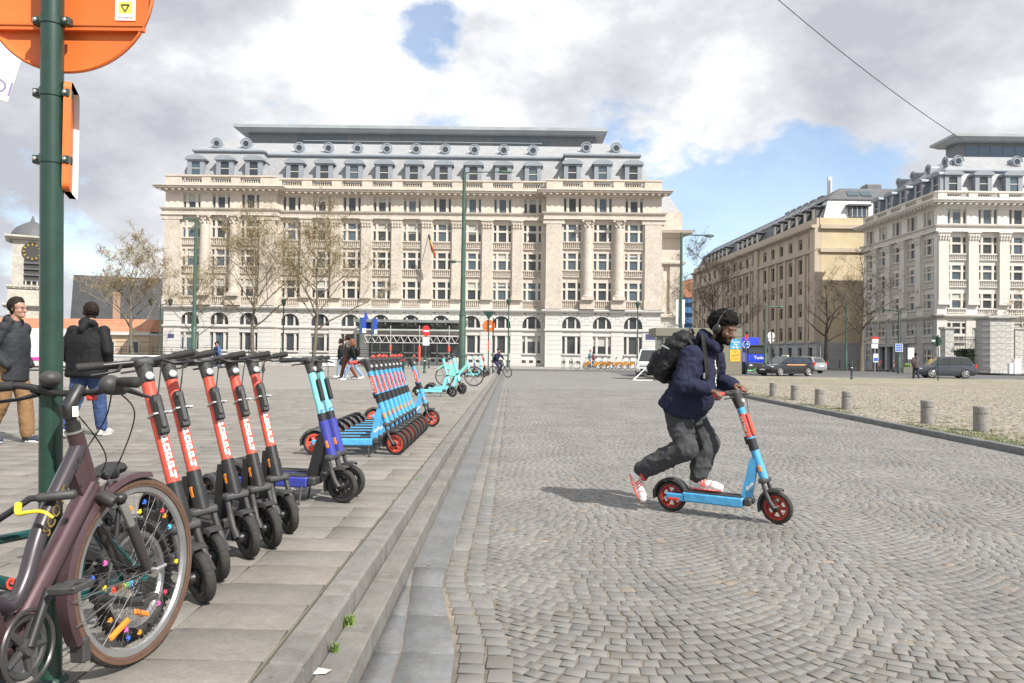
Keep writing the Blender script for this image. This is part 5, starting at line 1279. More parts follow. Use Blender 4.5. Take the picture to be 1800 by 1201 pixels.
# stem, bar, brakes, bell, lamp
stm = MB(); s1 = ht_+u_*.02; s2 = ht_+u_*.10; s3 = s2+Vector((.06, 0, .07))
stm.tube([s1, s2], .019, 12); stm.tube([s2-u_*.03, s2, s3], [.024, .027, .022], 12)
stem = link('stem', stm.mesh('stem', M_blk, 50), pb)
link('headset', MB().tube([ht_+u_*.0125, ht_+u_*.02], .031, 16).mesh('headset', M_alu, 50), stem)
link('spacer', MB().tube([ht_+u_*.021, ht_+u_*.045], .025, 14).mesh('spacer', M_blk, 50), stem)
link('sticker', MB().bbox(-.014, .014, -.0275, -.0262, -.018, .018, .0005).mesh('sticker', M_white), stem, M=T(*(s2-u_*.012)))
bx, bz = s3.x, s3.z
bar = link('handlebar', MB().tube(smooth_path([(bx-.12, -.315, bz+.012), (bx-.05, -.20, bz+.015), (bx-.01, -.09, bz-.015), (bx, -.03, bz-.02), (bx, .03, bz-.02), (bx-.01, .09, bz-.015), (bx-.05, .20, bz+.015), (bx-.12, .315, bz+.012)], 4), .0125, 10).mesh('handlebar', M_blk, 70), pb)
for s in (-1, 1):
    g = MB(); g.tube([(bx-.06, s*.215, bz+.0148), (bx-.12, s*.315, bz+.012), (bx-.123, s*.32, bz+.012)], [.0165, .019, .013], 12)
    link('grip', g.mesh('grip', M_rub, 60), bar)
    link('brake_lever', MB().tube([(bx-.03, s*.165, bz), (bx+.02, s*.19, bz-.02), (bx-.005, s*.25, bz-.035), (bx-.04, s*.30, bz-.04)], [.012, .010, .007, .006], 8).mesh('brake_lever', M_blk, 60), bar)
link('shifter', MB().bbox(bx-.06, bx-.0, -.205, -.15, bz-.03, bz+.03, .014).ell((bx-.05, -.16, bz+.006), (.04, .035, .035), 12, 8).mesh('shifter', M_plast, 60), bar)
link('bell', MB().ell((bx-.02, .10, bz+.035), (.036, .036, .03), 16, 8).mesh('bell', M_plast, 90), bar)
link('bar_light', MB().bbox(bx-.01, bx+.022, -.055, -.028, bz-.048, bz-.008, .006).mesh('bar_light', M_redl), bar)
lp = link('lamp', MB().lathe([(.010, -.04), (.018, -.025), (.021, .02), (.021, .028), (.016, .03)], 16, T(leg0.x+.03, 0, leg0.z+.10) @ RY(PI/2)).mesh('lamp', M_blk, 40), pb)
link('lamp_lens', MB().lathe([(.016, .0302), (.012, .034), (0, .035)], 14, T(leg0.x+.03, 0, leg0.z+.10) @ RY(PI/2)).mesh('lamp_lens', M_lens, 60), lp)
link('lamp_bracket', MB().tube([(leg0.x+.02, 0, leg0.z+.07), (leg0.x, 0, leg0.z-.0)], .006, 6).mesh('lamp_bracket', M_blk), lp)
cb = []
for s, pts in ((-1, [(bx-.03, -.16, bz-.01), (bx+.10, -.14, bz-.10), (bx+.13, -.06, bz-.26), (-.17, -.02, .70), (-.13, .0, .62)]), (1, [(bx-.02, .15, bz-.01), (bx+.07, .10, bz-.07), (bx+.09, -.02, bz-.24), (-.22, -.035, .74), (-.30, -.035, .66)]), (1, [(bx-.03, -.15, bz-.02), (bx+.06, -.05, bz-.12), (bx+.0, .0, bz-.25), (-.30, -.03, .72)])):
    P = []
    for i in range(29):
        tt = i/28*(len(pts)-1); k = min(int(tt), len(pts)-2); f = tt-k; g = lambda q: Vector(pts[max(0, min(len(pts)-1, q))])
        p0, p1, p2, p3 = g(k-1), g(k), g(k+1), g(k+2)
        P.append(.5*((2*p1)+(p2-p0)*f+(2*p0-5*p1+4*p2-p3)*f*f+(3*p1-p0-3*p2+p3)*f**3))
    cb.append(link('brake_cable', MB().tube(P, .0026, 6).mesh('brake_cable', M_rub, 90), pb))
for s in (-1, 1): link('rim_brake', MB().tube([(leg0.x-.01, s*.05, leg0.z-.12), (leg0.x+.012, s*.047, leg0.z-.02)], [.011, .008], 8).mesh('rim_brake', M_blk, 60), fork)
chainset(pb, (bb_.x, bb_.z), rad(62))
sd_ = MB(); sd_.tube([stt, (-.87, 0, .92)], .013, 10); post_ = link('seat_post', sd_.mesh('seat_post', M_alu, 50), pb)
link('saddle', MB().tube([(-.72, 0, .96), (-.80, 0, .965), (-.90, 0, .97), (-.98, 0, .975)], [.02, .032, .07, .075], 12, flat=.5).mesh('saddle', M_rub, 60), post_)
rot_steer(pb, [fw_, fork, mud, stem, bar, lp, *cb[:0]], hb_, u_, rad(-6))
for c_ in cb: rot_steer(pb, [c_], hb_, u_, rad(-5))
P0 = gp(243, 1163, .22)
pb.location = (P0.x, P0.y, .221); pb.rotation_euler = (rad(-5), 0, rad(85))
# ---- child's bicycle behind it
kb_ = thing('bicycle', "child's teal bicycle with knobbly tyres and a yellow brake lever, behind the purple bicycle", 'bicycle')
R = .242
w1 = bike_wheel(kb_, -.90, R, .026, M_tyre, M_rimal, 28, knob=True); w0 = bike_wheel(kb_, 0, R, .026, M_tyre, M_rimal, 28, knob=True)
hb2, ht2 = Vector((-.12, 0, .47)), Vector((-.16, 0, .60)); b2 = Vector((-.54, 0, .27)); s2_ = Vector((-.66, 0, .56)); r2 = Vector((-.90, 0, R))
f = MB(); f.tube([hb2, ht2], .02, 12); f.tube([ht2-Vector((0, 0, .03)), s2_-Vector((0, 0, .03))], .016, 12); f.tube([hb2, b2], .022, 12); f.tube([b2, s2_], .015, 10)
for s in (-1, 1): f.tube([b2+Vector((0, s*.03, 0)), r2+Vector((0, s*.055, 0))], .010, 8); f.tube([s2_+Vector((0, s*.02, -.04)), r2+Vector((0, s*.055, 0))], .008, 8)
kf = link('frame', f.mesh('frame', M_teal, 50), kb_)
RB = [mat('print_red', (.70, .08, .05), .4), mat('print_orange', (.75, .30, .03), .4), mat('print_yellow', (.72, .62, .05), .4), mat('print_green', (.15, .55, .2), .4), mat('print_blue', (.1, .4, .7), .4)]
def rainbow(word, p, d, size, off, par, yside=1):
    d = d.normalized(); n = len(word)
    for i, c in enumerate(word):
        tm = text_mesh(c, size, RB[min(4, int(i*5/n))], .0006, bold=.002)
        q = p+d*((i-(n-1)/2)*size*.74)
        Mt = Matrix(((d.x, -d.z, 0, 0), (0, 0, -1, 0), (d.z, d.x, 0, 0), (0, 0, 0, 1)))
        if yside > 0: Mt = Matrix(((d.x, -d.z, 0, 0), (0, 0, 1, 0), (d.z, d.x, 0, 0), (0, 0, 0, 1)))
        Mt.translation = q+Vector((0, yside*off, 0)); link('letter', tm, par, M=Mt)
rainbow('GOLDEN', hb2.lerp(b2, .45), -(hb2-b2), .05, .0225, kf); rainbow('GOLDEN', b2.lerp(r2, .55)+Vector((0, .045, 0)), r2-b2, .03, .012, kf)
fk2 = MB(); fk2.tube([hb2-Vector((0, .05, 0)), hb2, hb2+Vector((0, .05, 0))], .014, 8)
for s in (-1, 1): fk2.tube([hb2+Vector((0, s*.05, 0)), (0, s*.05, R)], [.014, .011], 8)
kfo = link('fork', fk2.mesh('fork', M_blk, 60), kb_)
hz = .70; hbx = -.16
kbar = link('handlebar', MB().tube([(hbx-.07, -.27, hz), (hbx-.02, -.15, hz), (hbx+.02, -.06, hz-.06), (hbx, 0, hz-.07), (hbx+.02, .06, hz-.06), (hbx-.02, .15, hz), (hbx-.07, .27, hz)], .011, 8).tube([ht2, (hbx, 0, hz-.06)], .013, 8).mesh('handlebar', M_blk, 80), kb_)
for s in (-1, 1):
    link('grip', MB().tube([(hbx-.03, s*.17, hz), (hbx-.07, s*.27, hz), (hbx-.072, s*.276, hz)], [.015, .016, .01], 10).mesh('grip', M_plast, 60), kbar)
    link('brake_lever', MB().tube(smooth_path([(hbx-.0, s*.125, hz-.012), (hbx+.03, s*.15, hz-.038), (hbx+.035, s*.19, hz-.034), (hbx+.03, s*.235, hz-.036), (hbx+.02, s*.262, hz-.058)], 5), [.012-.006*i/20 for i in range(21)], 9, flat=.7).mesh('brake_lever', M_yel2, 60), kbar)
chainset(kb_, (b2.x, b2.z), rad(20), .07)
sp_ = link('seat_post', MB().tube([s2_, s2_+Vector((-.04, 0, .12))], .012, 8).mesh('seat_post', M_alu, 50), kb_)
link('saddle', MB().tube([(-.58, 0, .70), (-.66, 0, .705), (-.78, 0, .715), (-.82, 0, .715)], [.015, .025, .06, .055], 10, flat=.5).mesh('saddle', M_rub, 60), sp_)
link('wheel_reflector', MB().bbox(-.012, .012, -.004, .014, -.05, .05, .006).mesh('wheel_reflector', M_amber), w1, M=T(-.90-.02, .0, R-.15) @ RY(rad(65)))
q = gp(243, 1120, .22); hd2 = rad(262)
kb_.rotation_euler = (rad(5), 0, hd2); kb_.location = (q.x+math.cos(hd2)*.90, q.y+math.sin(hd2)*.90, .221)
rot_steer(kb_, [kfo, kbar, w0], hb2, (ht2-hb2).normalized(), rad(0))
# ---- general town bicycle for the far ones
def town_bike(label, group, col, R=.34, basket=None, blades=0, tw=.02, hire=False, sp=True, rim=M_rimal):
    t = thing('bicycle', label, 'bicycle', (0,0,0), 0, group); wb = 1.08
    bike_wheel(t, 0, R, tw, M_tyre, rim, 20, sp=sp and not blades, blades=blades); bike_wheel(t, -wb, R, tw, M_tyre, rim, 20, sp=sp and not blades, blades=blades)
    hb, ht = Vector((-.20, 0, .64)), Vector((-.29, 0, .92)); bb = Vector((-.62, 0, .29)); sx = Vector((-.78, 0, .72)); rx = Vector((-wb, 0, R))
    r = .058 if hire else .018
    f = MB(); f.tube([hb, ht], .026 if not hire else .04, 12); f.tube([hb.lerp(ht, .5), bb+Vector((-.03, 0, .03))], [r, r], 12); f.tube([bb, sx], .02, 10)
    if not hire: f.tube([ht, sx], .016, 10)
    for s in (-1, 1): f.tube([bb+Vector((0, s*.03, 0)), rx+Vector((0, s*.06, 0))], .014 if hire else .01, 8); f.tube([sx+Vector((0, s*.02, -.08)), rx+Vector((0, s*.06, 0))], .010, 8)
    link('frame', f.mesh('frame', col, 60), t)
    g = MB()
    for s in (-1, 1): g.tube([hb+Vector((0, s*.055, 0)), (0, s*.055, R)], [.02, .014], 8)
    g.tube([hb-Vector((0, .055, 0)), hb, hb+Vector((0, .055, 0))], .02, 8); link('fork', g.mesh('fork', col, 60), t)
    h = MB(); h.tube([ht, (-.30, 0, 1.05)], .015, 8); h.tube([(-.42, -.29, 1.06), (-.33, -.18, 1.09), (-.27, 0, 1.06), (-.33, .18, 1.09), (-.42, .29, 1.06)], .014, 8); link('handlebar', h.mesh('handlebar', M_blk, 70), t)
    p = link('seat_post', MB().tube([sx, (-.85, 0, .95)], .014, 8).mesh('seat_post', M_alu), t)
    link('saddle', MB().tube([(-.72, 0, .98), (-.80, 0, .985), (-.92, 0, .99), (-.98, 0, .995)], [.02, .035, .085, .08], 10, flat=.5).mesh('saddle', M_rub, 60), p)
    chainset(t, (bb.x, bb.z), rad(30))
    if basket:
        # rear wheel cover panels
        for s in (-1, 1):
            P = [(-wb+(R+.02)*math.cos(a), R+(R+.02)*math.sin(a)) for a in [rad(-5+ i*14) for i in range(12)]]
            link('wheel_cover', MB().prism(P, s*.075-.006, s*.075+.006).mesh('wheel_cover', basket), t)
    if hire:
        P = [(-wb-.30, R+.22), (-wb-.1, R+.40), (-wb+.25, R+.42), (-wb+.40, R+.30), (-wb+.42, R+.0), (-wb+.15, R+.02), (-wb+.18, R+.22), (-wb-.05, R+.36), (-wb-.28, R+.20)]
        link('rear_shell', MB().prism(P, -.06, .06).mesh('rear_shell', col), t)
    return t
mint = town_bike('mint green hire bicycle with bladed wheels between the turquoise scooters and the lamp post', 'hire bicycles', M_mint, .36, hire=True, blades=6, tw=.022)
mint['label'] = 'mint green hire bicycle with bladed wheels behind the pale turquoise scooters'
p = gp(833, 679, .22); mint.location = (p.x, p.y, PZ); mint.rotation_euler = (0, 0, rad(-6))
M_orp = mat('orange_panel', (0.70, 0.30, 0.05), .45, var=.08); M_wfr = mat('white_frame_paint', (.6, .6, .56), .4)
hire = town_bike('x', 'white and orange hire bicycles docked before the palace', M_wfr, .33, M_orp, sp=False)
for i, (u, l) in enumerate([(1014, 'hire bicycle with orange wheel cover at the left end of the docked row'), (1030, 'second hire bicycle from the left of the docked row'), (1043, 'hire bicycle just right of the woman in the pink hat'), (1054, 'fourth hire bicycle from the left of the docked row'), (1066, 'hire bicycle in the middle of the right half of the docked row'), (1078, 'hire bicycle second from the right of the docked row'), (1090, 'hire bicycle at the right end of the docked row'), (1124, 'hire bicycle standing apart near the white van')]):
    p = gp(u, 649.5, .15); o = hire if i == 0 else copy_tree(hire)
    o['label'] = l; o.location = (p.x, p.y, .151); o.rotation_euler = (0, 0, rad(180-35+random.uniform(-8, 8)))
# ================================================================ PEOPLE
def remesh(mb, vox, smooth=4, name='body', fac=.5):
    me = mb.mesh(name+'_src', [])
    o = bpy.data.objects.new('tmp', me); COL.objects.link(o)
    r = o.modifiers.new('r', 'REMESH'); r.mode = 'VOXEL'; r.voxel_size = vox
    if smooth: s = o.modifiers.new('s', 'SMOOTH'); s.factor = fac; s.iterations = smooth
    dg = bpy.context.evaluated_depsgraph_get()
    m2 = bpy.data.meshes.new_from_object(o.evaluated_get(dg)); m2.name = name
    bpy.data.objects.remove(o); bpy.data.meshes.remove(me)
    m2.polygons.foreach_set('use_smooth', [True]*len(m2.polygons))
    return m2
def finish(me, mats, fold=0.0, freq=9.0, sel=None, seed=0.0, stretch=(1, 1, .45)):
    """cloth folds as real relief along the normals; sel(co)->material index"""
    if fold:
        me.update(); n = len(me.vertices)
        co = np.empty(n*3, np.float32); me.vertices.foreach_get('co', co); co = co.reshape(-1, 3)
        no = np.empty(n*3, np.float32); me.vertices.foreach_get('normal', no); no = no.reshape(-1, 3)
        d = np.empty(n, np.float32)
        for i in range(n):
            p = Vector((co[i, 0]*stretch[0]*freq+seed, co[i, 1]*stretch[1]*freq, co[i, 2]*freq*stretch[2]*2.2))
            q = noise.noise(p); q2 = noise.noise(p*2.1+Vector((5, 3, 1)))
            d[i] = (1-abs(q)*2.2)*.6+(1-abs(q2)*2.4)*.42+noise.noise(p*4.3)*.16
        co = co+no*(d*fold)[:, None]
        me.vertices.foreach_set('co', co.reshape(-1)); me.update()
    me.materials.clear()
    for m in (mats if isinstance(mats, (list, tuple)) else [mats]): me.materials.append(m)
    if sel:
        c = [sel(p.center) for p in me.polygons]; me.polygons.foreach_set('material_index', c)
    return me
def cap(mb, pts, rs, n=14, flat=None):
    """rounded limb through points"""
    pts = [Vector(p) for p in pts]
    mb.tube(pts, list(rs), n, True, flat)
    for p, r in zip(pts, rs): mb.ell(p, r*.995, 12, 8)
SKINS = {}
def skin(nm, c): return mat('skin_'+nm, c, .48, var=.10, scale=22, bump=.06, bscale=260)
def hand(par, wrist, fwd, palm_n, side, m, grip=True, s=1.0):
    """palm, four unequal bent fingers and a thumb; fwd along the fingers, palm_n out of the palm, side towards the thumb"""
    f, p, t = Vector(fwd).normalized(), Vector(palm_n).normalized(), Vector(side).normalized()
    w = Vector(wrist); mb = MB(); P = lambda a, b, c: w+(f*a+p*b+t*c)*s
    cap(mb, [P(-.03, 0, 0), P(.012, 0, 0)], [.025*s, .027*s], 10)
    for k, c in enumerate((.030, .010, -.010, -.028)): cap(mb, [P(.01, 0, c*.7), P(.080-.004*abs(k-1), .0, c)], [.0165*s, .0125*s], 8)
    for k, (c, L) in enumerate(((.030, .9), (.010, 1.0), (-.010, .95), (-.029, .76))):
        a = P(.082-.004*abs(k-1), .0, c)
        if grip: q = [a, a+(f*.026+p*.018)*s*L, a+(f*.018+p*.044)*s*L, a+(f*-.006+p*.052)*s*L]
        else: q = [a, a+(f*.034+p*.008)*s*L, a+(f*.056+p*.022)*s*L, a+(f*.070+p*.040)*s*L]
        cap(mb, q, [.0105*s, .0098*s, .0088*s, .0075*s], 8)
    if grip: q = [P(.015, .012, .030), P(.045, .030, .047), P(.068, .045, .038), P(.076, .055, .020)]
    else: q = [P(.012, .010, .030), P(.042, .018, .052), P(.068, .022, .058), P(.088, .026, .056)]
    cap(mb, q, [.0145*s, .0125*s, .0112*s, .009*s], 8)
    me = remesh(mb, .0042, 2, 'hand'); finish(me, m); return link('hand', me, par)
def head_mesh(mb, c, f, up, s=1.0, nose=1.0):
    """skull, jaw, nose, brow, lips and ears added to a body under construction; f faces forward"""
    f = Vector(f).normalized(); up = (Vector(up)-f*Vector(up).dot(f)).normalized(); l = up.cross(f)
    P = lambda a, b, d: Vector(c)+(f*a+l*b+up*d)*s
    M = Matrix((f, l, up)).transposed().to_4x4()
    E = lambda a, b, d, r: mb.ell(P(a, b, d), tuple(q*s for q in r), 18, 12, M)
    E(-.012, 0, .035, (.098, .077, .092)); E(.018, 0, -.02, (.078, .066, .082)); E(.045, 0, -.075, (.046, .047, .042)); E(.02, 0, -.06, (.06, .058, .05))
    E(.083, 0, -.098, (.017, .021, .015))
    cap(mb, [P(.090, 0, .012), P(.110*1.0, 0, -.028)], [.0095*s, .0145*s*nose], 8)
    for q in (-1, 1):
        E(.100, q*.013, -.033, (.011, .0095*nose, .009)); E(.085, q*.028, .026, (.014, .026, .010)); E(.062, q*.040, -.028, (.022, .02, .022))
        E(-.005, q*.079, -.012, (.020, .010, .031))
    E(.092, 0, -.062, (.012, .023, .0065)); E(.090, 0, -.075, (.012, .021, .0075))
    return P, M
def eyes(par, P, M, s, m=None):
    for q in (-1, 1):
        o = link('eye', MB().ell(P(.0835, q*.031, .002), .0098*s, 10, 8).mesh('eye', mat('eye_white', (.17, .155, .14), .35)), par)
        link('iris', MB().ell(P(.0895, q*.031, .001), .0058*s, 8, 6).mesh('iris', mat('iris_dark', (.02, .012, .008), .1)), o)
def hair_cap(par, P, M, s, m, style='short', seed=0):
    rn = random.Random(seed); mb = MB()
    if style == 'curly':
        for i in range(900):
            th = rn.uniform(0, 2*PI); ph = math.asin(rn.uniform(-.62, 1)); x, y_, z_ = math.cos(ph)*math.cos(th), math.cos(ph)*math.sin(th), math.sin(ph)
            line = (.28 if x > .55 else .02 if x > .1 else -.25 if x > -.3 else -.60)   # hairline height round the head
            if z_ < line: continue
            k = min(1, (z_-line)/.45); r = .94+.22*k*rn.uniform(.5, 1.3); c = P(-.014+x*.108*r, y_*.088*r, .038+z_*.104*r)
            mb.ell(c, (rn.uniform(.008, .019)*s,)*3, 6, 5)
        mb.ell(P(-.025, 0, .052), (.096*s, .082*s, .095*s), 16, 12, M)
        me = remesh(mb, .005*s, 1, 'hair', .3)
        finish(me, m, .004*s, 110, seed=seed, stretch=(1, 1, .5))
    else:
        bo_ = [c for c in par.children if c.name.split('.')[0] == 'body'][0].data
        Mi = M.to_3x3().inverted(); c0 = P(0, 0, 0); vi_ = {}; ov = []; fs = []
        for p_ in bo_.polygons:
            q = (Mi @ (p_.center-c0))/s; x, y_, z = q; ay = abs(y_)
            if z < -.14 or abs(x) > .2 or ay > .12: continue
            line = .078-.25*max(0, ay-.035) if x > .05 else .040+.75*(x-.0) if x > .012 else -.035 if x > -.012 else -.075
            if style == 'hat': line = .045 if x > -.02 else .0
            if z < line or (x > -.03 and z < .02 and ay > .086): continue
            f_ = []
            for v_ in p_.vertices:
                if v_ not in vi_:
                    vv = bo_.vertices[v_]; w_ = (Mi @ (vv.co-c0))/s; k = max(0, min(1, (w_.z-line+.01)/.06))
                    n_ = noise.noise(Vector((w_.x*55, w_.y*95, w_.z*40+seed)))+.6*noise.noise(Vector((w_.x*140, w_.y*160, w_.z*120)))
                    vi_[v_] = len(ov); ov.append(vv.co+vv.normal*s*(.004+k*(.013+.008*n_))+M.to_3x3() @ Vector((.004*k, 0, .008*k))*s)
                f_.append(vi_[v_])
            fs.append(tuple(f_))
        hm = MB().add(ov, fs)
        if style == 'long':
            for q in range(13):
                a = rad(80+q*16.5); hm.tube(smooth_path([P(math.cos(a)*.085, math.sin(a)*.078, .05), P(-.02+math.cos(a)*.098, math.sin(a)*.088, -.05), P(-.04+math.cos(a)*.10, math.sin(a)*.085, -.13), P(-.05+math.cos(a)*.08, math.sin(a)*.08, -.20)], 3), [.026*s]*7+[.022*s, .016*s, .006*s], 8)
        me = hm.mesh('hair', m, 180)
    return link('hair', me, par)
def shoe(par, heel, toe, m, up=(0, 0, 1), s=1.0, high=False, sole=None, name='shoe'):
    h, t_ = Vector(heel), Vector(toe); f = (t_-h).normalized(); u = Vector(up); u = (u-f*u.dot(f)).normalized(); l = u.cross(f); L = (t_-h).length
    P = lambda a, b, d: h+f*(a*L)+l*b*s+u*d*s
    mb = MB()
    cap(mb, [P(.12, 0, .05), P(.45, 0, .045), P(.78, 0, .035), P(.93, 0, .03)], [.040*s, .044*s, .046*s, .034*s], 12)
    cap(mb, [P(.10, 0, .06), P(.17, 0, .115 if high else .085)], [.040*s, .042*s], 12)
    for q in (.05, .3, .6, .85): mb.ell(P(q+.03, 0, .018), (.045*s, .043*s, .018*s), 10, 6, Matrix((f, l, u)).transposed().to_4x4())
    me = remesh(mb, .007, 3, name); finish(me, m); o = link(name, me, par)
    sm = MB(); n = 20; ring = []
    for i in range(n):
        a = 2*PI*i/n; x = .5+.53*math.cos(a); wd = .043+.008*math.cos(a-.3)
        ring.append((x, wd*math.sin(a)))
    vs = [P(x, b, .0) for x, b in ring]+[P(x, b*1.04, .024) for x, b in ring]
    sm.add(vs, [tuple(range(n-1, -1, -1)), tuple(range(n, 2*n))]+[(i, (i+1) % n, (i+1) % n+n, i+n) for i in range(n)])
    link('sole', sm.mesh('sole', sole or M_white, 40), o)
    return o, P
def person(label, loc, hd, J, C, vox=.011, group=None, s=1.0, name='person'):
    """J joints in a local frame (x forward, y left, z up); C colours and style"""
    t = thing(name, label, 'person', loc, hd, group)
    V = {k: Vector(v)*s for k, v in J.items()}
    sk = C['skin']; f = Vector(C.get('face', (1, 0, 0))); hup = Vector(C.get('headup', (0, 0, 1)))
    mb = MB()
    P, M = head_mesh(mb, V['head'], f, hup, s*C.get('hs', 1.0), C.get('nose', 1.0))
    cap(mb, [V['neck']-Vector((0, 0, .05))*s, V['head']+(-f*.02-hup*.05)*s], [.062*s, .054*s])
    b = C.get('bulk', 1.0)
    cap(mb, [V['pelvis'], V['pelvis'].lerp(V['chest'], .5), V['chest'], V['neck']-Vector((0, 0, .06))*s], [.115*s*b, .115*s*b, .12*s*b, .06*s])
    for q in 'lr':
        cap(mb, [V['sh'+q], V['el'+q], V['wr'+q]], [.05*s, .04*s, .027*s]); cap(mb, [V['chest'], V['sh'+q]], [.08*s, .05*s])
        cap(mb, [V['hip'+q], V['kn'+q], V['an'+q]], [.075*s, .052*s, .036*s]); cap(mb, [V['an'+q], V['an'+q].lerp(V['to'+q], .55)], [.033*s, .024*s])
    body = finish(remesh(mb, C.get('bvox', vox*.8), 2, 'body'), sk); bo = link('body', body, t)
    if C.get('eyes', vox < .014): eyes(bo, P, M, s*C.get('hs', 1.0))
    # trousers
    mb = MB(); lr = C.get('leg', (.10, .078, .062))
    for q in 'lr':
        k = V['kn'+q]; a = V['an'+q]
        cap(mb, [V['hip'+q]+Vector((0, 0, .03))*s, V['hip'+q].lerp(k, .5), k, k.lerp(a, .45), k.lerp(a, .93)], [lr[0]*s, (lr[0]*.6+lr[1]*.4)*s, lr[1]*s, (lr[1]*.55+lr[2]*.45)*s, lr[2]*s])
    cap(mb, [V['hipl'], V['hipr']], [.115*s*b, .115*s*b]); mb.ell(V['pelvis'], (.135*s*b, .155*s*b, .13*s), 16, 10)
    tr = finish(remesh(mb, vox, 6, 'trousers'), C['trouser'], C.get('tfold', .007)*s, 7/s, seed=hash(label) % 17)
    link('trousers', tr, t)
    # jacket
    mb = MB(); hem = C.get('hem', .06); sl = C.get('sleeve', (.078, .066, .046)); tb_ = C.get('torso', (.165, .185, .175))
    ax_ = (V['chest']-V['pelvis']).normalized(); wd = Vector((0, 1, 0))
    Mt = Matrix(((ax_.cross(wd)).normalized()*-1, wd, ax_)).transposed().to_4x4() if True else None
    fx = wd.cross(ax_).normalized(); Mt = Matrix((fx, wd, ax_)).transposed().to_4x4()
    rg = []
    bl = C.get('belly', 0)
    for (tt, rx, ry, bf) in ((-hem/.35-.06, tb_[0]*C.get('hemx', 1.0), tb_[1]*C.get('hemw', 1.0)*.98, C.get('hemb', .2)), (-hem/.35, tb_[0]*C.get('hemx', 1.0)*1.04, tb_[1]*C.get('hemw', 1.0)*1.02, C.get('hemb', .2)), (0, tb_[0]*1.0, tb_[1]*.99, .6), (.2, tb_[0], tb_[1], 1), (.55, tb_[0], tb_[1], .8), (.85, tb_[2]*.93, tb_[1]*1.02, .2), (1.08, tb_[2]*.80, tb_[1]*1.0, 0), (1.3, tb_[2]*.62, tb_[1]*.72, 0)):
        c = V['pelvis'].lerp(V['chest'], tt)+fx*bl*bf*s
        rg.append((c, fx*(rx*s*b), wd*(ry*s*b)))
    mb.loft(rg, 22)
    cap(mb, [V['chest'], V['neck']-Vector((0, 0, .03))*s], [.13*s, .075*s])
    for q in 'lr':
        cap(mb, [V['chest'].lerp(V['sh'+q], .3)+Vector((0, 0, .03))*s, V['sh'+q], V['sh'+q].lerp(V['el'+q], .5), V['el'+q], V['el'+q].lerp(V['wr'+q], .5), V['el'+q].lerp(V['wr'+q], .93)], [.085*s, sl[0]*s*1.06, sl[0]*s, sl[1]*s, (sl[1]*.6+sl[2]*.4)*s, sl[2]*s])
    if C.get('hood'):
        n_ = V['neck']
        for i in range(9):
            a = rad(C.get('hooda', 105)*(-1+2*i/8)); mb.ell(n_+fx*(-.075*math.cos(a)-.005)*s+wd*(.095*math.sin(a))*s+Vector((0, 0, C.get('hoodz', 0)+(.0+.03*math.cos(a))))*s, (C.get('hoodr', .036)*s, C.get('hoodr', .036)*s, .048*s), 10, 8)
        cap(mb, [n_+fx*-.07*s+Vector((0, 0, .02))*s, n_+fx*-.13*s-ax_*.08*s], [.07*s, .05*s])
    if C.get('coat'):
        p0 = V['pelvis']; mb.tube([p0+ax_*.05, p0-Vector((0, 0, C['coat']))*s], [tb_[1]*.95*s, tb_[1]*1.05*s], 18)
    jk = finish(remesh(mb, vox, C.get('jsm', 14), 'jacket'), C['jacket'], C.get('jfold', .007)*s, 8/s, seed=hash(label) % 13)
    link(C.get('jname', 'jacket'), jk, t)
    for q in 'lr':
        up = C.get('shoeup'+q, (0, 0, 1)); fwd = (V['to'+q]-V['an'+q]); 
        fl = V.get('he'+q)
        if fl is None:
            d_ = Vector((fwd.x, fwd.y, 0)).normalized(); a = V['an'+q]; base = Vector((a.x, a.y, max(0, a.z-.085*s))); tz_ = max(0, min(base.z+.0, V['to'+q].z)); h_ = base-d_*.055*s; e_ = Vector((base.x, base.y, 0))+d_*.20*s; e_.z = tz_
        else: h_, e_ = fl, V['to'+q]
        shoe(t, h_, e_, C['shoe'], up, s, C.get('high', False), C.get('sole'))
    if C.get('hair'): hair_cap(t, P, M, s*C.get('hs', 1.0), C['hair'], C.get('hstyle', 'short'), C.get('seed', 1))
    if C.get('hands', True):
        for q in 'lr':
            w = V['wr'+q]; fd = (w-V['el'+q]).normalized(); sg = 1 if q == 'l' else -1
            g = C.get('hand'+q)
            if g: hand(bo, w, g[0], g[1], g[2], sk, g[3], s*1.12)
            else: hand(bo, w, fd, (0, -sg, 0), (fd.cross(Vector((0, -sg, 0))))*1 if False else Vector((1, 0, 0))-fd*fd.x, sk, False, s)
    t['hp'] = 0; del t['hp']
    return t, P, M, V
def stand(stride=0.0, arm=0.05, lean=0.03, elb=.0):
    J = dict(pelvis=(0, 0, .95), chest=(lean, 0, 1.30), neck=(lean*1.2, 0, 1.50), head=(lean*1.2+.03, 0, 1.66))
    for q, sg in (('l', 1), ('r', -1)):
        d = stride*sg
        J['hip'+q] = (0, sg*.09, .92); J['kn'+q] = (.03+d*.5, sg*.095, .50); J['an'+q] = (d-.01-(.06 if d < 0 else 0), sg*.10, .09 if d >= 0 else .09+.35*max(0, -d-.12)); J['to'+q] = (J['an'+q][0]+.2, sg*.11, .03)
        J['sh'+q] = (lean, sg*.185, 1.42); J['el'+q] = (lean-.03-d*.3, sg*(.235+arm*.3), 1.14); J['wr'+q] = (lean+.03-d*.55+elb, sg*(.22+arm*.2), .90+elb*.7)
    return J
M_navy = mat('navy_fleece', (0.022, 0.024, 0.050), .9, spec=.15, var=.12, scale=8, bump=.15, bscale=400)
M_char = mat('charcoal_fleece', (0.058, 0.059, 0.062), .9, spec=.15, var=.15, scale=7, bump=.15, bscale=400)
M_bag = mat('black_nylon', (0.008, 0.008, 0.009), .55, spec=.3, var=.4, scale=14, bump=.3, bscale=120)
M_hairb = mat('black_hair', (0.006, 0.0055, 0.005), .8, spec=.18, var=.4, scale=60)
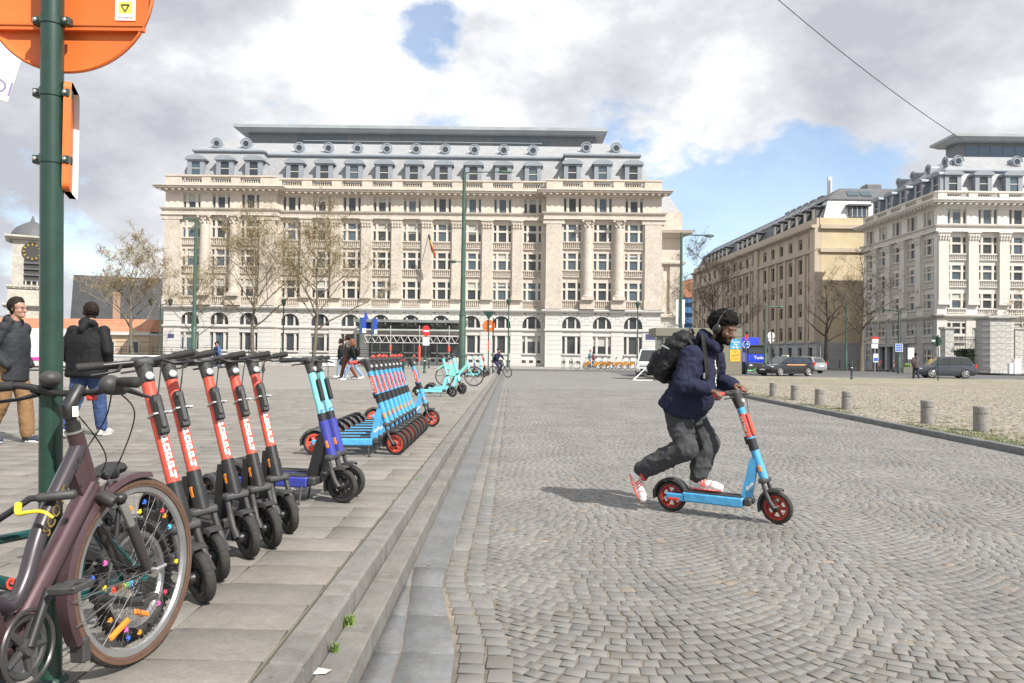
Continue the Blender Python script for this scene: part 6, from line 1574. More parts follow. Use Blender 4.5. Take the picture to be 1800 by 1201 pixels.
M_hairbr = mat('dark_brown_hair', (0.018, 0.012, 0.009), .7, spec=.2, var=.4, scale=60)
M_hairr = mat('auburn_hair', (0.16, 0.05, 0.02), .6, var=.3, scale=40)
M_jkgrey = mat('grey_black_shell', (0.026, 0.028, 0.032), .72, spec=.3, var=.15, scale=6, bump=.1, bscale=160)
M_jkblk = mat('black_shell', (0.011, 0.011, 0.012), .75, spec=.25, var=.2, scale=6, bump=.1, bscale=160)
M_chino = mat('tan_chino', (0.22, 0.125, 0.055), .85, var=.1, scale=7)
M_jean = mat('blue_jean', (0.035, 0.065, 0.16), .85, var=.2, scale=8)
M_jeanl = mat('light_jean', (0.20, 0.28, 0.40), .85, var=.15, scale=8)
M_brownp = mat('rust_trouser', (0.14, 0.045, 0.025), .85, var=.15, scale=8)
M_shoew = mat('white_leather', (0.72, 0.71, 0.69), .5, var=.04, scale=10)
M_shoed = mat('dark_trainer', (0.03, 0.04, 0.06), .6, scale=10)
M_shoeg = mat('grey_trainer', (0.42, 0.42, 0.40), .6, scale=10)
M_redst = mat('shoe_red', (0.62, 0.06, 0.05), .5)
SK_D, SK_L = skin('brown', (0.135, 0.068, 0.042)), skin('light', (0.37, 0.205, 0.15))
# ---- the man pushing off on the sky blue scooter (frame of the scooter: x forward, front wheel contact at 0)
GR = {}
for h_ in ride.children:
    if h_.name.startswith('handlebar'):
        for g_ in h_.children:
            if g_.name.startswith('grip'):
                c_ = sum((v.co for v in g_.data.vertices), Vector())/len(g_.data.vertices); c_ = h_.matrix_basis @ c_; GR['l' if c_.y > 0 else 'r'] = c_
WR = {q: tuple(GR[q]+Vector((-.078, 0, .038))) for q in 'lr'}
J = dict(pelvis=(-.84, 0, 1.00), chest=(-.70, 0, 1.32), neck=(-.585, 0, 1.52), head=(-.47, 0, 1.66),
    hipr=(-.86, -.095, .97), knr=(-.765, -.13, .60), anr=(-1.19, -.14, .355), tor=(-1.175, -.14, .085), her=(-1.275, -.14, .33),
    hipl=(-.82, .095, .97), knl=(-.645, .12, .62), anl=(-.70, .03, .33), tol=(-.475, .02, .226), hel=(-.765, .03, .226),
    shr=(-.69, -.21, 1.42), elr=(-.73, -.32, 1.17), wrr=WR['r'], shl=(-.62, .21, 1.42), ell=(-.62, .33, 1.19), wrl=WR['l'])
C = dict(skin=SK_D, face=(.93, -.22, -.34), headup=(.22, 0, 1), hs=1.06, nose=1.25, trouser=M_char, jacket=M_navy, jname='hoodie', shoe=M_shoew, high=True, sole=M_shoew, hair=M_hairb, hstyle='curly', seed=4,
    bulk=1.0, leg=(.108, .110, .075), torso=(.20, .215, .18), sleeve=(.090, .080, .052), hood=True, hooda=150, hoodr=.045, hoodz=.03, hem=.075, tfold=.018, jfold=.015, bvox=.006, hemw=1.12, hemx=.86, hemb=.1,
    shoeupr=(1, 0, .1), handr=((.92, .0, -.28), (-.25, 0, -.95), (.0, .95, 0), True), handl=((.92, .0, -.28), (-.25, 0, -.95), (.0, -.95, 0), True), belly=.05)
rider, P, M, V = person('man in a navy hoodie and headphones pushing off on a sky blue scooter', (RIDE.x, RIDE.y, 0), RH, J, C, .0085)
S_ = 1.06
# beard
bme = [c for c in rider.children if c.name.startswith('body')][0].data
Mi = M.to_3x3().inverted(); c_h = V['head']; hs_ = 1.06; vs_ = {}; fs_ = []; ov = []
for p_ in bme.polygons:
    q = (Mi @ (p_.center-c_h))/hs_; x, y_, z = q; ay = abs(y_)
    jaw = -.150 < z < -.052-.25*max(0, .05-x)*0 and x > -.012 and not (ay < .025 and -.086 < z < -.052 and x > .082) and (z < -.066 or ay > .030) and (x+.9*ay > .035)
    burn = -.06 < z < .012 and -.006 < x < .026+.35*(-z) and ay > .05
    mus = x > .082 and -.058 < z < -.048 and ay < .032
    if jaw or burn or mus:
        f_ = []
        for vi in p_.vertices:
            if vi not in vs_: vs_[vi] = len(ov); vv = bme.vertices[vi]; n_ = noise.noise(vv.co*150); ov.append(vv.co+vv.normal*(.0042+.003*n_))
            f_.append(vs_[vi])
        fs_.append(tuple(f_))
link('beard', MB().add(ov, fs_).mesh('beard', M_hairb), rider)
# brows, headphones
for q in (-1, 1): link('eyebrow', MB().tube([P(.094, q*.016, .026), P(.093, q*.032, .031), P(.08, q*.050, .024)], [.0045, .005, .003], 6).mesh('eyebrow', M_hairb), rider)
hp = thing('headphones', 'black over-ear headphones worn over curly hair by the scooter rider', 'headphones', rider.location, RH)
hb3 = MB(); pts = [P(-.005+.0*math.cos(a), .112*math.cos(a), .02+.148*math.sin(a)) for a in [PI*i/16 for i in range(17)]]
hb3.tube(pts, .0125, 8, flat=.55); link('headband', hb3.mesh('headband', M_plast, 60), hp)
for q in (-1, 1):
    e = MB().ell(P(.0, q*.108, -.008), (.040, .026, .048), 16, 10, M); link('ear_cup', e.mesh('ear_cup', M_blk, 90), hp)
# hood collar, cords, print
for q in (-1, 1): cordq = q
wp = mat('hoodie_print', (.62, .62, .60), .8, var=.15, scale=30, dirt=.4)
from mathutils.bvhtree import BVHTree
jko = [c for c in rider.children if c.name.startswith('hoodie')][0]
BV = BVHTree.FromPolygons([v.co.copy() for v in jko.data.vertices], [tuple(p.vertices) for p in jko.data.polygons])
def drape(p, d=(-1, 0, 0), off=.003):
    d = Vector(d).normalized(); h = BV.ray_cast(Vector(p)-d*1.0, d)
    return (h[0]+h[1]*off, h[1]) if h[0] is not None else (Vector(p), -d)
c0 = V['chest']
for i in range(8):
    z_ = 1.36-.030*i; y0 = -.062-.006*math.sin(i*1.7)
    w_ = (.020, .014, .024, .018, .010, .022, .026, .014)[i]
    g_ = [[drape((0, y0-w_+2*w_*a/3, z_+dz), (-1, .25, 0))[0] for a in range(4)] for dz in (0, .024)]
    pm_ = MB(); pm_.add(g_[0]+g_[1], [(a, a+1, a+5, a+4) for a in range(3)]); link('print', pm_.mesh('print', wp), rider)
M_seam = mat('navy_seam', (.012, .013, .028), .9)
for q in 'lr':
    c_ = V['sh'+q].lerp(V['el'+q], .30); d_ = (V['el'+q]-V['sh'+q]).normalized(); e1 = d_.orthogonal().normalized(); e2 = d_.cross(e1); sp_ = []
    for i in range(28):
        o_ = e1*math.cos(2*PI*i/28)+e2*math.sin(2*PI*i/28); h = BV.ray_cast(c_+o_*.30, -o_)
        if h[0] is not None and (h[0]-c_).length < .125: sp_.append(h[0]+h[1]*.0005)
    if len(sp_) > 6: link('seam', MB().tube(sp_, .0028, 5).mesh('seam', M_seam, 90), rider)
for q in 'lr':
    a_, b_ = V['el'+q], V['wr'+q]; link('cuff', MB().tube([a_.lerp(b_, .86), a_.lerp(b_, .90), a_.lerp(b_, .985)], [.054, .050, .042], 18).mesh('cuff', M_navy, 60), rider)
# shoe stripes
def stripes(sh, heel, toe, up, side):
    h, t_ = Vector(heel), Vector(toe); f = (t_-h).normalized(); u = Vector(up); u = (u-f*u.dot(f)).normalized(); l = u.cross(f); L = (t_-h).length
    Q = lambda a, b, d: h+f*(a*L)+l*b+u*d
    for k in range(3):
        a = .36+.085*k; link('stripe', MB().tube([Q(a, side*.0485, .028), Q(a-.03, side*.044, .06), Q(a-.06, side*.030, .082)], .0095, 6, flat=.5).mesh('stripe', M_redst), sh)
    link('toe_stripe', MB().tube([Q(.66, side*.047, .035), Q(.70, side*.03, .068), Q(.70, 0, .078)], .006, 6).mesh('toe_stripe', M_redst), sh)
    link('strap', MB().torus(.047, .011, 20, 6, Matrix.Translation(Q(.19, 0, .115)) @ Matrix((f, l, u)).transposed().to_4x4(), 1.3).mesh('strap', M_redst, 90), sh)
    link('outsole', MB().tube([Q(0.0, side*.030, .002), Q(.3, side*.044, .002), Q(.75, side*.047, .002), Q(1.0, side*.02, .002)], .006, 6).mesh('outsole', M_redst), sh)
    for k in range(4): link('lace', MB().tube([Q(.42+.06*k, -.022, .098-.009*k), Q(.45+.06*k, .022, .096-.009*k)], .0045, 6).mesh('lace', M_shoew), sh)
shs = [c for c in rider.children if c.name.split('.')[0] == 'shoe']
stripes(shs[0], J['hel'], J['tol'], (0, 0, 1), -1); stripes(shs[1], J['her'], J['tor'], (1, 0, .1), -1)
# backpack
bp = thing('backpack', 'large black backpack on the back of the man riding the sky blue scooter', 'backpack', rider.location, RH)
ax3 = (V['neck']-V['pelvis']).normalized(); fx3 = Vector((0, 1, 0)).cross(ax3).normalized()
Mb = Matrix((fx3, Vector((0, 1, 0)), ax3)).transposed().to_4x4(); Mb.translation = V['pelvis'].lerp(V['neck'], .57)-fx3*.255
mb = MB(Mb)
mb.bbox(-.11, .12, -.155, .155, -.25, .20, .07); mb.bbox(-.165, -.02, -.13, .13, -.23, .02, .045); mb.bbox(-.08, .11, -.12, .12, .10, .265, .06); mb.bbox(-.05, .06, -.175, .175, -.20, -.03, .04)
me = remesh(mb, .009, 4, 'bag'); finish(me, M_bag, .007, 9, seed=3, stretch=(1, 1, .8)); link('bag', me, bp)
link('top_handle', MB(Mb).tube([(.06, -.05, .265), (.03, -.03, .30), (.03, .03, .30), (.06, .05, .265)], .011, 8).mesh('top_handle', M_plast, 90), bp)
for k_, (z_, w_) in enumerate(((-.06, .13), (.09, .15))): link('zip', MB(Mb).tube([(-.186+.065*k_, -w_*.9, z_-.03), (-.19+.065*k_, -w_*.5, z_+.015), (-.19+.065*k_, w_*.5, z_+.015), (-.186+.065*k_, w_*.9, z_-.03)], .005, 6).mesh('zip', M_plast, 90), bp)
for q in (-1, 1): link('tab', MB(Mb).bbox(-.10, -.02, q*.155-.008, q*.155+.008, .06, .075, .003).mesh('tab', M_alu), bp)
for q in (-1, 1):
    n = V['neck']; sh_ = V['shr' if q < 0 else 'shl']
    raw = [(Mb @ Vector((.10, q*.10, .21)), None), (n+Vector((-.10, q*.12, .0)), (.5, 0, -1)), (n+Vector((-.03, q*.135, .0)), (0, 0, -1)), (V['chest']+Vector((.06, q*.15, .08)), (-.7, 0, -.7)), (V['chest']+Vector((.1, q*.150, -.02)), (-1, 0, 0)), (V['chest']+Vector((.1, q*.155, -.10)), (-1, 0, 0)), (V['chest']+Vector((.02, q*.205, -.20)), None), (Mb @ Vector((.11, q*.15, -.20)), None)]
    pts = smooth_path([p_ if d_ is None else drape(p_, d_, .010)[0] for p_, d_ in raw], 4)
    link('strap', MB().tube(pts, .032, 10, flat=.4).mesh('strap', M_bag, 90), bp)
link('buckle', MB().bbox(-.008, .008, -.012, .012, -.025, .025, .003).mesh('buckle', M_alu), bp, M=Matrix.Translation(drape(V['chest']+Vector((.1, -.178, -.07)), (-1, .5, 0), .02)[0]))
# ---- two men on the left
def at(u, v, z=.22): p = gp(u, v, z); return (p.x, p.y, z+.001)
JL = stand(.16, .1, .02, .06); JL['wrr'] = (.10, -.20, .95); JL['elr'] = (-.07, -.255, 1.14); JL['wrl'] = (.10, .20, .95); JL['ell'] = (-.07, .25, 1.14)
mL, P, M, V = person('man in a grey-black jacket and tan trousers, left of the green post', at(18, 779), rad(-4), JL,
    dict(skin=SK_L, trouser=M_chino, jacket=M_jkgrey, shoe=M_shoed, hair=M_hairbr, seed=2, hood=True, leg=(.105, .085, .078), torso=(.165, .19, .17), sleeve=(.070, .062, .048), hem=.16, face=(1, .05, -.03), jfold=.007, tfold=.009, hands=False), .010, s=1.02)
def glasses(par, P):
    g = MB()
    for q in (-1, 1): g.torus(.019, .002, 14, 5, Matrix.Translation(P(.104, q*.03, .004)) @ RY(PI/2))
    for q in (-1, 1): g.tube([P(.10, q*.048, .008), P(.0, q*.083, .008)], .0022, 5)
    stuff(link('glasses', g.mesh('glasses', M_blk), par))
glasses(mL, P)
JR = stand(-.20, .1, .02, .0); JR['wrr'] = (.08, -.27, .93); JR['elr'] = (-.03, -.325, 1.14); JR['wrl'] = (.08, .27, .93); JR['ell'] = (-.03, .325, 1.14); JR['shr'] = (.02, -.225, 1.41); JR['shl'] = (.02, .225, 1.41)
mR, P, M, V = person('man in a black jacket and blue jeans seen from behind, right of the green post', at(150, 768), rad(82), JR,
    dict(skin=SK_L, trouser=M_jean, jacket=M_jkblk, shoe=M_shoeg, hair=M_hairbr, seed=8, hood=True, leg=(.11, .085, .068), torso=(.185, .265, .20), sleeve=(.075, .068, .05), hem=.14, face=(.45, .90, -.02), jfold=.006, tfold=.009, hands=False), .010, s=1.02)
glasses(mR, P)
# ---- three walkers and the small figures
far = dict(vox=.024)
def walker(label, u, v, hd, c, z=.22, stride=.28, s=1.0, J=None, vox=.022):
    d = dict(skin=SK_L, hair=M_hairbr, shoe=M_shoed, trouser=M_jean, jacket=M_jkblk, hands=False, eyes=False, tfold=.006, jfold=.006); d.update(c)
    return person(label, at(u, v, z), hd, J or stand(stride, .05, .03, .03), d, vox, s=s)
walker('walker in a long black coat and pale jeans, farthest left of the three', 600, 664, rad(175), dict(trouser=M_jeanl, coat=.35, shoe=M_shoew), s=1.0, stride=.15)
walker('tall walker in a brown leather jacket and rust trousers in the middle of the three', 611, 667, rad(178), dict(trouser=M_brownp, jacket=mat('brown_leather', (.05, .035, .03), .5)), s=1.07, stride=.25)
w3, *_ = walker('red-haired walker with a black backpack, blue jeans and white trainers', 620, 668, rad(182), dict(trouser=M_jeanl, shoe=M_shoew, hair=M_hairr, hstyle='long', face=(1, .2, 0)), s=.98, stride=.34)
bk = tag(MB().ell((-.20, 0, 1.22), (.11, .16, .22), 14, 10).build('backpack', M_bag, smooth=60), 'small black backpack worn by the red-haired walker', 'backpack'); bk.location = w3.location; bk.rotation_euler = w3.rotation_euler
walker('pedestrian in a dark grey hooded jacket seen from behind beside the grey hatchback', 1610, 668.5, rad(95), dict(jacket=mat('taupe_shell', (.07, .055, .055), .8), trouser=mat('dark_jean', (.02, .025, .045), .85), shoe=M_shoew, hood=True, hem=.14), z=.002, stride=.12)
JS = stand(.10, .05, .05, .12)
walker('woman in a pink hat and teal coat behind the docked hire bicycles', 1036, 646.5, rad(-10), dict(hair=mat('pink_wool', (.42, .07, .14), .9), hstyle='hat', jacket=mat('teal_wool', (.10, .20, .23), .9)), z=.15, J=JS, s=.98)
walker('child in a plum jacket beside the woman in the pink hat', 1043.5, 647, rad(170), dict(jacket=mat('plum_wool', (.18, .04, .09), .9), trouser=M_jkblk), z=.15, J=JS, s=.86)
walker('dark-haired person in a navy top sitting behind the low wall, left one of two', 377, 646, rad(20), dict(jacket=M_navy), z=.22, J=JS, s=.98)
walker('person in a blue shirt leaning close behind the low wall, right one of two', 384, 646, rad(200), dict(jacket=mat('blue_cotton', (.06, .12, .28), .9)), z=.22, J=JS, s=1.02)
# ---- cyclist
cyc = town_bike('dark bicycle ridden along the kerb by a cyclist in navy', 'bicycles in use', M_blk, .34)
p = gp(893, 664, .0); HC = rad(-38); cyc.location = (p.x, p.y, .002); cyc.rotation_euler = (rad(10), 0, HC)
JC = dict(pelvis=(-.88, 0, 1.05), chest=(-.70, 0, 1.38), neck=(-.62, 0, 1.55), head=(-.55, 0, 1.70), hipl=(-.86, .09, 1.02), knl=(-.50, .10, .80), anl=(-.64, .11, .42), tol=(-.46, .11, .38), hel=(-.72, .11, .36),
    hipr=(-.86, -.09, 1.02), knr=(-.52, -.10, .62), anr=(-.70, -.11, .24), tor=(-.5, -.11, .16), her=(-.77, -.11, .18), shl=(-.68, .19, 1.46), ell=(-.52, .28, 1.24), wrl=(-.40, .28, 1.12), shr=(-.68, -.19, 1.46), elr=(-.52, -.28, 1.24), wrr=(-.40, -.28, 1.12))
cy, P, M, V = person('cyclist in a navy jacket and dark helmet riding towards the camera along the kerb', (p.x, p.y, .002), HC, JC, dict(skin=SK_L, trouser=mat('navy_trouser', (.025, .03, .06), .85), jacket=M_navy, shoe=M_shoed, hair=M_hairb, hstyle='hat', hands=False, eyes=False, leg=(.10, .08, .06)), .022, s=.95)
cy.rotation_euler = (rad(10), 0, HC)
# ================================================================ STREET FURNITURE, VEHICLES, TREES
M_green_p = mat('post_green', (0.012, 0.045, 0.032), 0.42, var=.12, scale=5, dirt=.12, coat=.25)
M_lampg = mat('lamp_green', (0.05, 0.10, 0.075), 0.5, var=.15, scale=3, dirt=.25)
M_signor = mat('sign_orange', (0.68, 0.155, 0.03), 0.5, var=.04, scale=2, dirt=.05)
M_signw = mat('sign_white', (.72, .72, .70), .45, var=.03)
M_signr = mat('sign_red', (.60, .03, .03), .4)
M_signb = mat('sign_blue', (.03, .13, .52), .4)
M_stone = mat('bollard_stone', (0.25, 0.24, 0.225), .85, var=.15, scale=9, dirt=.3, bump=.4, bscale=40)
M_iron = mat('black_iron', (.018, .02, .02), .5)
# ---- near post with the back of the round sign
b0 = gp(88, 1197, .22)
top_ = Vector((pY(92, 0, b0.y).x+.004, b0.y, 2.95))
post = thing('sign_post', 'dark green round post with the orange backs of two traffic signs at the left edge', 'sign post', (b0.x, b0.y, .221))
L0 = Vector((b0.x, b0.y, .221)); dx_ = (pY(92, 30, b0.y).x-b0.x)/(pY(92, 30, b0.y).z-.22)
def pp(z): return Vector((dx_*z, 0, z))
link('pole', MB().tube([pp(-.01), pp(2.75)], .0385, 24).mesh('pole', M_green_p, 50), post)
link('foot', MB().lathe([(.06, 0), (.055, .012), (.042, .02)], 20).mesh('foot', M_green_p, 40), post)
yb = .072
cs = pY(125, -17, b0.y+yb); cs = Vector((cs.x-L0.x, yb, cs.z-L0.z)); Rs = .318
sg = link('sign_disc', MB().lathe([(0, 0), (Rs-.02, 0), (Rs, -.006), (Rs+.004, -.022), (Rs-.002, -.026), (Rs-.006, -.010), (Rs-.02, -.004), (0, -.004)][::-1], 64, T(*cs) @ RX(PI/2) @ RY(PI)).mesh('sign_disc', M_signor, 40), post)
zr = pY(100, 52, b0.y+yb).z-L0.z
link('rail', MB().box(cs.x-.295, cs.x+.285, yb-.026, yb-.004, zr-.012, zr+.012).box(cs.x-.295, cs.x+.285, yb-.030, yb-.0262, zr+.004, zr+.012).mesh('rail', M_signor), sg)
sq = pY(222, 18, b0.y+yb); sq = Vector((sq.x-L0.x, yb-.0065, sq.z-L0.z))
st_ = link('sticker', MB().box(-.038, .038, -.0006, .0006, -.042, .042).mesh('sticker', M_white), sg, sq)
M_yst = mat('sticker_yellow', (.72, .66, .10), .5)
link('sticker_panel', MB().box(-.025, .025, -.0012, -.0007, -.016, .028).mesh('sticker_panel', M_yst), st_)
tr_ = MB()
for k in range(3):
    a0, a1 = rad(-90+120*k), rad(-90+120*(k+1)); tr_.tube([(.017*math.cos(a0), -.002, .008+.017*math.sin(a0)), (.017*math.cos(a1), -.002, .008+.017*math.sin(a1))], .0022, 5)
link('sticker_triangle', tr_.mesh('sticker_triangle', M_iron), st_)
link('lettering', text_mesh('Janssens', .016, mat('sticker_grey', (.25, .27, .32), .5), .0003), st_, M=T(0, -.0012, -.030) @ RX(PI/2))
for v in (38, 164, 281):
    z = pY(88, v, b0.y).z-L0.z; c = pp(z)
    cl = link('clamp', MB().lathe([(.0390, -.014), (.0425, -.014), (.0425, .014), (.0390, .014)], 24, T(*c)).mesh('clamp', M_green_p, 40), post)
    for s in (-1, 1):
        link('clamp_lug', MB().bbox(-.013, .013, -.012, .02, -.015, .015, .003).mesh('clamp_lug', M_green_p), cl, M=T(c.x+s*.054, 0, z))
        link('bolt', MB().lathe([(.008, 0), (.008, .008), (.004, .010)], 6, T(c.x+s*.054, -.012, z) @ RX(PI/2)).mesh('bolt', M_alu), cl)
pl1, pl2 = pY(118, 150, b0.y+.05), pY(118, 340, b0.y+.05)
zA, zB = pl2.z-L0.z, pl1.z-L0.z; xx = pl1.x-L0.x
hgt = zB-zA; PN = []
for (cx_, cz_, a0) in ((.10-.025, zB-.025, 0), (-.10+.025, zB-.025, 90), (-.10+.025, zA+.025, 180), (.10-.025, zA+.025, 270)):
    for i in range(5): a = rad(a0+22.5*i); PN.append((cx_+.025*math.cos(a), cz_+.025*math.sin(a)))
Mp = T(xx-.012, .085, 0) @ RZ(rad(292)) @ Matrix.Scale(-1, 4, (0, 1, 0))
sp2 = link('sign_plate', MB().prism(PN, -.003, .001, Mp).mesh('sign_plate', M_signor), post)
n = len(PN)
vs = [Mp @ Vector((x, .0012, z)) for x, z in PN]+[Mp @ Vector((x, -.022, z)) for x, z in PN]+[Mp @ Vector((x*1.035, -.022, z)) for x, z in PN]+[Mp @ Vector((x*1.035, .0035, z)) for x, z in PN]
for far_ in (True, False):   # bare white lip on the far edge, painted lip on the near one
    fs = []
    for i in range(n):
        k = (i+1) % n
        if ((PN[i][0]+PN[k][0]) < 0) == far_:
            for r_ in range(3): fs.append((r_*n+i, r_*n+k, (r_+1)*n+k, (r_+1)*n+i))
    link('plate_rim', MB().add(vs, fs).mesh('plate_rim', M_signw if far_ else M_signor), sp2)
# hanging banner corner at the far left edge
bnn = tag(MB().box(-.25, .10, 0, .02, 0, .6).build('banner', M_signw), 'pale banner corner with a printed diamond pattern at the top left edge', 'banner')
q = pY(2, 172, 6.0); bnn.location = (q.x-.06, q.y, q.z); bnn.rotation_euler = (0, rad(14), rad(20))
link('print', text_mesh('DI', .16, mat('print_violet', (.25, .2, .35), .6), .001), bnn, M=T(.03, -.002, .10) @ RX(PI/2))
# ---- tall lamps
def lamp(label, u, vb, vt, arm=None, Y=None, z0=.22, r=.11, small=None, stub=None):
    p = gp(u, vb, z0) if Y is None else Vector((pY(u, vb, Y).x, Y, z0)); Yp = p.y
    tp = pY(u+ (vb-vt)*.012, vt, Yp); H = tp.z-z0
    t = thing('street_lamp', label, 'street lamp', (p.x, p.y, z0)); k = Yp/1350
    o = MB().lathe([(r*1.5, 0), (r*1.5, .05), (r*1.25, .06), (r*1.2, H*.27), (r*1.0, H*.275), (r*.95, H*.28), (r*.62, H)], 14).mesh('pole', M_lampg, 40); po = link('pole', o, t)
    link('collar', MB().lathe([(r*1.3, 0), (r*1.3, .12), (r*1.05, .15)], 14, T(0, 0, H*.27)).mesh('collar', M_lampg, 40), po)
    if arm:
        w, dz = arm[0]*k, arm[1]*k
        link('arm', MB().tube([(0, 0, H-.1), (w*.25, 0, H-.1+dz*.6), (w*.8, 0, H-.1+dz)], .045, 8).mesh('arm', M_lampg, 50), t)
        hd_ = MB(); s = 1 if w > 0 else -1
        hd_.ell((w*.90, 0, H-.12+dz), (abs(w)*.17, .13, .11), 14, 8); link('lamp_head', hd_.mesh('lamp_head', M_lampg, 60), t)
        link('diffuser', MB().ell((w*.90, 0, H-.17+dz), (abs(w)*.13, .10, .10), 12, 6).mesh('diffuser', M_lens, 60), t)
    if small:
        w, z = small[0]*k, H-small[1]*k
        link('side_arm', MB().tube([(0, 0, z), (w*.9, 0, z+.05)], .04, 6).mesh('side_arm', M_lampg), t); link('side_lamp', MB().ell((w, 0, z+.04), (.28, .14, .12), 12, 7).mesh('side_lamp', M_lampg, 60), t)
    return t
lamp('tallest green street lamp with a long arm, behind the mint bicycle', 812, 641, 302, (80, 3), Y=56, z0=.22, r=.20, small=(-18, 160))
lamp('tall green street lamp with its head turned left, before the left wing of the palace', 340, 640, 384, (-22, 2), Y=58, r=.16)
lamp('green street lamp with a long right arm above the kiosk', 1196, 650, 409, (54, -2), Y=52, z0=0, r=.13)
lamp('slim green street lamp with a short arm beside the blue lorry', 1345, 648, 537, (30, 0), Y=58, z0=0, r=.10)
lamp('green street lamp with short arms before the shaded side of the white building', 1580, 655, 544, (-26, 2), Y=64, z0=.14, r=.11)
lamp('plain slim pole between the two bare trees before the tan building', 1487, 647, 533, None, Y=75, z0=.14, r=.10)
def lantern(label, u, vb, vt, Y, z0=.15, dbl=False):
    x = pY(u, vb, Y).x; H = pY(u, vt, Y).z-z0
    t = thing('lantern_post', label, 'street lamp', (x, Y, z0), 0, 'lantern posts along the palace')
    link('post', MB().lathe([(.16, 0), (.16, .3), (.09, .5), (.07, H*.4), (.05, H-.7)], 12).mesh('post', M_lampg, 40), t)
    for s in ((-1, 1) if dbl else (0,)):
        if dbl: link('arm', MB().tube([(0, 0, H-.8), (s*.5, 0, H-.6), (s*.6, 0, H-.45)], .035, 6).mesh('arm', M_lampg), t)
        l = link('lantern', MB().lathe([(.10, H-.7), (.24, H-.25), (.26, H-.2), (.12, H-.08), (.03, H)], 8, T(s*.9 if dbl else 0, 0, -.0 if not dbl else -.1)).mesh('lantern', M_lampg, 30), t)
lantern('lantern post before the right wing beside the docked hire bicycles', 1120, 648, 529, 72.5); lantern('lantern post standing just right of the cyclist', 893, 646, 524, 72.5)
lantern('lantern post between the two largest bare trees', 497, 640, 525, 71); lantern('double-armed lantern post at the left corner of the palace', 280, 640, 522, 70, dbl=True)
# ---- signs
def disc_sign(label, u, vb, uc, vc, R, front, back, z0, rpole=.03, tri=None, flat_bar=False, two=False):
    p = gp(u, vb, z0)
    if p.y > 57: p = pY(u, vb, 57); p.z = z0
    t = thing('road_sign', label, 'road sign', (p.x, p.y, z0)); k = p.y/1350
    zc_ = pY(uc, vc, p.y).z-z0; zt_ = pY(uc, vc-R*1.25, p.y).z-z0
    xs = pY(uc, vc, p.y).x-p.x
    link('pole', MB().tube([(0, 0, 0), (xs*.2, 0, zt_)], rpole, 10).mesh('pole', M_green_p, 50), t)
    if two: link('pole', MB().tube([(8*k, .05, 0), (8*k, .05, zt_)], rpole, 10).mesh('pole', M_green_p, 50), t)
    d = link('disc', MB().lathe([(0, 0), (R*k*.96, 0), (R*k, .02), (R*k, .035), (0, .035)], 32, T(xs, .05, zc_) @ RX(-PI/2)).mesh('disc', back, 40), t)
    if tri:
        zt2 = pY(uc, tri, p.y).z-z0; w = R*k*.95
        link('triangle', MB().prism([(xs-w, zt2+w*.55), (xs+w, zt2+w*.55), (xs, zt2-w*.9)], .03, .06).mesh('triangle', M_signw if tri > vc else M_green_p), t)
    return t, zc_, xs, k, d
t, zc_, xs, k, d = disc_sign('orange backed round sign with a green triangle above on twin poles by the kerb', 858, 657, 859, 573, 11, None, M_signor, .22, .035, tri=553, two=True)
link('sticker', MB().box(-.06, .06, -.004, -.001, -.06, .06).mesh('sticker', M_white), d, M=T(xs+.10, .05, zc_-.03))
link('reflector_strip', MB().box(-.04, .04, -.045, -.032, -.5, .1).mesh('reflector_strip', M_red), t, M=T(0, 0, zc_-1.0))
t, zc_, xs, k, d = disc_sign('round white sign with a white triangle below on a thin pole by the black taxi', 1357, 650, 1356, 590, 6.4, None, M_signw, .0, .03, tri=600)
t, zc_, xs, k, d = disc_sign('round dark green back of a sign on a green pole beside the grey hatchback', 1649, 669, 1648, 600, 9, None, M_green_p, .09, .035)
link('sticker', MB().box(-.10, .10, -.004, -.001, -.05, .05).mesh('sticker', M_white), d, M=T(xs-.22, .05, zc_+.03))
t, zc_, xs, k, d = disc_sign('blue round turn right arrow sign before the blue lorry', 1311, 652, 1312, 606, 6.5, None, M_signb, .0, .03)
link('ring', MB().torus(6.1*k, .02, 24, 5, T(xs, .045, zc_) @ RX(PI/2)).mesh('ring', M_signw), d)
link('arrow', MB().prism([(-.10, -.17), (-.04, -.17), (-.04, .02), (.05, .02), (.05, -.03), (.16, .05), (.05, .13), (.05, .08), (-.10, .08)], .035, .047, T(xs, 0, zc_)).mesh('arrow', M_signw), d)
link('red_panel', MB().box(-.1, .1, .0, .04, 0, .45).mesh('red_panel', M_signr), t, M=T(xs, 0, zc_+.32))
# no-entry sign seen at an angle
p = Vector((pY(747, 641, 56).x, 56, .22)); t = thing('road_sign', 'red and white no entry sign turned sideways with a white plate below, near the scaffold', 'road sign', (p.x, p.y, .22), rad(55)); k = p.y/1350
zc_ = pY(749, 582, p.y).z-.22
link('pole', MB().tube([(0, 0, 0), (0, 0, zc_+.35)], .03, 8).mesh('pole', M_green_p), t)
d = link('disc', MB().lathe([(0, 0), (.40, 0), (.40, .03), (0, .03)], 28, T(0, -.05, zc_) @ RX(PI/2)).mesh('disc', M_signr, 40), t)
link('bar', MB().box(-.30, .30, -.088, -.081, zc_-.06, zc_+.06).mesh('bar', M_signw), d); link('plate', MB().box(-.35, .35, -.08, -.05, zc_-1.05, zc_-.45).mesh('plate', M_signw), t)
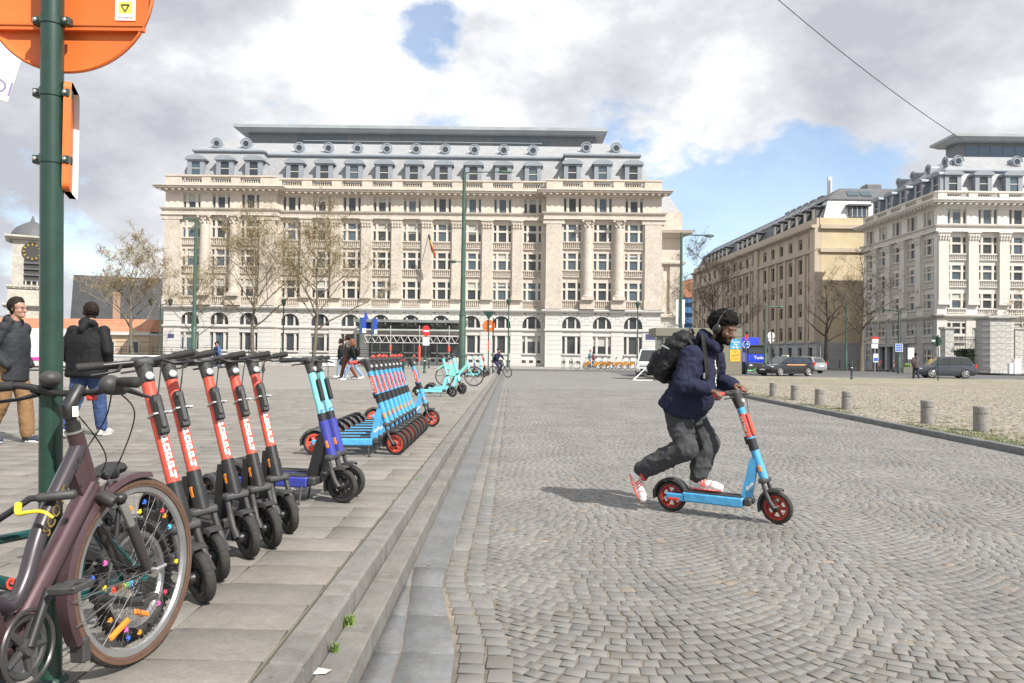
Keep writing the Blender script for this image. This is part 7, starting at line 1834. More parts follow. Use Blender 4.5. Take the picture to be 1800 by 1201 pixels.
# symbol board, stop post
p = Vector((pY(1580, 652, 63.5).x, 63.6, .14)); k = p.y/1350
t = thing('info_sign', 'square blue and white symbol board on the lamp pole before the white building', 'sign', p)
zc_ = pY(1580, 611.5, p.y).z-.14
pn = link('panel', MB().box(-.30, .30, -.14, -.12, zc_-.33, zc_+.33).mesh('panel', M_signw), t)
for r in range(3):
    for c in range(3):
        link('symbol', MB().box(-.075, .075, -.145, -.1405, -.085, .085).mesh('symbol', M_signb), pn, M=T(-.18+.18*c, 0, zc_-.2+.2*r))
link('fixing', MB().tube([(0, -.12, zc_), (0, .3, zc_)], .03, 6).mesh('fixing', M_lampg), t)
p = Vector((pY(1538, 658, 66).x, 66, .14)); t = thing('bus_stop', 'bus stop post with a red topped white flag and timetable plates', 'bus stop', p); Z = lambda v: pY(1538, v, 66).z-.14
link('pole', MB().tube([(0, 0, 0), (0, 0, Z(596))], .05, 8).mesh('pole', M_alu), t)
f_ = link('flag', MB().bbox(-.27, .27, -.06, .06, Z(604), Z(593), .02).mesh('flag', M_signw), t); link('flag_top', MB().bbox(-.28, .28, -.065, .065, Z(596.5), Z(592.5), .02).mesh('flag_top', M_signr), f_)
link('plate', MB().box(-.32, .22, -.05, .05, Z(612.5), Z(605)).mesh('plate', M_signw), t); tt_ = link('timetable', MB().box(-.15, .25, -.07, .07, Z(637), Z(622)).mesh('timetable', M_signw), t)
link('timetable_band', MB().box(-.12, .22, -.075, -.0705, Z(635), Z(629)).mesh('timetable_band', M_signb), tt_)
# far red scooters on the corner pavement
for (u, v, l, h) in ((1541, 654, 'red scooter leaning at the foot of the bus stop post', 170), (1572, 655, 'red scooter seen head-on before the dark porch of the white building', 250)):
    p = gp(u, v, .14); place(poppy, (p.x, p.y, .141), rad(h), l, 0)
# ---- bollards of stone along the island
bol = thing('stone_bollard', 'x', 'bollard', (0, 0, 0), 0, 'stone bollards along the traffic island')
link('shaft', MB().lathe([(.132, 0), (.130, .32), (.128, .332)], 28).mesh('shaft', M_stone, 30), bol)
link('cap', MB().lathe([(.120, .333), (.120, .343), (.132, .348), (.132, .455), (.122, .472), (.02, .478)], 28).mesh('cap', M_stone, 30), bol)
for i, (u, v, l) in enumerate([(1725, 759, 'nearest stone bollard on the traffic island, at the right edge'), (1631, 745, 'second nearest stone bollard on the island, left of the nearest'), (1488.5, 720, 'third stone bollard, before the wide gap in the row'), (1440.5, 713, 'fourth stone bollard of the island row'), (1397.5, 704, 'fifth stone bollard of the island row'), (1359.5, 698, 'stone bollard just right of the rider hands'), (1280, 689, 'farthest stone bollard, half hidden behind the rider sleeve')]):
    p = gp(u, v, .09); o = bol if i == 0 else copy_tree(bol); o['label'] = l; o.location = (p.x, p.y, .088); o.rotation_euler = (random.uniform(-.02, .02), random.uniform(-.02, .02), random.uniform(0, 6)); o.scale = (1, 1, (1.0, 1.02, 1.0, .98, 1.0, 1.0, 1.0)[i])
gb_ = thing('green_bollard', 'x', 'bollard', (0, 0, 0), 0, 'slim green bollards')
link('shaft', MB().lathe([(.09, 0), (.09, .1), (.065, .13), (.06, .78), (.075, .80), (.075, .86), (.06, .88)], 12).mesh('shaft', M_green_p, 40), gb_)
link('band', MB().lathe([(.064, .70), (.064, .75)], 12).mesh('band', M_signw, 40), gb_)
link('knob', MB().ell((0, 0, .93), .07, 12, 8).mesh('knob', M_green_p, 90), gb_)
for i, (u, v, z, l) in enumerate([(746, 656, .22, 'slim green bollard on the plaza left of the pale turquoise scooters'), (754, 647, .22, 'slim green bollard farther back near the scaffold posts'), (1497, 667, .08, 'slim green bollard alone at the back edge of the island'), (1476, 647, .14, 'slim green bollard at the foot of the plain pole'), (1493, 649, .14, 'slim green bollard left of the pale tree trunk')]):
    p = gp(u, v, z); o = gb_ if i == 0 else copy_tree(gb_); o['label'] = l; o.location = (p.x, p.y, z)
bs = thing('bike_stand', 'x', 'bike stand', (0, 0, 0), 0, 'grey bicycle stands before the palace')
link('hoop', MB().tube([(0, 0, 0), (0, 0, .8), (.1, 0, .9), (.3, 0, .9), (.4, 0, .8), (.4, 0, 0)], .04, 8).mesh('hoop', M_steel, 60), bs)
for i, (u, l) in enumerate([(988, 'grey bicycle stand farthest left, clear of the hire bicycles'), (1002, 'grey bicycle stand beside the leftmost hire bicycle'), (1105, 'grey bicycle stand right of the docked row'), (1119, 'grey bicycle stand next to the lantern post')]):
    p = gp(u, 649, .15); o = bs if i == 0 else copy_tree(bs); o['label'] = l; o.location = (p.x, p.y, .151); o.rotation_euler = (0, 0, rad(60))
# ---- low wall at the back of the plaza, railing, white panel
M_wall = mat('wall_concrete', (.40, .385, .36), .85, var=.1, scale=1, dirt=.2, bump=.2, bscale=20)
wl_ = thing('low_wall', 'long low pale wall with faint grey lettering at the back of the plaza', 'wall', (-22, 60, .213))
for i in range(11): link('wall_block', MB().bbox(0, 2.38, 0, .4, 0, .62, .02).mesh('wall_block', M_wall), wl_, (-13+i*2.4, 0, 0))
link('coping', MB().bbox(-13.1, 13.5, -.05, .45, .62, .74, .02).mesh('coping', M_white), wl_)
wx = pY(470, 638, 60).x+22
link('lettering', text_mesh('NI MATON', .62, mat('faint_grey', (.30, .29, .28), .9), .004), wl_, M=T(wx+.3, -.006, .32) @ RX(PI/2))
link('white_panel', MB().box(-.65, .65, -.04, -.005, .08, .56).mesh('white_panel', M_signw), wl_, M=T(pY(574, 640, 60).x+22, 0, 0))
rl = thing('railing', 'dark metal railing behind the low wall at the back of the plaza', 'railing', (-22, 62.5, .213))
for i in range(12): link('railing_post', MB().tube([(0, 0, 0), (0, 0, 1.45)], .035, 6).mesh('railing_post', M_iron), rl, (-15+i*2.6, 0, 0))
for z in (.55, .8, 1.05, 1.4): link('rail', MB().tube([(-15, 0, z), (13.6, 0, z)], .022, 6).mesh('rail', M_iron), rl)
# ---- scaffold truss before the entrance
M_galv = mat('galvanised_tube', (.48, .48, .46), .45, metal=.5)
sc_ = thing('scaffold', 'steel lattice scaffold beam on posts with red sleeves before the palace entrance', 'scaffold', (0, 72, .15))
xa, xb = pY(640, 600, 72).x, pY(806, 600, 72).x; za, zb = pY(720, 603, 72).z-.15, pY(720, 591, 72).z-.15
for z in (za, zb): link('chord', MB().tube([(xa, 0, z), (xb, 0, z)], .05, 6).mesh('chord', M_galv), sc_)
n = 26
for i in range(n): 
    x0, x1 = xa+(xb-xa)*i/n, xa+(xb-xa)*(i+1)/n; link('diagonal', MB().tube([(x0, 0, za if i % 2 else zb), (x1, 0, zb if i % 2 else za)], .03, 5).mesh('diagonal', M_galv), sc_)
for u in (686, 737, 789):
    x = pY(u, 620, 72).x; po = link('post', MB().tube([(x, 0, 0), (x, 0, zb+1.0)], .045, 6).mesh('post', M_galv), sc_)
    link('sleeve', MB().tube([(x, 0, .5 if u == 737 else 1.4), (x, 0, za-.25)], .12, 8).mesh('sleeve', M_red), po)
link('board', MB().box(xa, xb, .15, .9, zb+.05, zb+.12).mesh('board', M_wall), sc_)
# flags by the entrance
M_bflag = mat('flag_blue', (.03, .07, .42), .8, var=.1, scale=2)
for (u, vt, vb, l, wv) in ((632, 558, 640, 'blue banner flag on the leftmost pole by the entrance', .9), (653, 560, 640, 'blue banner flag on the pole nearest the scaffold', .75)):
    X = pY(u, vb, 66).x; H = pY(u, vt, 66).z-.15; t = thing('banner_flag', l, 'flag', (X, 66, .15))
    link('pole', MB().tube([(0, 0, 0), (0, 0, H)], .06, 8).mesh('pole', M_lampg), t)
    fl = link('flag', MB().box(.06, .06+wv*.5, -.02, .02, H-1.35, H-.02).mesh('flag', M_bflag), t); link('flag_foot', MB().box(.20, .06+wv*.5+.02, -.03, -.021, H-1.33, H-.95).mesh('flag_foot', M_signw), fl)
X = pY(640, 565, 76.3).x; t = thing('flag', 'folded dark blue flag hanging from the palace wall above the entrance', 'flag', (X, 76.2, pY(640, 573, 76).z))
link('pole', MB().tube([(0, 1.6, 0), (.2, -.2, 1.4)], .04, 6).mesh('pole', M_steel), t)
link('cloth', MB().loft([((.2, -.2, 1.4), (.05, 0, 0), (0, .05, 0)), ((.26, -.1, .6), (.28, 0, 0), (0, .08, 0)), ((.38, -.1, -.2), (.30, .03, 0), (0, .10, 0)), ((.55, -.1, -.5), (.12, 0, 0), (0, .05, 0))], 12).mesh('cloth', M_bflag, 60), t)
X = pY(757, 425, 77).x; t = thing('flag', 'black yellow and red striped flag hanging from a pole high on the palace front', 'flag', (X, 76.6, pY(757, 448, 77).z))
link('pole', MB().tube([(-.9, 1.0, -.6), (-.1, -.4, 2.0)], .04, 6).mesh('pole', M_steel), t)
for i, m_ in enumerate((M_iron, M_gold, mat('flag_red', (.32, .03, .03), .8))): link('stripe', MB().loft([((-.1+.10*i, -.35, 1.9-.5*i), (.08, 0, 0), (0, .06, 0)), ((.12+.14*i, -.3, .9-.35*i), (.12, 0, 0), (0, .08, 0)), ((.30+.12*i, -.3, .1-.25*i), (.09, 0, 0), (0, .06, 0))], 10).mesh('stripe', m_, 60), t)
# ---- kiosk behind the rider
M_olive = mat('olive_metal', (.17, .165, .125), .55, var=.06, scale=1)
M_lglass = mat('shelter_glass', (.13, .15, .15), .12, spec=.6)
Yk = 44.0; xk0, xk1 = pY(1152, 580, Yk).x, pY(1304, 580, Yk).x; Zk = lambda v: pY(1230, v, Yk).z
kk = thing('kiosk', 'olive grey metal kiosk with blue and yellow posters behind the rider', 'kiosk', (xk0, Yk, 0)); wk = xk1-xk0
link('fascia', MB().bbox(0, wk, 0, 2.2, Zk(592), Zk(577), .03).mesh('fascia', M_olive), kk)
for i in range(9): link('post', MB().box(.03+i*(wk-1.35)/8, .09+i*(wk-1.35)/8, .05, .15, 0, Zk(592)).mesh('post', M_olive), kk)
link('glass', MB().box(.05, wk-1.3, .18, .2, .3, Zk(592.5)).mesh('glass', M_lglass), kk)
link('poster_case', MB().bbox(wk-1.12, wk-.0, -.03, .4, .35, Zk(592.3), .02).mesh('poster_case', M_olive), kk)
x0 = pY(1283, 600, Yk).x-xk0; x1 = pY(1301, 600, Yk).x-xk0
pb1 = link('poster', MB().box(x0, x1, -.05, -.031, Zk(613), Zk(596)).mesh('poster', mat('poster_blue', (.04, .32, .62), .5)), kk)
pb2 = link('poster', MB().box(x0, x1, -.05, -.031, Zk(635), Zk(613.6)).mesh('poster', mat('poster_yellow', (.68, .40, .05), .5)), kk)
for i, w in enumerate(('Tussen', '19u', 'en 6u')): link('lettering', text_mesh(w, .17, M_signw, .001, bold=.004), pb1, M=T((x0+x1)/2, -.052, Zk(600.5)-.15*i) @ RX(PI/2))
M_brn = mat('poster_print', (.25, .12, .03), .6)
for i, (w, z, s_) in enumerate((('with', 618, .12), ('tarief', 624, .22), ('je 5 euro', 630, .11))): link('lettering', text_mesh(w, s_, M_brn, .001, bold=.002), pb2, M=T((x0+x1)/2, -.052, Zk(z)) @ RX(PI/2) @ RZ(rad(6)))
# advertising flags on the lamp right of the palace
for (u, l) in ((1190.5, 'left pale advertising banner on the lamp post behind the rider'), (1200.5, 'right pale advertising banner on the lamp post behind the rider')):
    a = pY(u, 570, 52); h = pY(u, 527, 52).z-a.z; t = tag(MB().box(-.14, .14, -.02, .02, 0, h).build('banner', M_signw), l, 'banner'); t.location = a; t.rotation_euler = (0, 0, rad(35))
# white barrier bars leaning left of the van
t = thing('barrier_frame', 'white slanting bars of a folding barrier left of the white van', 'barrier', (0, 0, 0)); 
a, b, c = gp(1114, 669, 0), pY(1150, 632, 43.5), gp(1122, 662, 0)
t.location = (a.x, a.y, 0)
link('bar', MB().tube([(0, 0, .02), b-Vector((a.x, a.y, 0))], .03, 6).mesh('bar', M_signw), t); link('bar', MB().tube([(.1, .9, .02), b-Vector((a.x-.12, a.y-.05, 0))], .03, 6).mesh('bar', M_signw), t)
link('foot', MB().tube([(-.05, 0, .02), (1.1, .2, .02)], .025, 6).mesh('foot', M_signw), t)
# ---- gate piers, iron fence and hedge at the right
M_pier = mat('pier_stone', (.50, .49, .465), .85, var=.2, scale=.8, dirt=.3, bump=.3, bscale=8)
def pier(label, u0, u1, vb, vt, Y):
    x0, x1 = pY(u0, vb, Y).x, pY(u1, vb, Y).x; H = pY((u0+u1)/2, vt, Y).z-.14; w = x1-x0
    t = thing('gate_pier', label, 'gate pier', ((x0+x1)/2, Y, .14)); n = max(4, int(H/.62)); h = (H-.8)/n; w2 = w/2
    link('plinth', MB().bbox(-w2*1.12, w2*1.12, -.12*w, w*1.06, 0, .5, .04).mesh('plinth', M_pier), t)
    m_ = MB().bbox(-w2, w2, 0, w, .006, h-.006, .025).mesh('stone_block', M_pier)
    for i in range(n): link('stone_block', m_, t, (0, 0, .5+i*h))
    z = .5+n*h; link('cap', MB().frus((-w2, w2, 0, w, z), (-w2*1.25, w2*1.25, -.12*w, w*1.12, z+.16)).box(-w2*1.25, w2*1.25, -.12*w, w*1.12, z+.161, z+.3).mesh('cap', M_pier), t)
    return t
pier('tall broad stone gate pier with a small name plate at the right edge', 1740, 1782, 656, 556, 70)
pier('small stone pier left of the tall gate pier', 1661, 1677, 655, 575, 72); pier('low stone pier joined to the left of the tall gate pier', 1722, 1738, 655, 576, 72); pier('rightmost stone pier of the gate, beyond the tall one', 1784, 1800, 655, 576, 72)
fn = thing('iron_fence', 'black iron fence with spiked tops between the stone piers', 'fence', (pY(1678, 655, 72.4).x, 72.4, .14)); wf = pY(1722, 655, 72.4).x-pY(1678, 655, 72.4).x
for i in range(17): link('bar', MB().tube([(0, 0, .1), (0, 0, 3.3)], .016, 5).tube([(0, 0, 3.3), (0, 0, 3.5)], [.035, .003], 5).mesh('bar', M_iron), fn, (i*wf/16, 0, 0))
for z in (.3, 1.6, 3.1): link('rail', MB().box(0, wf, -.02, .02, z, z+.05).mesh('rail', M_iron), fn)
M_hedge = mat('hedge_leaf', (.022, .035, .014), .8, col2=(.05, .065, .025), scale=3)
def hedge(label, x0, x1, y, h):
    mb = MB(); rn = random.Random(5); mb.box(x0+.1, x1-.1, y+.1, y+.9, 0, h-.15)
    for i in range(2600):
        f_ = rn.random(); x = rn.uniform(x0, x1)
        if f_ < .65: c = Vector((x, y+rn.uniform(-.05, .12), rn.uniform(0, h)))
        else: c = Vector((x, y+rn.uniform(0, 1), h+rn.uniform(-.15, .08)))
        a = Vector((rn.gauss(0, 1), rn.gauss(0, 1), rn.gauss(0, 1))).normalized()*.07; b_ = a.cross(Vector((rn.gauss(0, 1), rn.gauss(0, 1), 1))).normalized()*.04
        mb.add([c-a, c+b_, c+a, c-b_], [(0, 1, 2, 3)])
    return tag(mb.build('hedge', M_hedge), label, 'hedge')
h_ = hedge('dark clipped hedge behind the iron fence', 0, 3.4, 0, 2.2); h_.location = (pY(1688, 655, 74).x, 74, .14)
h_ = hedge('dark clipped hedge at the right edge behind the rightmost pier', 0, 4, 0, 2.2); h_.location = (pY(1786, 655, 74.2).x, 74.2, .14)
t = thing('utility_cabinet', 'pale grey utility cabinet beside the tall gate pier', 'cabinet', (pY(1789, 656, 67).x, 67, .14)); link('box', MB().bbox(-.3, .3, 0, .4, .05, 1.35, .02).mesh('box', M_signw), t); link('plinth', MB().box(-.32, .32, -.02, .42, 0, .05).mesh('plinth', M_steel), t); link('door', MB().bbox(-.26, .26, -.015, -.002, .12, 1.28, .004).mesh('door', M_signw), t)
t = thing('utility_cabinet', 'small white utility cabinet left of the larger pale one', 'cabinet', (pY(1778, 656, 67).x, 67, .14)); link('box', MB().bbox(-.18, .18, 0, .3, .04, .9, .02).mesh('box', M_signw), t); link('lid', MB().bbox(-.2, .2, -.02, .32, .9, .96, .01).mesh('lid', M_signw), t)
t = thing('litter_bin', 'yellow topped bin behind the bonnet of the grey hatchback', 'bin', (pY(1640, 655, 66).x, 66, .14)); link('body', MB().lathe([(.3, 0), (.34, 1.0)], 14).mesh('body', M_steel, 40), t); link('lid', MB().lathe([(.36, 1.0), (.36, 1.15), (.2, 1.22)], 14).mesh('lid', M_yel2, 40), t)
t = thing('litter_bin', 'dark green bin on the plaza behind the row of sky blue scooters', 'bin', tuple(gp(703, 655, .22))); link('body', MB().lathe([(.24, 0), (.30, .95)], 14).mesh('body', M_green_p, 40), t); link('rim', MB().torus(.30, .03, 20, 6, T(0, 0, .95)).mesh('rim', M_green_p, 90), t)
t = thing('planter', 'small planter with pale shrubs before the shaded porch', 'planter', (pY(1588, 652, 67).x, 67, .14)); link('box', MB().bbox(0, 1.2, 0, .5, 0, .5, .02).mesh('box', M_olive), t)
mb = MB(); [mb.ell((random.uniform(.1, 1.1), random.uniform(.1, .4), random.uniform(.5, .8)), random.uniform(.05, .12), 6, 5) for i in range(30)]; stuff(link('foliage', mb.mesh('foliage', M_green, None), t))
t = thing('notice_board', 'white notice panel on the pavement left of the walking pedestrian', 'notice board', (pY(1601, 652, 66).x, 66, .14)); link('panel', MB().bbox(-.28, .28, -.04, .04, 1.2, 2.2, .02).mesh('panel', M_signw), t)
for s in (-1, 1): link('leg', MB().tube([(s*.2, 0, 0), (s*.2, 0, 1.2)], .03, 6).mesh('leg', M_steel), t)
# overhead wire
w0, w1 = pY(1365, -3, 30), pY(1692, 246, 38); wn_ = 24
t = tag(MB().tube([(w1-w0)*(i/wn_)+Vector((0, 0, -.22*4*(i/wn_)*(1-i/wn_))) for i in range(wn_+1)], .016, 5).build('overhead_wire', M_iron), 'thin dark overhead wire crossing the sky at the upper right', 'wire'); t.location = w0
# scrap of paper on the step
p = gp(566, 1183, .11); t = tag(MB().add([(-.035, -.02, 0), (.02, -.026, .006), (.04, .0, .012), (.03, .022, .002), (-.02, .02, .012), (-.0, .0, .010)], [(0, 1, 5), (1, 2, 5), (2, 3, 5), (3, 4, 5), (4, 0, 5)]).build('paper_scrap', mat('paper', (.62, .60, .52), .8)), 'crumpled pale scrap of paper on the gutter step near the bottom edge', 'litter'); t.location = (p.x, p.y, .112)
# ---- cars
M_cblk = mat('car_black', (.012, .012, .013), .18, var=.1, coat=1.0); M_cgrey = mat('car_grey', (.062, .07, .088), .22, var=.08, coat=1.0, metal=.3); M_csil = mat('car_silver', (.42, .44, .45), .25, metal=.5, coat=1.0)
M_cwht = mat('car_white', (.62, .62, .61), .25, coat=1.0, var=.03); M_cglass = mat('car_glass', (.02, .024, .026), .04, spec=.8, coat=.5); M_tail = mat('tail_red', (.55, .02, .02), .2, coat=1); M_hlight = mat('head_lamp', (.62, .63, .64), .1, coat=1, metal=.3)
M_lorry = mat('lorry_blue', (.02, .05, .55), .3, coat=.6)
def car(label, paint, L=4.6, Wd=1.8, H=1.46, kind='estate', group=None, stripe=None, plate=True):
    """x forward; origin on the ground in the middle. Body lofted through stations"""
    t = thing('car', label, 'car', (0, 0, 0), 0, group); w = Wd/2; wr = .33; xf, xr = L/2-.90, -L/2+.80
    if kind == 'van': st = [(-.50, .45, 1.0, .90), (-.495, .35, H*.97, .92), (-.3, .30, H, .96), (.12, .30, H, .97), (.22, .30, H*.97, .97), (.36, .30, H*.66, .98), (.47, .32, H*.56, .94), (.5, .38, H*.48, .86)]
    low = [(-.5, .42, .62, .80), (-.49, .30, .88, .90), (-.44, .20, .94, .98), (-.2, .18, .93, 1.0), (.15, .18, .92, 1.0), (.28, .18, .90, .995), (.42, .20, .80, .95), (.485, .27, .70, .86), (.5, .36, .60, .76)]
    mb = MB(); rings = []
    for (fx_, zb_, zt_, ws) in low:
        x = fx_*L; y_ = ws*w
        rings.append([(x, -y_*.88, zb_), (x, -y_*.98, zb_+.10), (x, -y_, (zb_+zt_)*.52), (x, -y_*.975, zt_-.06), (x, -y_*.90, zt_), (x, -y_*.4, zt_+.035), (x, y_*.4, zt_+.035), (x, y_*.90, zt_), (x, y_*.975, zt_-.06), (x, y_, (zb_+zt_)*.52), (x, y_*.98, zb_+.10), (x, y_*.88, zb_)])
    def skin_(rings):
        n = len(rings[0]); vs = [p for r in rings for p in r]; fs = []
        for i in range(len(rings)-1):
            for j in range(n): j2 = (j+1) % n; fs.append((i*n+j, (i+1)*n+j, (i+1)*n+j2, i*n+j2))
        fs.append(tuple(range(n))); fs.append(tuple(range(len(rings)*n-1, (len(rings)-1)*n-1, -1))); return vs, fs
    mb.add(*skin_(rings)); bdy = link('body', mb.mesh('body', paint, 35), t)
    # greenhouse
    gh = dict(estate=[(-.475, .90, .80), (-.40, H-.12, .74), (-.30, H-.02, .72), (.0, H, .72), (.08, H-.03, .72), (.24, .92, .82)], hatch=[(-.47, .92, .78), (-.38, H-.10, .72), (-.25, H-.01, .71), (.02, H, .71), (.10, H-.05, .71), (.30, .92, .80)], van=[(-.49, .95, .9), (-.47, H-.05, .88), (-.3, H, .88), (.10, H, .88), (.2, H-.10, .88), (.36, .95, .9)])[kind]
    rg = []
    for (fx_, zt_, ws) in gh: x = fx_*L; y_ = ws*w; rg.append([(x, -w*.90 if zt_ < 1 else -w*.885, .86), (x, -y_, zt_-.02), (x, -y_*.85, zt_), (x, y_*.85, zt_), (x, y_, zt_-.02), (x, w*.90 if zt_ < 1 else w*.885, .86)])
    cab = link('cabin', MB().add(*skin_(rg)).mesh('cabin', paint, 30), bdy)
    # glass: windscreen, rear window and side windows, set on the cabin surfaces
    def pane(P, nm): link(nm, MB().add(P, [tuple(range(len(P)))]).add([Vector(p)-Vector((0, 0, .01)) for p in P], [tuple(range(len(P)-1, -1, -1))]).mesh(nm, M_cglass), cab)
    a, b = gh[-2], gh[-1]; o = .012
    ln = lambda p, q, f: p+(q-p)*f
    pane([(ln(a[0], b[0], .06)*L+o, -a[2]*w*.86, ln(a[1], b[1], .06)+o), (ln(a[0], b[0], .92)*L+o, -b[2]*w*.90, ln(a[1], b[1], .92)+o), (ln(a[0], b[0], .92)*L+o, b[2]*w*.90, ln(a[1], b[1], .92)+o), (ln(a[0], b[0], .06)*L+o, a[2]*w*.86, ln(a[1], b[1], .06)+o)], 'windscreen')
    a, b = gh[1], gh[0]
    pane([(ln(a[0], b[0], .08)*L-o, -a[2]*w*.84, ln(a[1], b[1], .08)+o), (ln(a[0], b[0], .85)*L-o, -b[2]*w*.86, ln(a[1], b[1], .85)+o), (ln(a[0], b[0], .85)*L-o, b[2]*w*.86, ln(a[1], b[1], .85)+o), (ln(a[0], b[0], .08)*L-o, a[2]*w*.84, ln(a[1], b[1], .08)+o)], 'rear_window')
    zt_ = H-.10; yt = .718*w+.020; yb_ = .885*w+.016
    cuts = [(-.43, -.235), (-.225, -.03), (-.02, .215)] if kind != 'van' else [(-.02, .25)]
    for s in (-1, 1):
        for i, (c0, c1) in enumerate(cuts):
            tl = c0+(.06 if i == 0 and kind != 'van' else 0); tr2 = c1-(.135 if c1 > .15 else 0)
            P = [(c0*L, s*yb_, .97), (c1*L, s*yb_*.995, .965), (tr2*L, s*yt, zt_-(.03 if c1 > .15 else 0)), (tl*L, s*yt, zt_)]
            link('side_window', MB().add(P+[(p[0], p[1]-s*.02, p[2]) for p in P], [(0, 1, 2, 3), (7, 6, 5, 4), (0, 4, 5, 1), (1, 5, 6, 2), (2, 6, 7, 3), (3, 7, 4, 0)]).mesh('side_window', M_cglass), cab)
        link('mirror', MB().ell((.18*L, s*(w+.08), .98), (.07, .11, .08), 10, 7).mesh('mirror', paint, 90), bdy)
        link('headlight', MB().ell((.445*L, s*w*.74, .67), (.17, .16, .07), 12, 8).mesh('headlight', M_hlight, 90), bdy)
        link('tail_light', MB().bbox(-.485*L-.03, -.485*L+.12, s*w*.82-.10, s*w*.82+.10, .74, 1.02, .03).mesh('tail_light', M_tail), bdy)
        for x in (xf, xr):
            link('wheel_arch', MB().torus(wr+.045, .035, 20, 6, T(x, s*w*.965, wr) @ RX(PI/2), 1, -.1, PI+.1).mesh('wheel_arch', M_iron, 90), bdy)
            Mx = T(x, s*(w-.115), wr) @ RX(PI/2)
            wh = link('wheel', MB().lathe([(.20, -.11), (wr-.03, -.11), (wr, -.08), (wr, .08), (wr-.03, .11), (.20, .11)], 24, Mx).mesh('wheel', M_tyre, 40), t)
            rm = MB(); rm.lathe([(.235, -.112), (.225, -.118), (.20, -.10), (.20, .10), (.225, .118), (.235, .112)], 24, Mx, cap=False); rm.lathe([(0, -.10), (.05, -.10), (.05, .10), (0, .10)], 12, Mx)
            for q in range(7):
                an = 2*PI*q/7
                for e in (-.105, .105): rm.tube([Mx @ Vector((.03*math.cos(an), .03*math.sin(an), e)), Mx @ Vector((.215*math.cos(an), .215*math.sin(an), e*.95))], [.026, .020], 5)
            link('rim', rm.mesh('rim', M_hlight if not kind == 'van' else M_steel, 40), wh); link('brake_disc', MB().lathe([(.0, -.03), (.19, -.03), (.19, .03), (0, .03)], 18, Mx).mesh('brake_disc', M_iron), wh)
        if stripe: link('side_stripe', MB().box(-.25*L, .18*L, s*w*1.0-.004, s*w*1.0+.012, .80, .88).mesh('side_stripe', stripe), bdy)
        for c in (-.03, -.23): link('door_handle', MB().bbox(c*L+.04, c*L+.20, s*w*.985-.01, s*w*.985+.025, .80, .83, .006).mesh('door_handle', paint), bdy)
        link('sill', MB().box(xr+.40, xf-.40, s*w*.93-.02, s*w*.93+.045, .17, .27).mesh('sill', M_iron), bdy)
    link('grille', MB().bbox(.485*L, .5*L+.012, -w*.52, w*.52, .36, .54, .02).mesh('grille', M_iron), bdy)
    link('lower_grille', MB().bbox(.475*L, .49*L+.035, -w*.70, w*.70, .20, .34, .02).mesh('lower_grille', M_iron), bdy)
    if plate:
        link('number_plate', MB().box(.5*L+.013, .5*L+.03, -.26, .26, .42, .53).mesh('number_plate', M_signw), bdy); link('number_plate', MB().box(-.5*L-.03, -.5*L-.005, -.26, .26, .60, .71).mesh('number_plate', M_signw), bdy)
    return t
taxi = car('black estate taxi with an orange side stripe and a roof sign on the cross street', M_cblk, 4.65, 1.8, 1.45, 'estate', stripe=mat('stripe_orange', (.62, .30, .12), .5))
p = gp(1384, 661, 0); taxi.location = (p.x, p.y+.5, .001); taxi.rotation_euler = (0, 0, rad(180+28))
ts = link('roof_sign', MB().bbox(-.08, .08, -.30, .30, 1.45, 1.56, .02).mesh('roof_sign', M_signw), taxi)
for s in (-1, 1): link('running_light', MB().tube([(2.13, s*.78, .60), (2.20, s*.64, .44), (2.24, s*.58, .36)], .025, 6).mesh('running_light', M_hlight), taxi)
hat = car('grey hatchback with red tail lights parked before the gate piers', M_cgrey, 3.95, 1.75, 1.60, 'hatch'); p = gp(1668, 665, 0); hat.location = (p.x, p.y+.6, .001); hat.rotation_euler = (0, 0, rad(180-13))
sil = car('silver estate car half hidden behind the black taxi', M_csil, 4.5, 1.78, 1.5, 'estate'); p = gp(1418, 651, 0); sil.location = (pY(1408, 645, 70).x, 70, .001); sil.rotation_euler = (0, 0, rad(118))
van = car('white van with a dark grille behind the rider backpack', M_cwht, 5.1, 1.92, 1.92, 'van'); p = gp(1166, 663, 0); van.location = (p.x-.1, p.y+2.2, .001); van.rotation_euler = (0, 0, rad(-112))
bdg = MB(); bdg.torus(.13, .015, 20, 6, T(2.58, 0, .62) @ RY(PI/2))
for k in range(3): a = rad(90+120*k); bdg.tube([(2.585, 0, .62), (2.585, .12*math.cos(a), .62+.12*math.sin(a))], .012, 5)
link('grille_badge', bdg.mesh('grille_badge', M_alu), van)
for z in (.72, .80): link('grille_bar', MB().bbox(2.50, 2.57, -.55, .55, z, z+.03, .01).mesh('grille_bar', M_alu), van)
# delivery van on the left behind the men
wv = car('white van with a pink band parked behind the two men at the left', M_cwht, 5.6, 2.0, 2.25, 'van'); p = gp(60, 652, .22); wv.location = (p.x+.6, p.y+1, .221); wv.rotation_euler = (0, 0, rad(8))
link('pink_band', MB().box(-2.4, .8, -1.03, -1.002, .55, .72).mesh('pink_band', mat('pink_vinyl', (.62, .04, .30), .5)), wv)
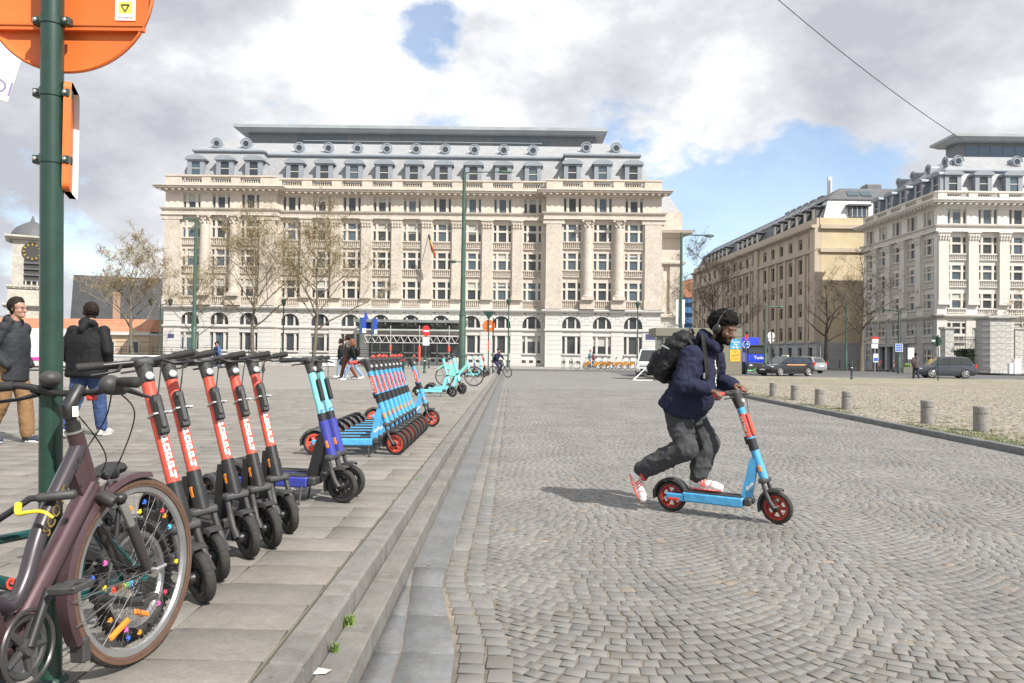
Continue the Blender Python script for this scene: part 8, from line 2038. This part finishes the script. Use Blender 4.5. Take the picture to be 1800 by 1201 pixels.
# blue lorry
Yl = 62; t = thing('lorry', 'bright blue box lorry facing the square behind the kiosk', 'lorry', (pY(1322, 650, Yl).x, Yl, 0), rad(0)); Zl = lambda v: pY(1322, v, Yl).z; wl2 = (pY(1341, 600, Yl).x-pY(1304, 600, Yl).x)/2
link('cargo_box', MB().bbox(-wl2, wl2, .9, 7, .9, Zl(593), .04).mesh('cargo_box', M_lorry), t)
cb_ = link('cab', MB().bbox(-wl2*.80, wl2*1.05, -.9, .85, .55, Zl(608), .10).mesh('cab', M_lorry), t)
link('windscreen', MB().bbox(-wl2*.70, wl2*.95, -.93, -.86, Zl(622.5), Zl(609.5), .03).mesh('windscreen', M_cglass), cb_)
link('sun_visor', MB().bbox(-wl2*.75, wl2*1.0, -1.1, -.88, Zl(609.5), Zl(606.5), .03).mesh('sun_visor', M_iron), cb_)
link('bumper', MB().bbox(-wl2*.82, wl2*1.07, -1.02, -.85, .45, .95, .05).mesh('bumper', M_plast), cb_)
link('lettering', text_mesh('Tenko', .34, M_signw, .004, bold=.008), cb_, M=T(.3, -.912, Zl(629)) @ RX(PI/2))
for s in (-1, 1):
    link('headlight', MB().ell((s*wl2*.68+.15, -1.02, .72), (.16, .05, .09), 10, 6).mesh('headlight', M_hlight), cb_); link('mirror', MB().bbox(s*wl2*1.05-.1, s*wl2*1.05+.1, -.95, -.75, Zl(620), Zl(611), .03).mesh('mirror', M_iron), cb_)
    for y_ in (0, 5.2): wh = link('wheel', MB().lathe([(.25, -.15), (.48, -.15), (.5, -.1), (.5, .1), (.48, .15), (.25, .15)], 20, T(s*wl2*.78, y_, .5) @ RY(PI/2)).mesh('wheel', M_tyre, 40), t); link('rim', MB().lathe([(0, -.12), (.25, -.14), (.25, .14), (0, .12)], 16, T(s*wl2*.78, y_, .5) @ RY(PI/2)).mesh('rim', M_steel), wh)
# ---- bare trees
M_bark = mat('grey_bark', (.16, .14, .105), .9, var=.25, scale=3, dirt=.3, bump=.5, bscale=12)
M_barkd = mat('dark_bark', (.05, .042, .035), .9, var=.25, scale=3, dirt=.3, bump=.5, bscale=12)
M_twig = mat('twig', (.27, .215, .13), .9, var=.25, scale=1); M_twigd = mat('dark_twig', (.075, .055, .045), .9, var=.25, scale=1)
M_bud = mat('spring_bud', (.33, .26, .12), .8, col2=(.42, .345, .18), scale=1.5)
def bare_tree(label, pos, H, spread, seed, bark=M_bark, twig=M_twig, buds=True, r0=.19, fork=.33, dens=1.0, group='bare trees around the square'):
    rn = random.Random(seed); t = thing('bare_tree', label, 'tree', pos, 0, group)
    limbs = MB(); tw = MB(); bd = MB(); tips = []
    def grow(p, d, L, r, lev, mbx):
        pts = [p]; rs = [r]; q = p.copy(); dd = d.copy(); n = 4
        for i in range(n):
            dd = (dd+Vector((rn.gauss(0, .13), rn.gauss(0, .13), rn.gauss(.03, .08)))).normalized(); q = q+dd*(L/n); pts.append(q.copy()); rs.append(r*(1-.62*(i+1)/n))
        (limbs if r > .035 else tw).tube(pts, rs, 8 if r > .06 else 5 if r > .02 else 3, cap=False)
        if lev <= 0:
            tips.append(pts); return
        kids = int(rn.choice((3, 4, 4, 5))*dens+.5)
        for k in range(kids):
            f_ = rn.uniform(.35, 1.0) if lev > 1 else rn.uniform(.15, 1.0); i = min(n-1, int(f_*n)); c = pts[i].lerp(pts[i+1], f_*n-i)
            az = rn.uniform(0, 2*PI); side = Vector((math.cos(az), math.sin(az), 0)); nd = (dd*rn.uniform(.5, .95)+side*rn.uniform(.45, .95)*spread+Vector((0, 0, .22))).normalized()
            grow(c, nd, L*rn.uniform(.52, .78), max(.006, rs[i]*rn.uniform(.45, .65)), lev-1, mbx)
    tp = [Vector((0, 0, 0))]; q = Vector((0, 0, 0)); n = 8
    for i in range(n): q = q+Vector((rn.gauss(0, .07), rn.gauss(0, .07), H*.78/n)); tp.append(q.copy())
    rs = [r0*1.25]+[r0*(1-.85*i/n) for i in range(1, n+1)]
    limbs.tube(tp, rs, 12, cap=False)
    for k in range(int(13*dens)):
        f_ = fork+(1-fork)*k/(13*dens)*.95+rn.uniform(-.02, .02); i = min(n-1, int(f_*n)); c = tp[i].lerp(tp[i+1], f_*n-i); az = k*2.4+rn.uniform(-.4, .4)
        el_ = rn.uniform(.25, .75)+.5*f_; d = Vector((math.cos(az)*spread, math.sin(az)*spread, el_)).normalized()
        grow(c, d, H*(.43-.22*f_)*rn.uniform(.8, 1.15), r0*(.50-.30*f_), 3, None)
    grow(tp[-1], Vector((0, 0, 1)), H*.22, r0*.2, 3, None)
    tips_ = tips if len(tips) < 2600 else rn.sample(tips, 2600)
    for pts in tips_:
        for k in range(6):
            c = pts[rn.randrange(1, 5)]; d = Vector((rn.gauss(0, 1), rn.gauss(0, 1), rn.gauss(.2, .8))).normalized(); L = rn.uniform(.2, .62); e = c+d*L; m_ = c.lerp(e, .5)+Vector((rn.gauss(0, .03), rn.gauss(0, .03), 0))
            s_ = d.cross(Vector((0, 0, 1))); s_ = (s_.normalized() if s_.length > .1 else Vector((1, 0, 0)))*.011
            u_ = d.cross(s_).normalized()*.011
            tw.add([c-s_, c+s_, m_+u_, e], [(0, 1, 3), (1, 2, 3), (2, 0, 3)])
            if buds:
                for b_ in range(1 if rn.random() < .6 else 2):
                    z = c.lerp(e, rn.choice((.55, .8, 1.0))); a = Vector((rn.gauss(0, 1), rn.gauss(0, 1), rn.gauss(0, 1))).normalized()*.034; g = a.cross(Vector((rn.gauss(0, 1), 1, rn.gauss(0, 1)))).normalized()*.018
                    bd.add([z-a, z+g, z+a, z-g], [(0, 1, 2, 3)])
    link('trunk', limbs.mesh('trunk', bark, 60), t); stuff(link('crown', tw.mesh('crown', twig), t))
    if buds: stuff(link('buds', bd.mesh('buds', M_bud), t))
    return t
bare_tree('bare tree with spring buds before the left wing of the palace, third from the left', (pY(443, 620, 66).x, 66, .15), 12.2, 1.0, 3)
bare_tree('bare tree with spring buds standing rightmost before the palace', (pY(551, 620, 65).x, 65, .15), 12.6, .95, 8)
bare_tree('bare tree before the far church roof, leftmost of all the trees', (pY(230, 620, 68).x, 68, .15), 10.2, 1.0, 14)
bare_tree('slender bare tree in front of the left end of the palace', (pY(338, 620, 70).x, 70, .15), 9.0, .85, 23, r0=.13, dens=.8)
bare_tree('bare brown tree before the far end of the tan building', (pY(1252, 640, 82).x, 82, .0), 12.5, 1.0, 31, M_barkd, M_twigd, False, .18, .25)
bare_tree('dark pollarded tree with few heavy limbs before the tan building', (pY(1453, 645, 80).x, 80, .14), 8.8, 1.05, 44, M_barkd, M_twigd, False, .27, .42, .62)
bare_tree('pale trunked bare tree between tan building and white building', (pY(1513, 647, 76).x, 76, .14), 11.0, 1.0, 52, M_bark, M_twigd, False, .26, .34, .8)
bare_tree('thin bare tree at the right edge behind the gate piers', (pY(1797, 650, 75.5).x, 75.5, .14), 7.0, .7, 61, M_bark, M_twig, True, .10, .4, .6)
# people by the far street, only heads and shoulders show above the taxi
M_hiv = mat('hi_vis', (.30, .55, .08), .8)
for (u, v, l, c) in ((1362, 648, 'person in a dark jacket behind the bonnet of the black taxi', {}), (1378, 648, 'person in a green cap behind the roof of the black taxi', dict(hair=M_hiv, hstyle='hat', jacket=M_hiv))):
    walker(l, u, v, rad(160), c, z=.0, vox=.03, s=1.0)
t = thing('wheelie_bin', 'dark blue bin behind the silver car', 'bin', (pY(1436, 648, 74).x, 74, .14)); link('body', MB().frus((-.3, .3, -.3, .3, 0), (-.36, .36, -.38, .38, 1.0)).mesh('body', M_bflag), t); link('lid', MB().ell((0, 0, 1.02), (.38, .40, .2), 14, 8).mesh('lid', M_bflag, 90), t)
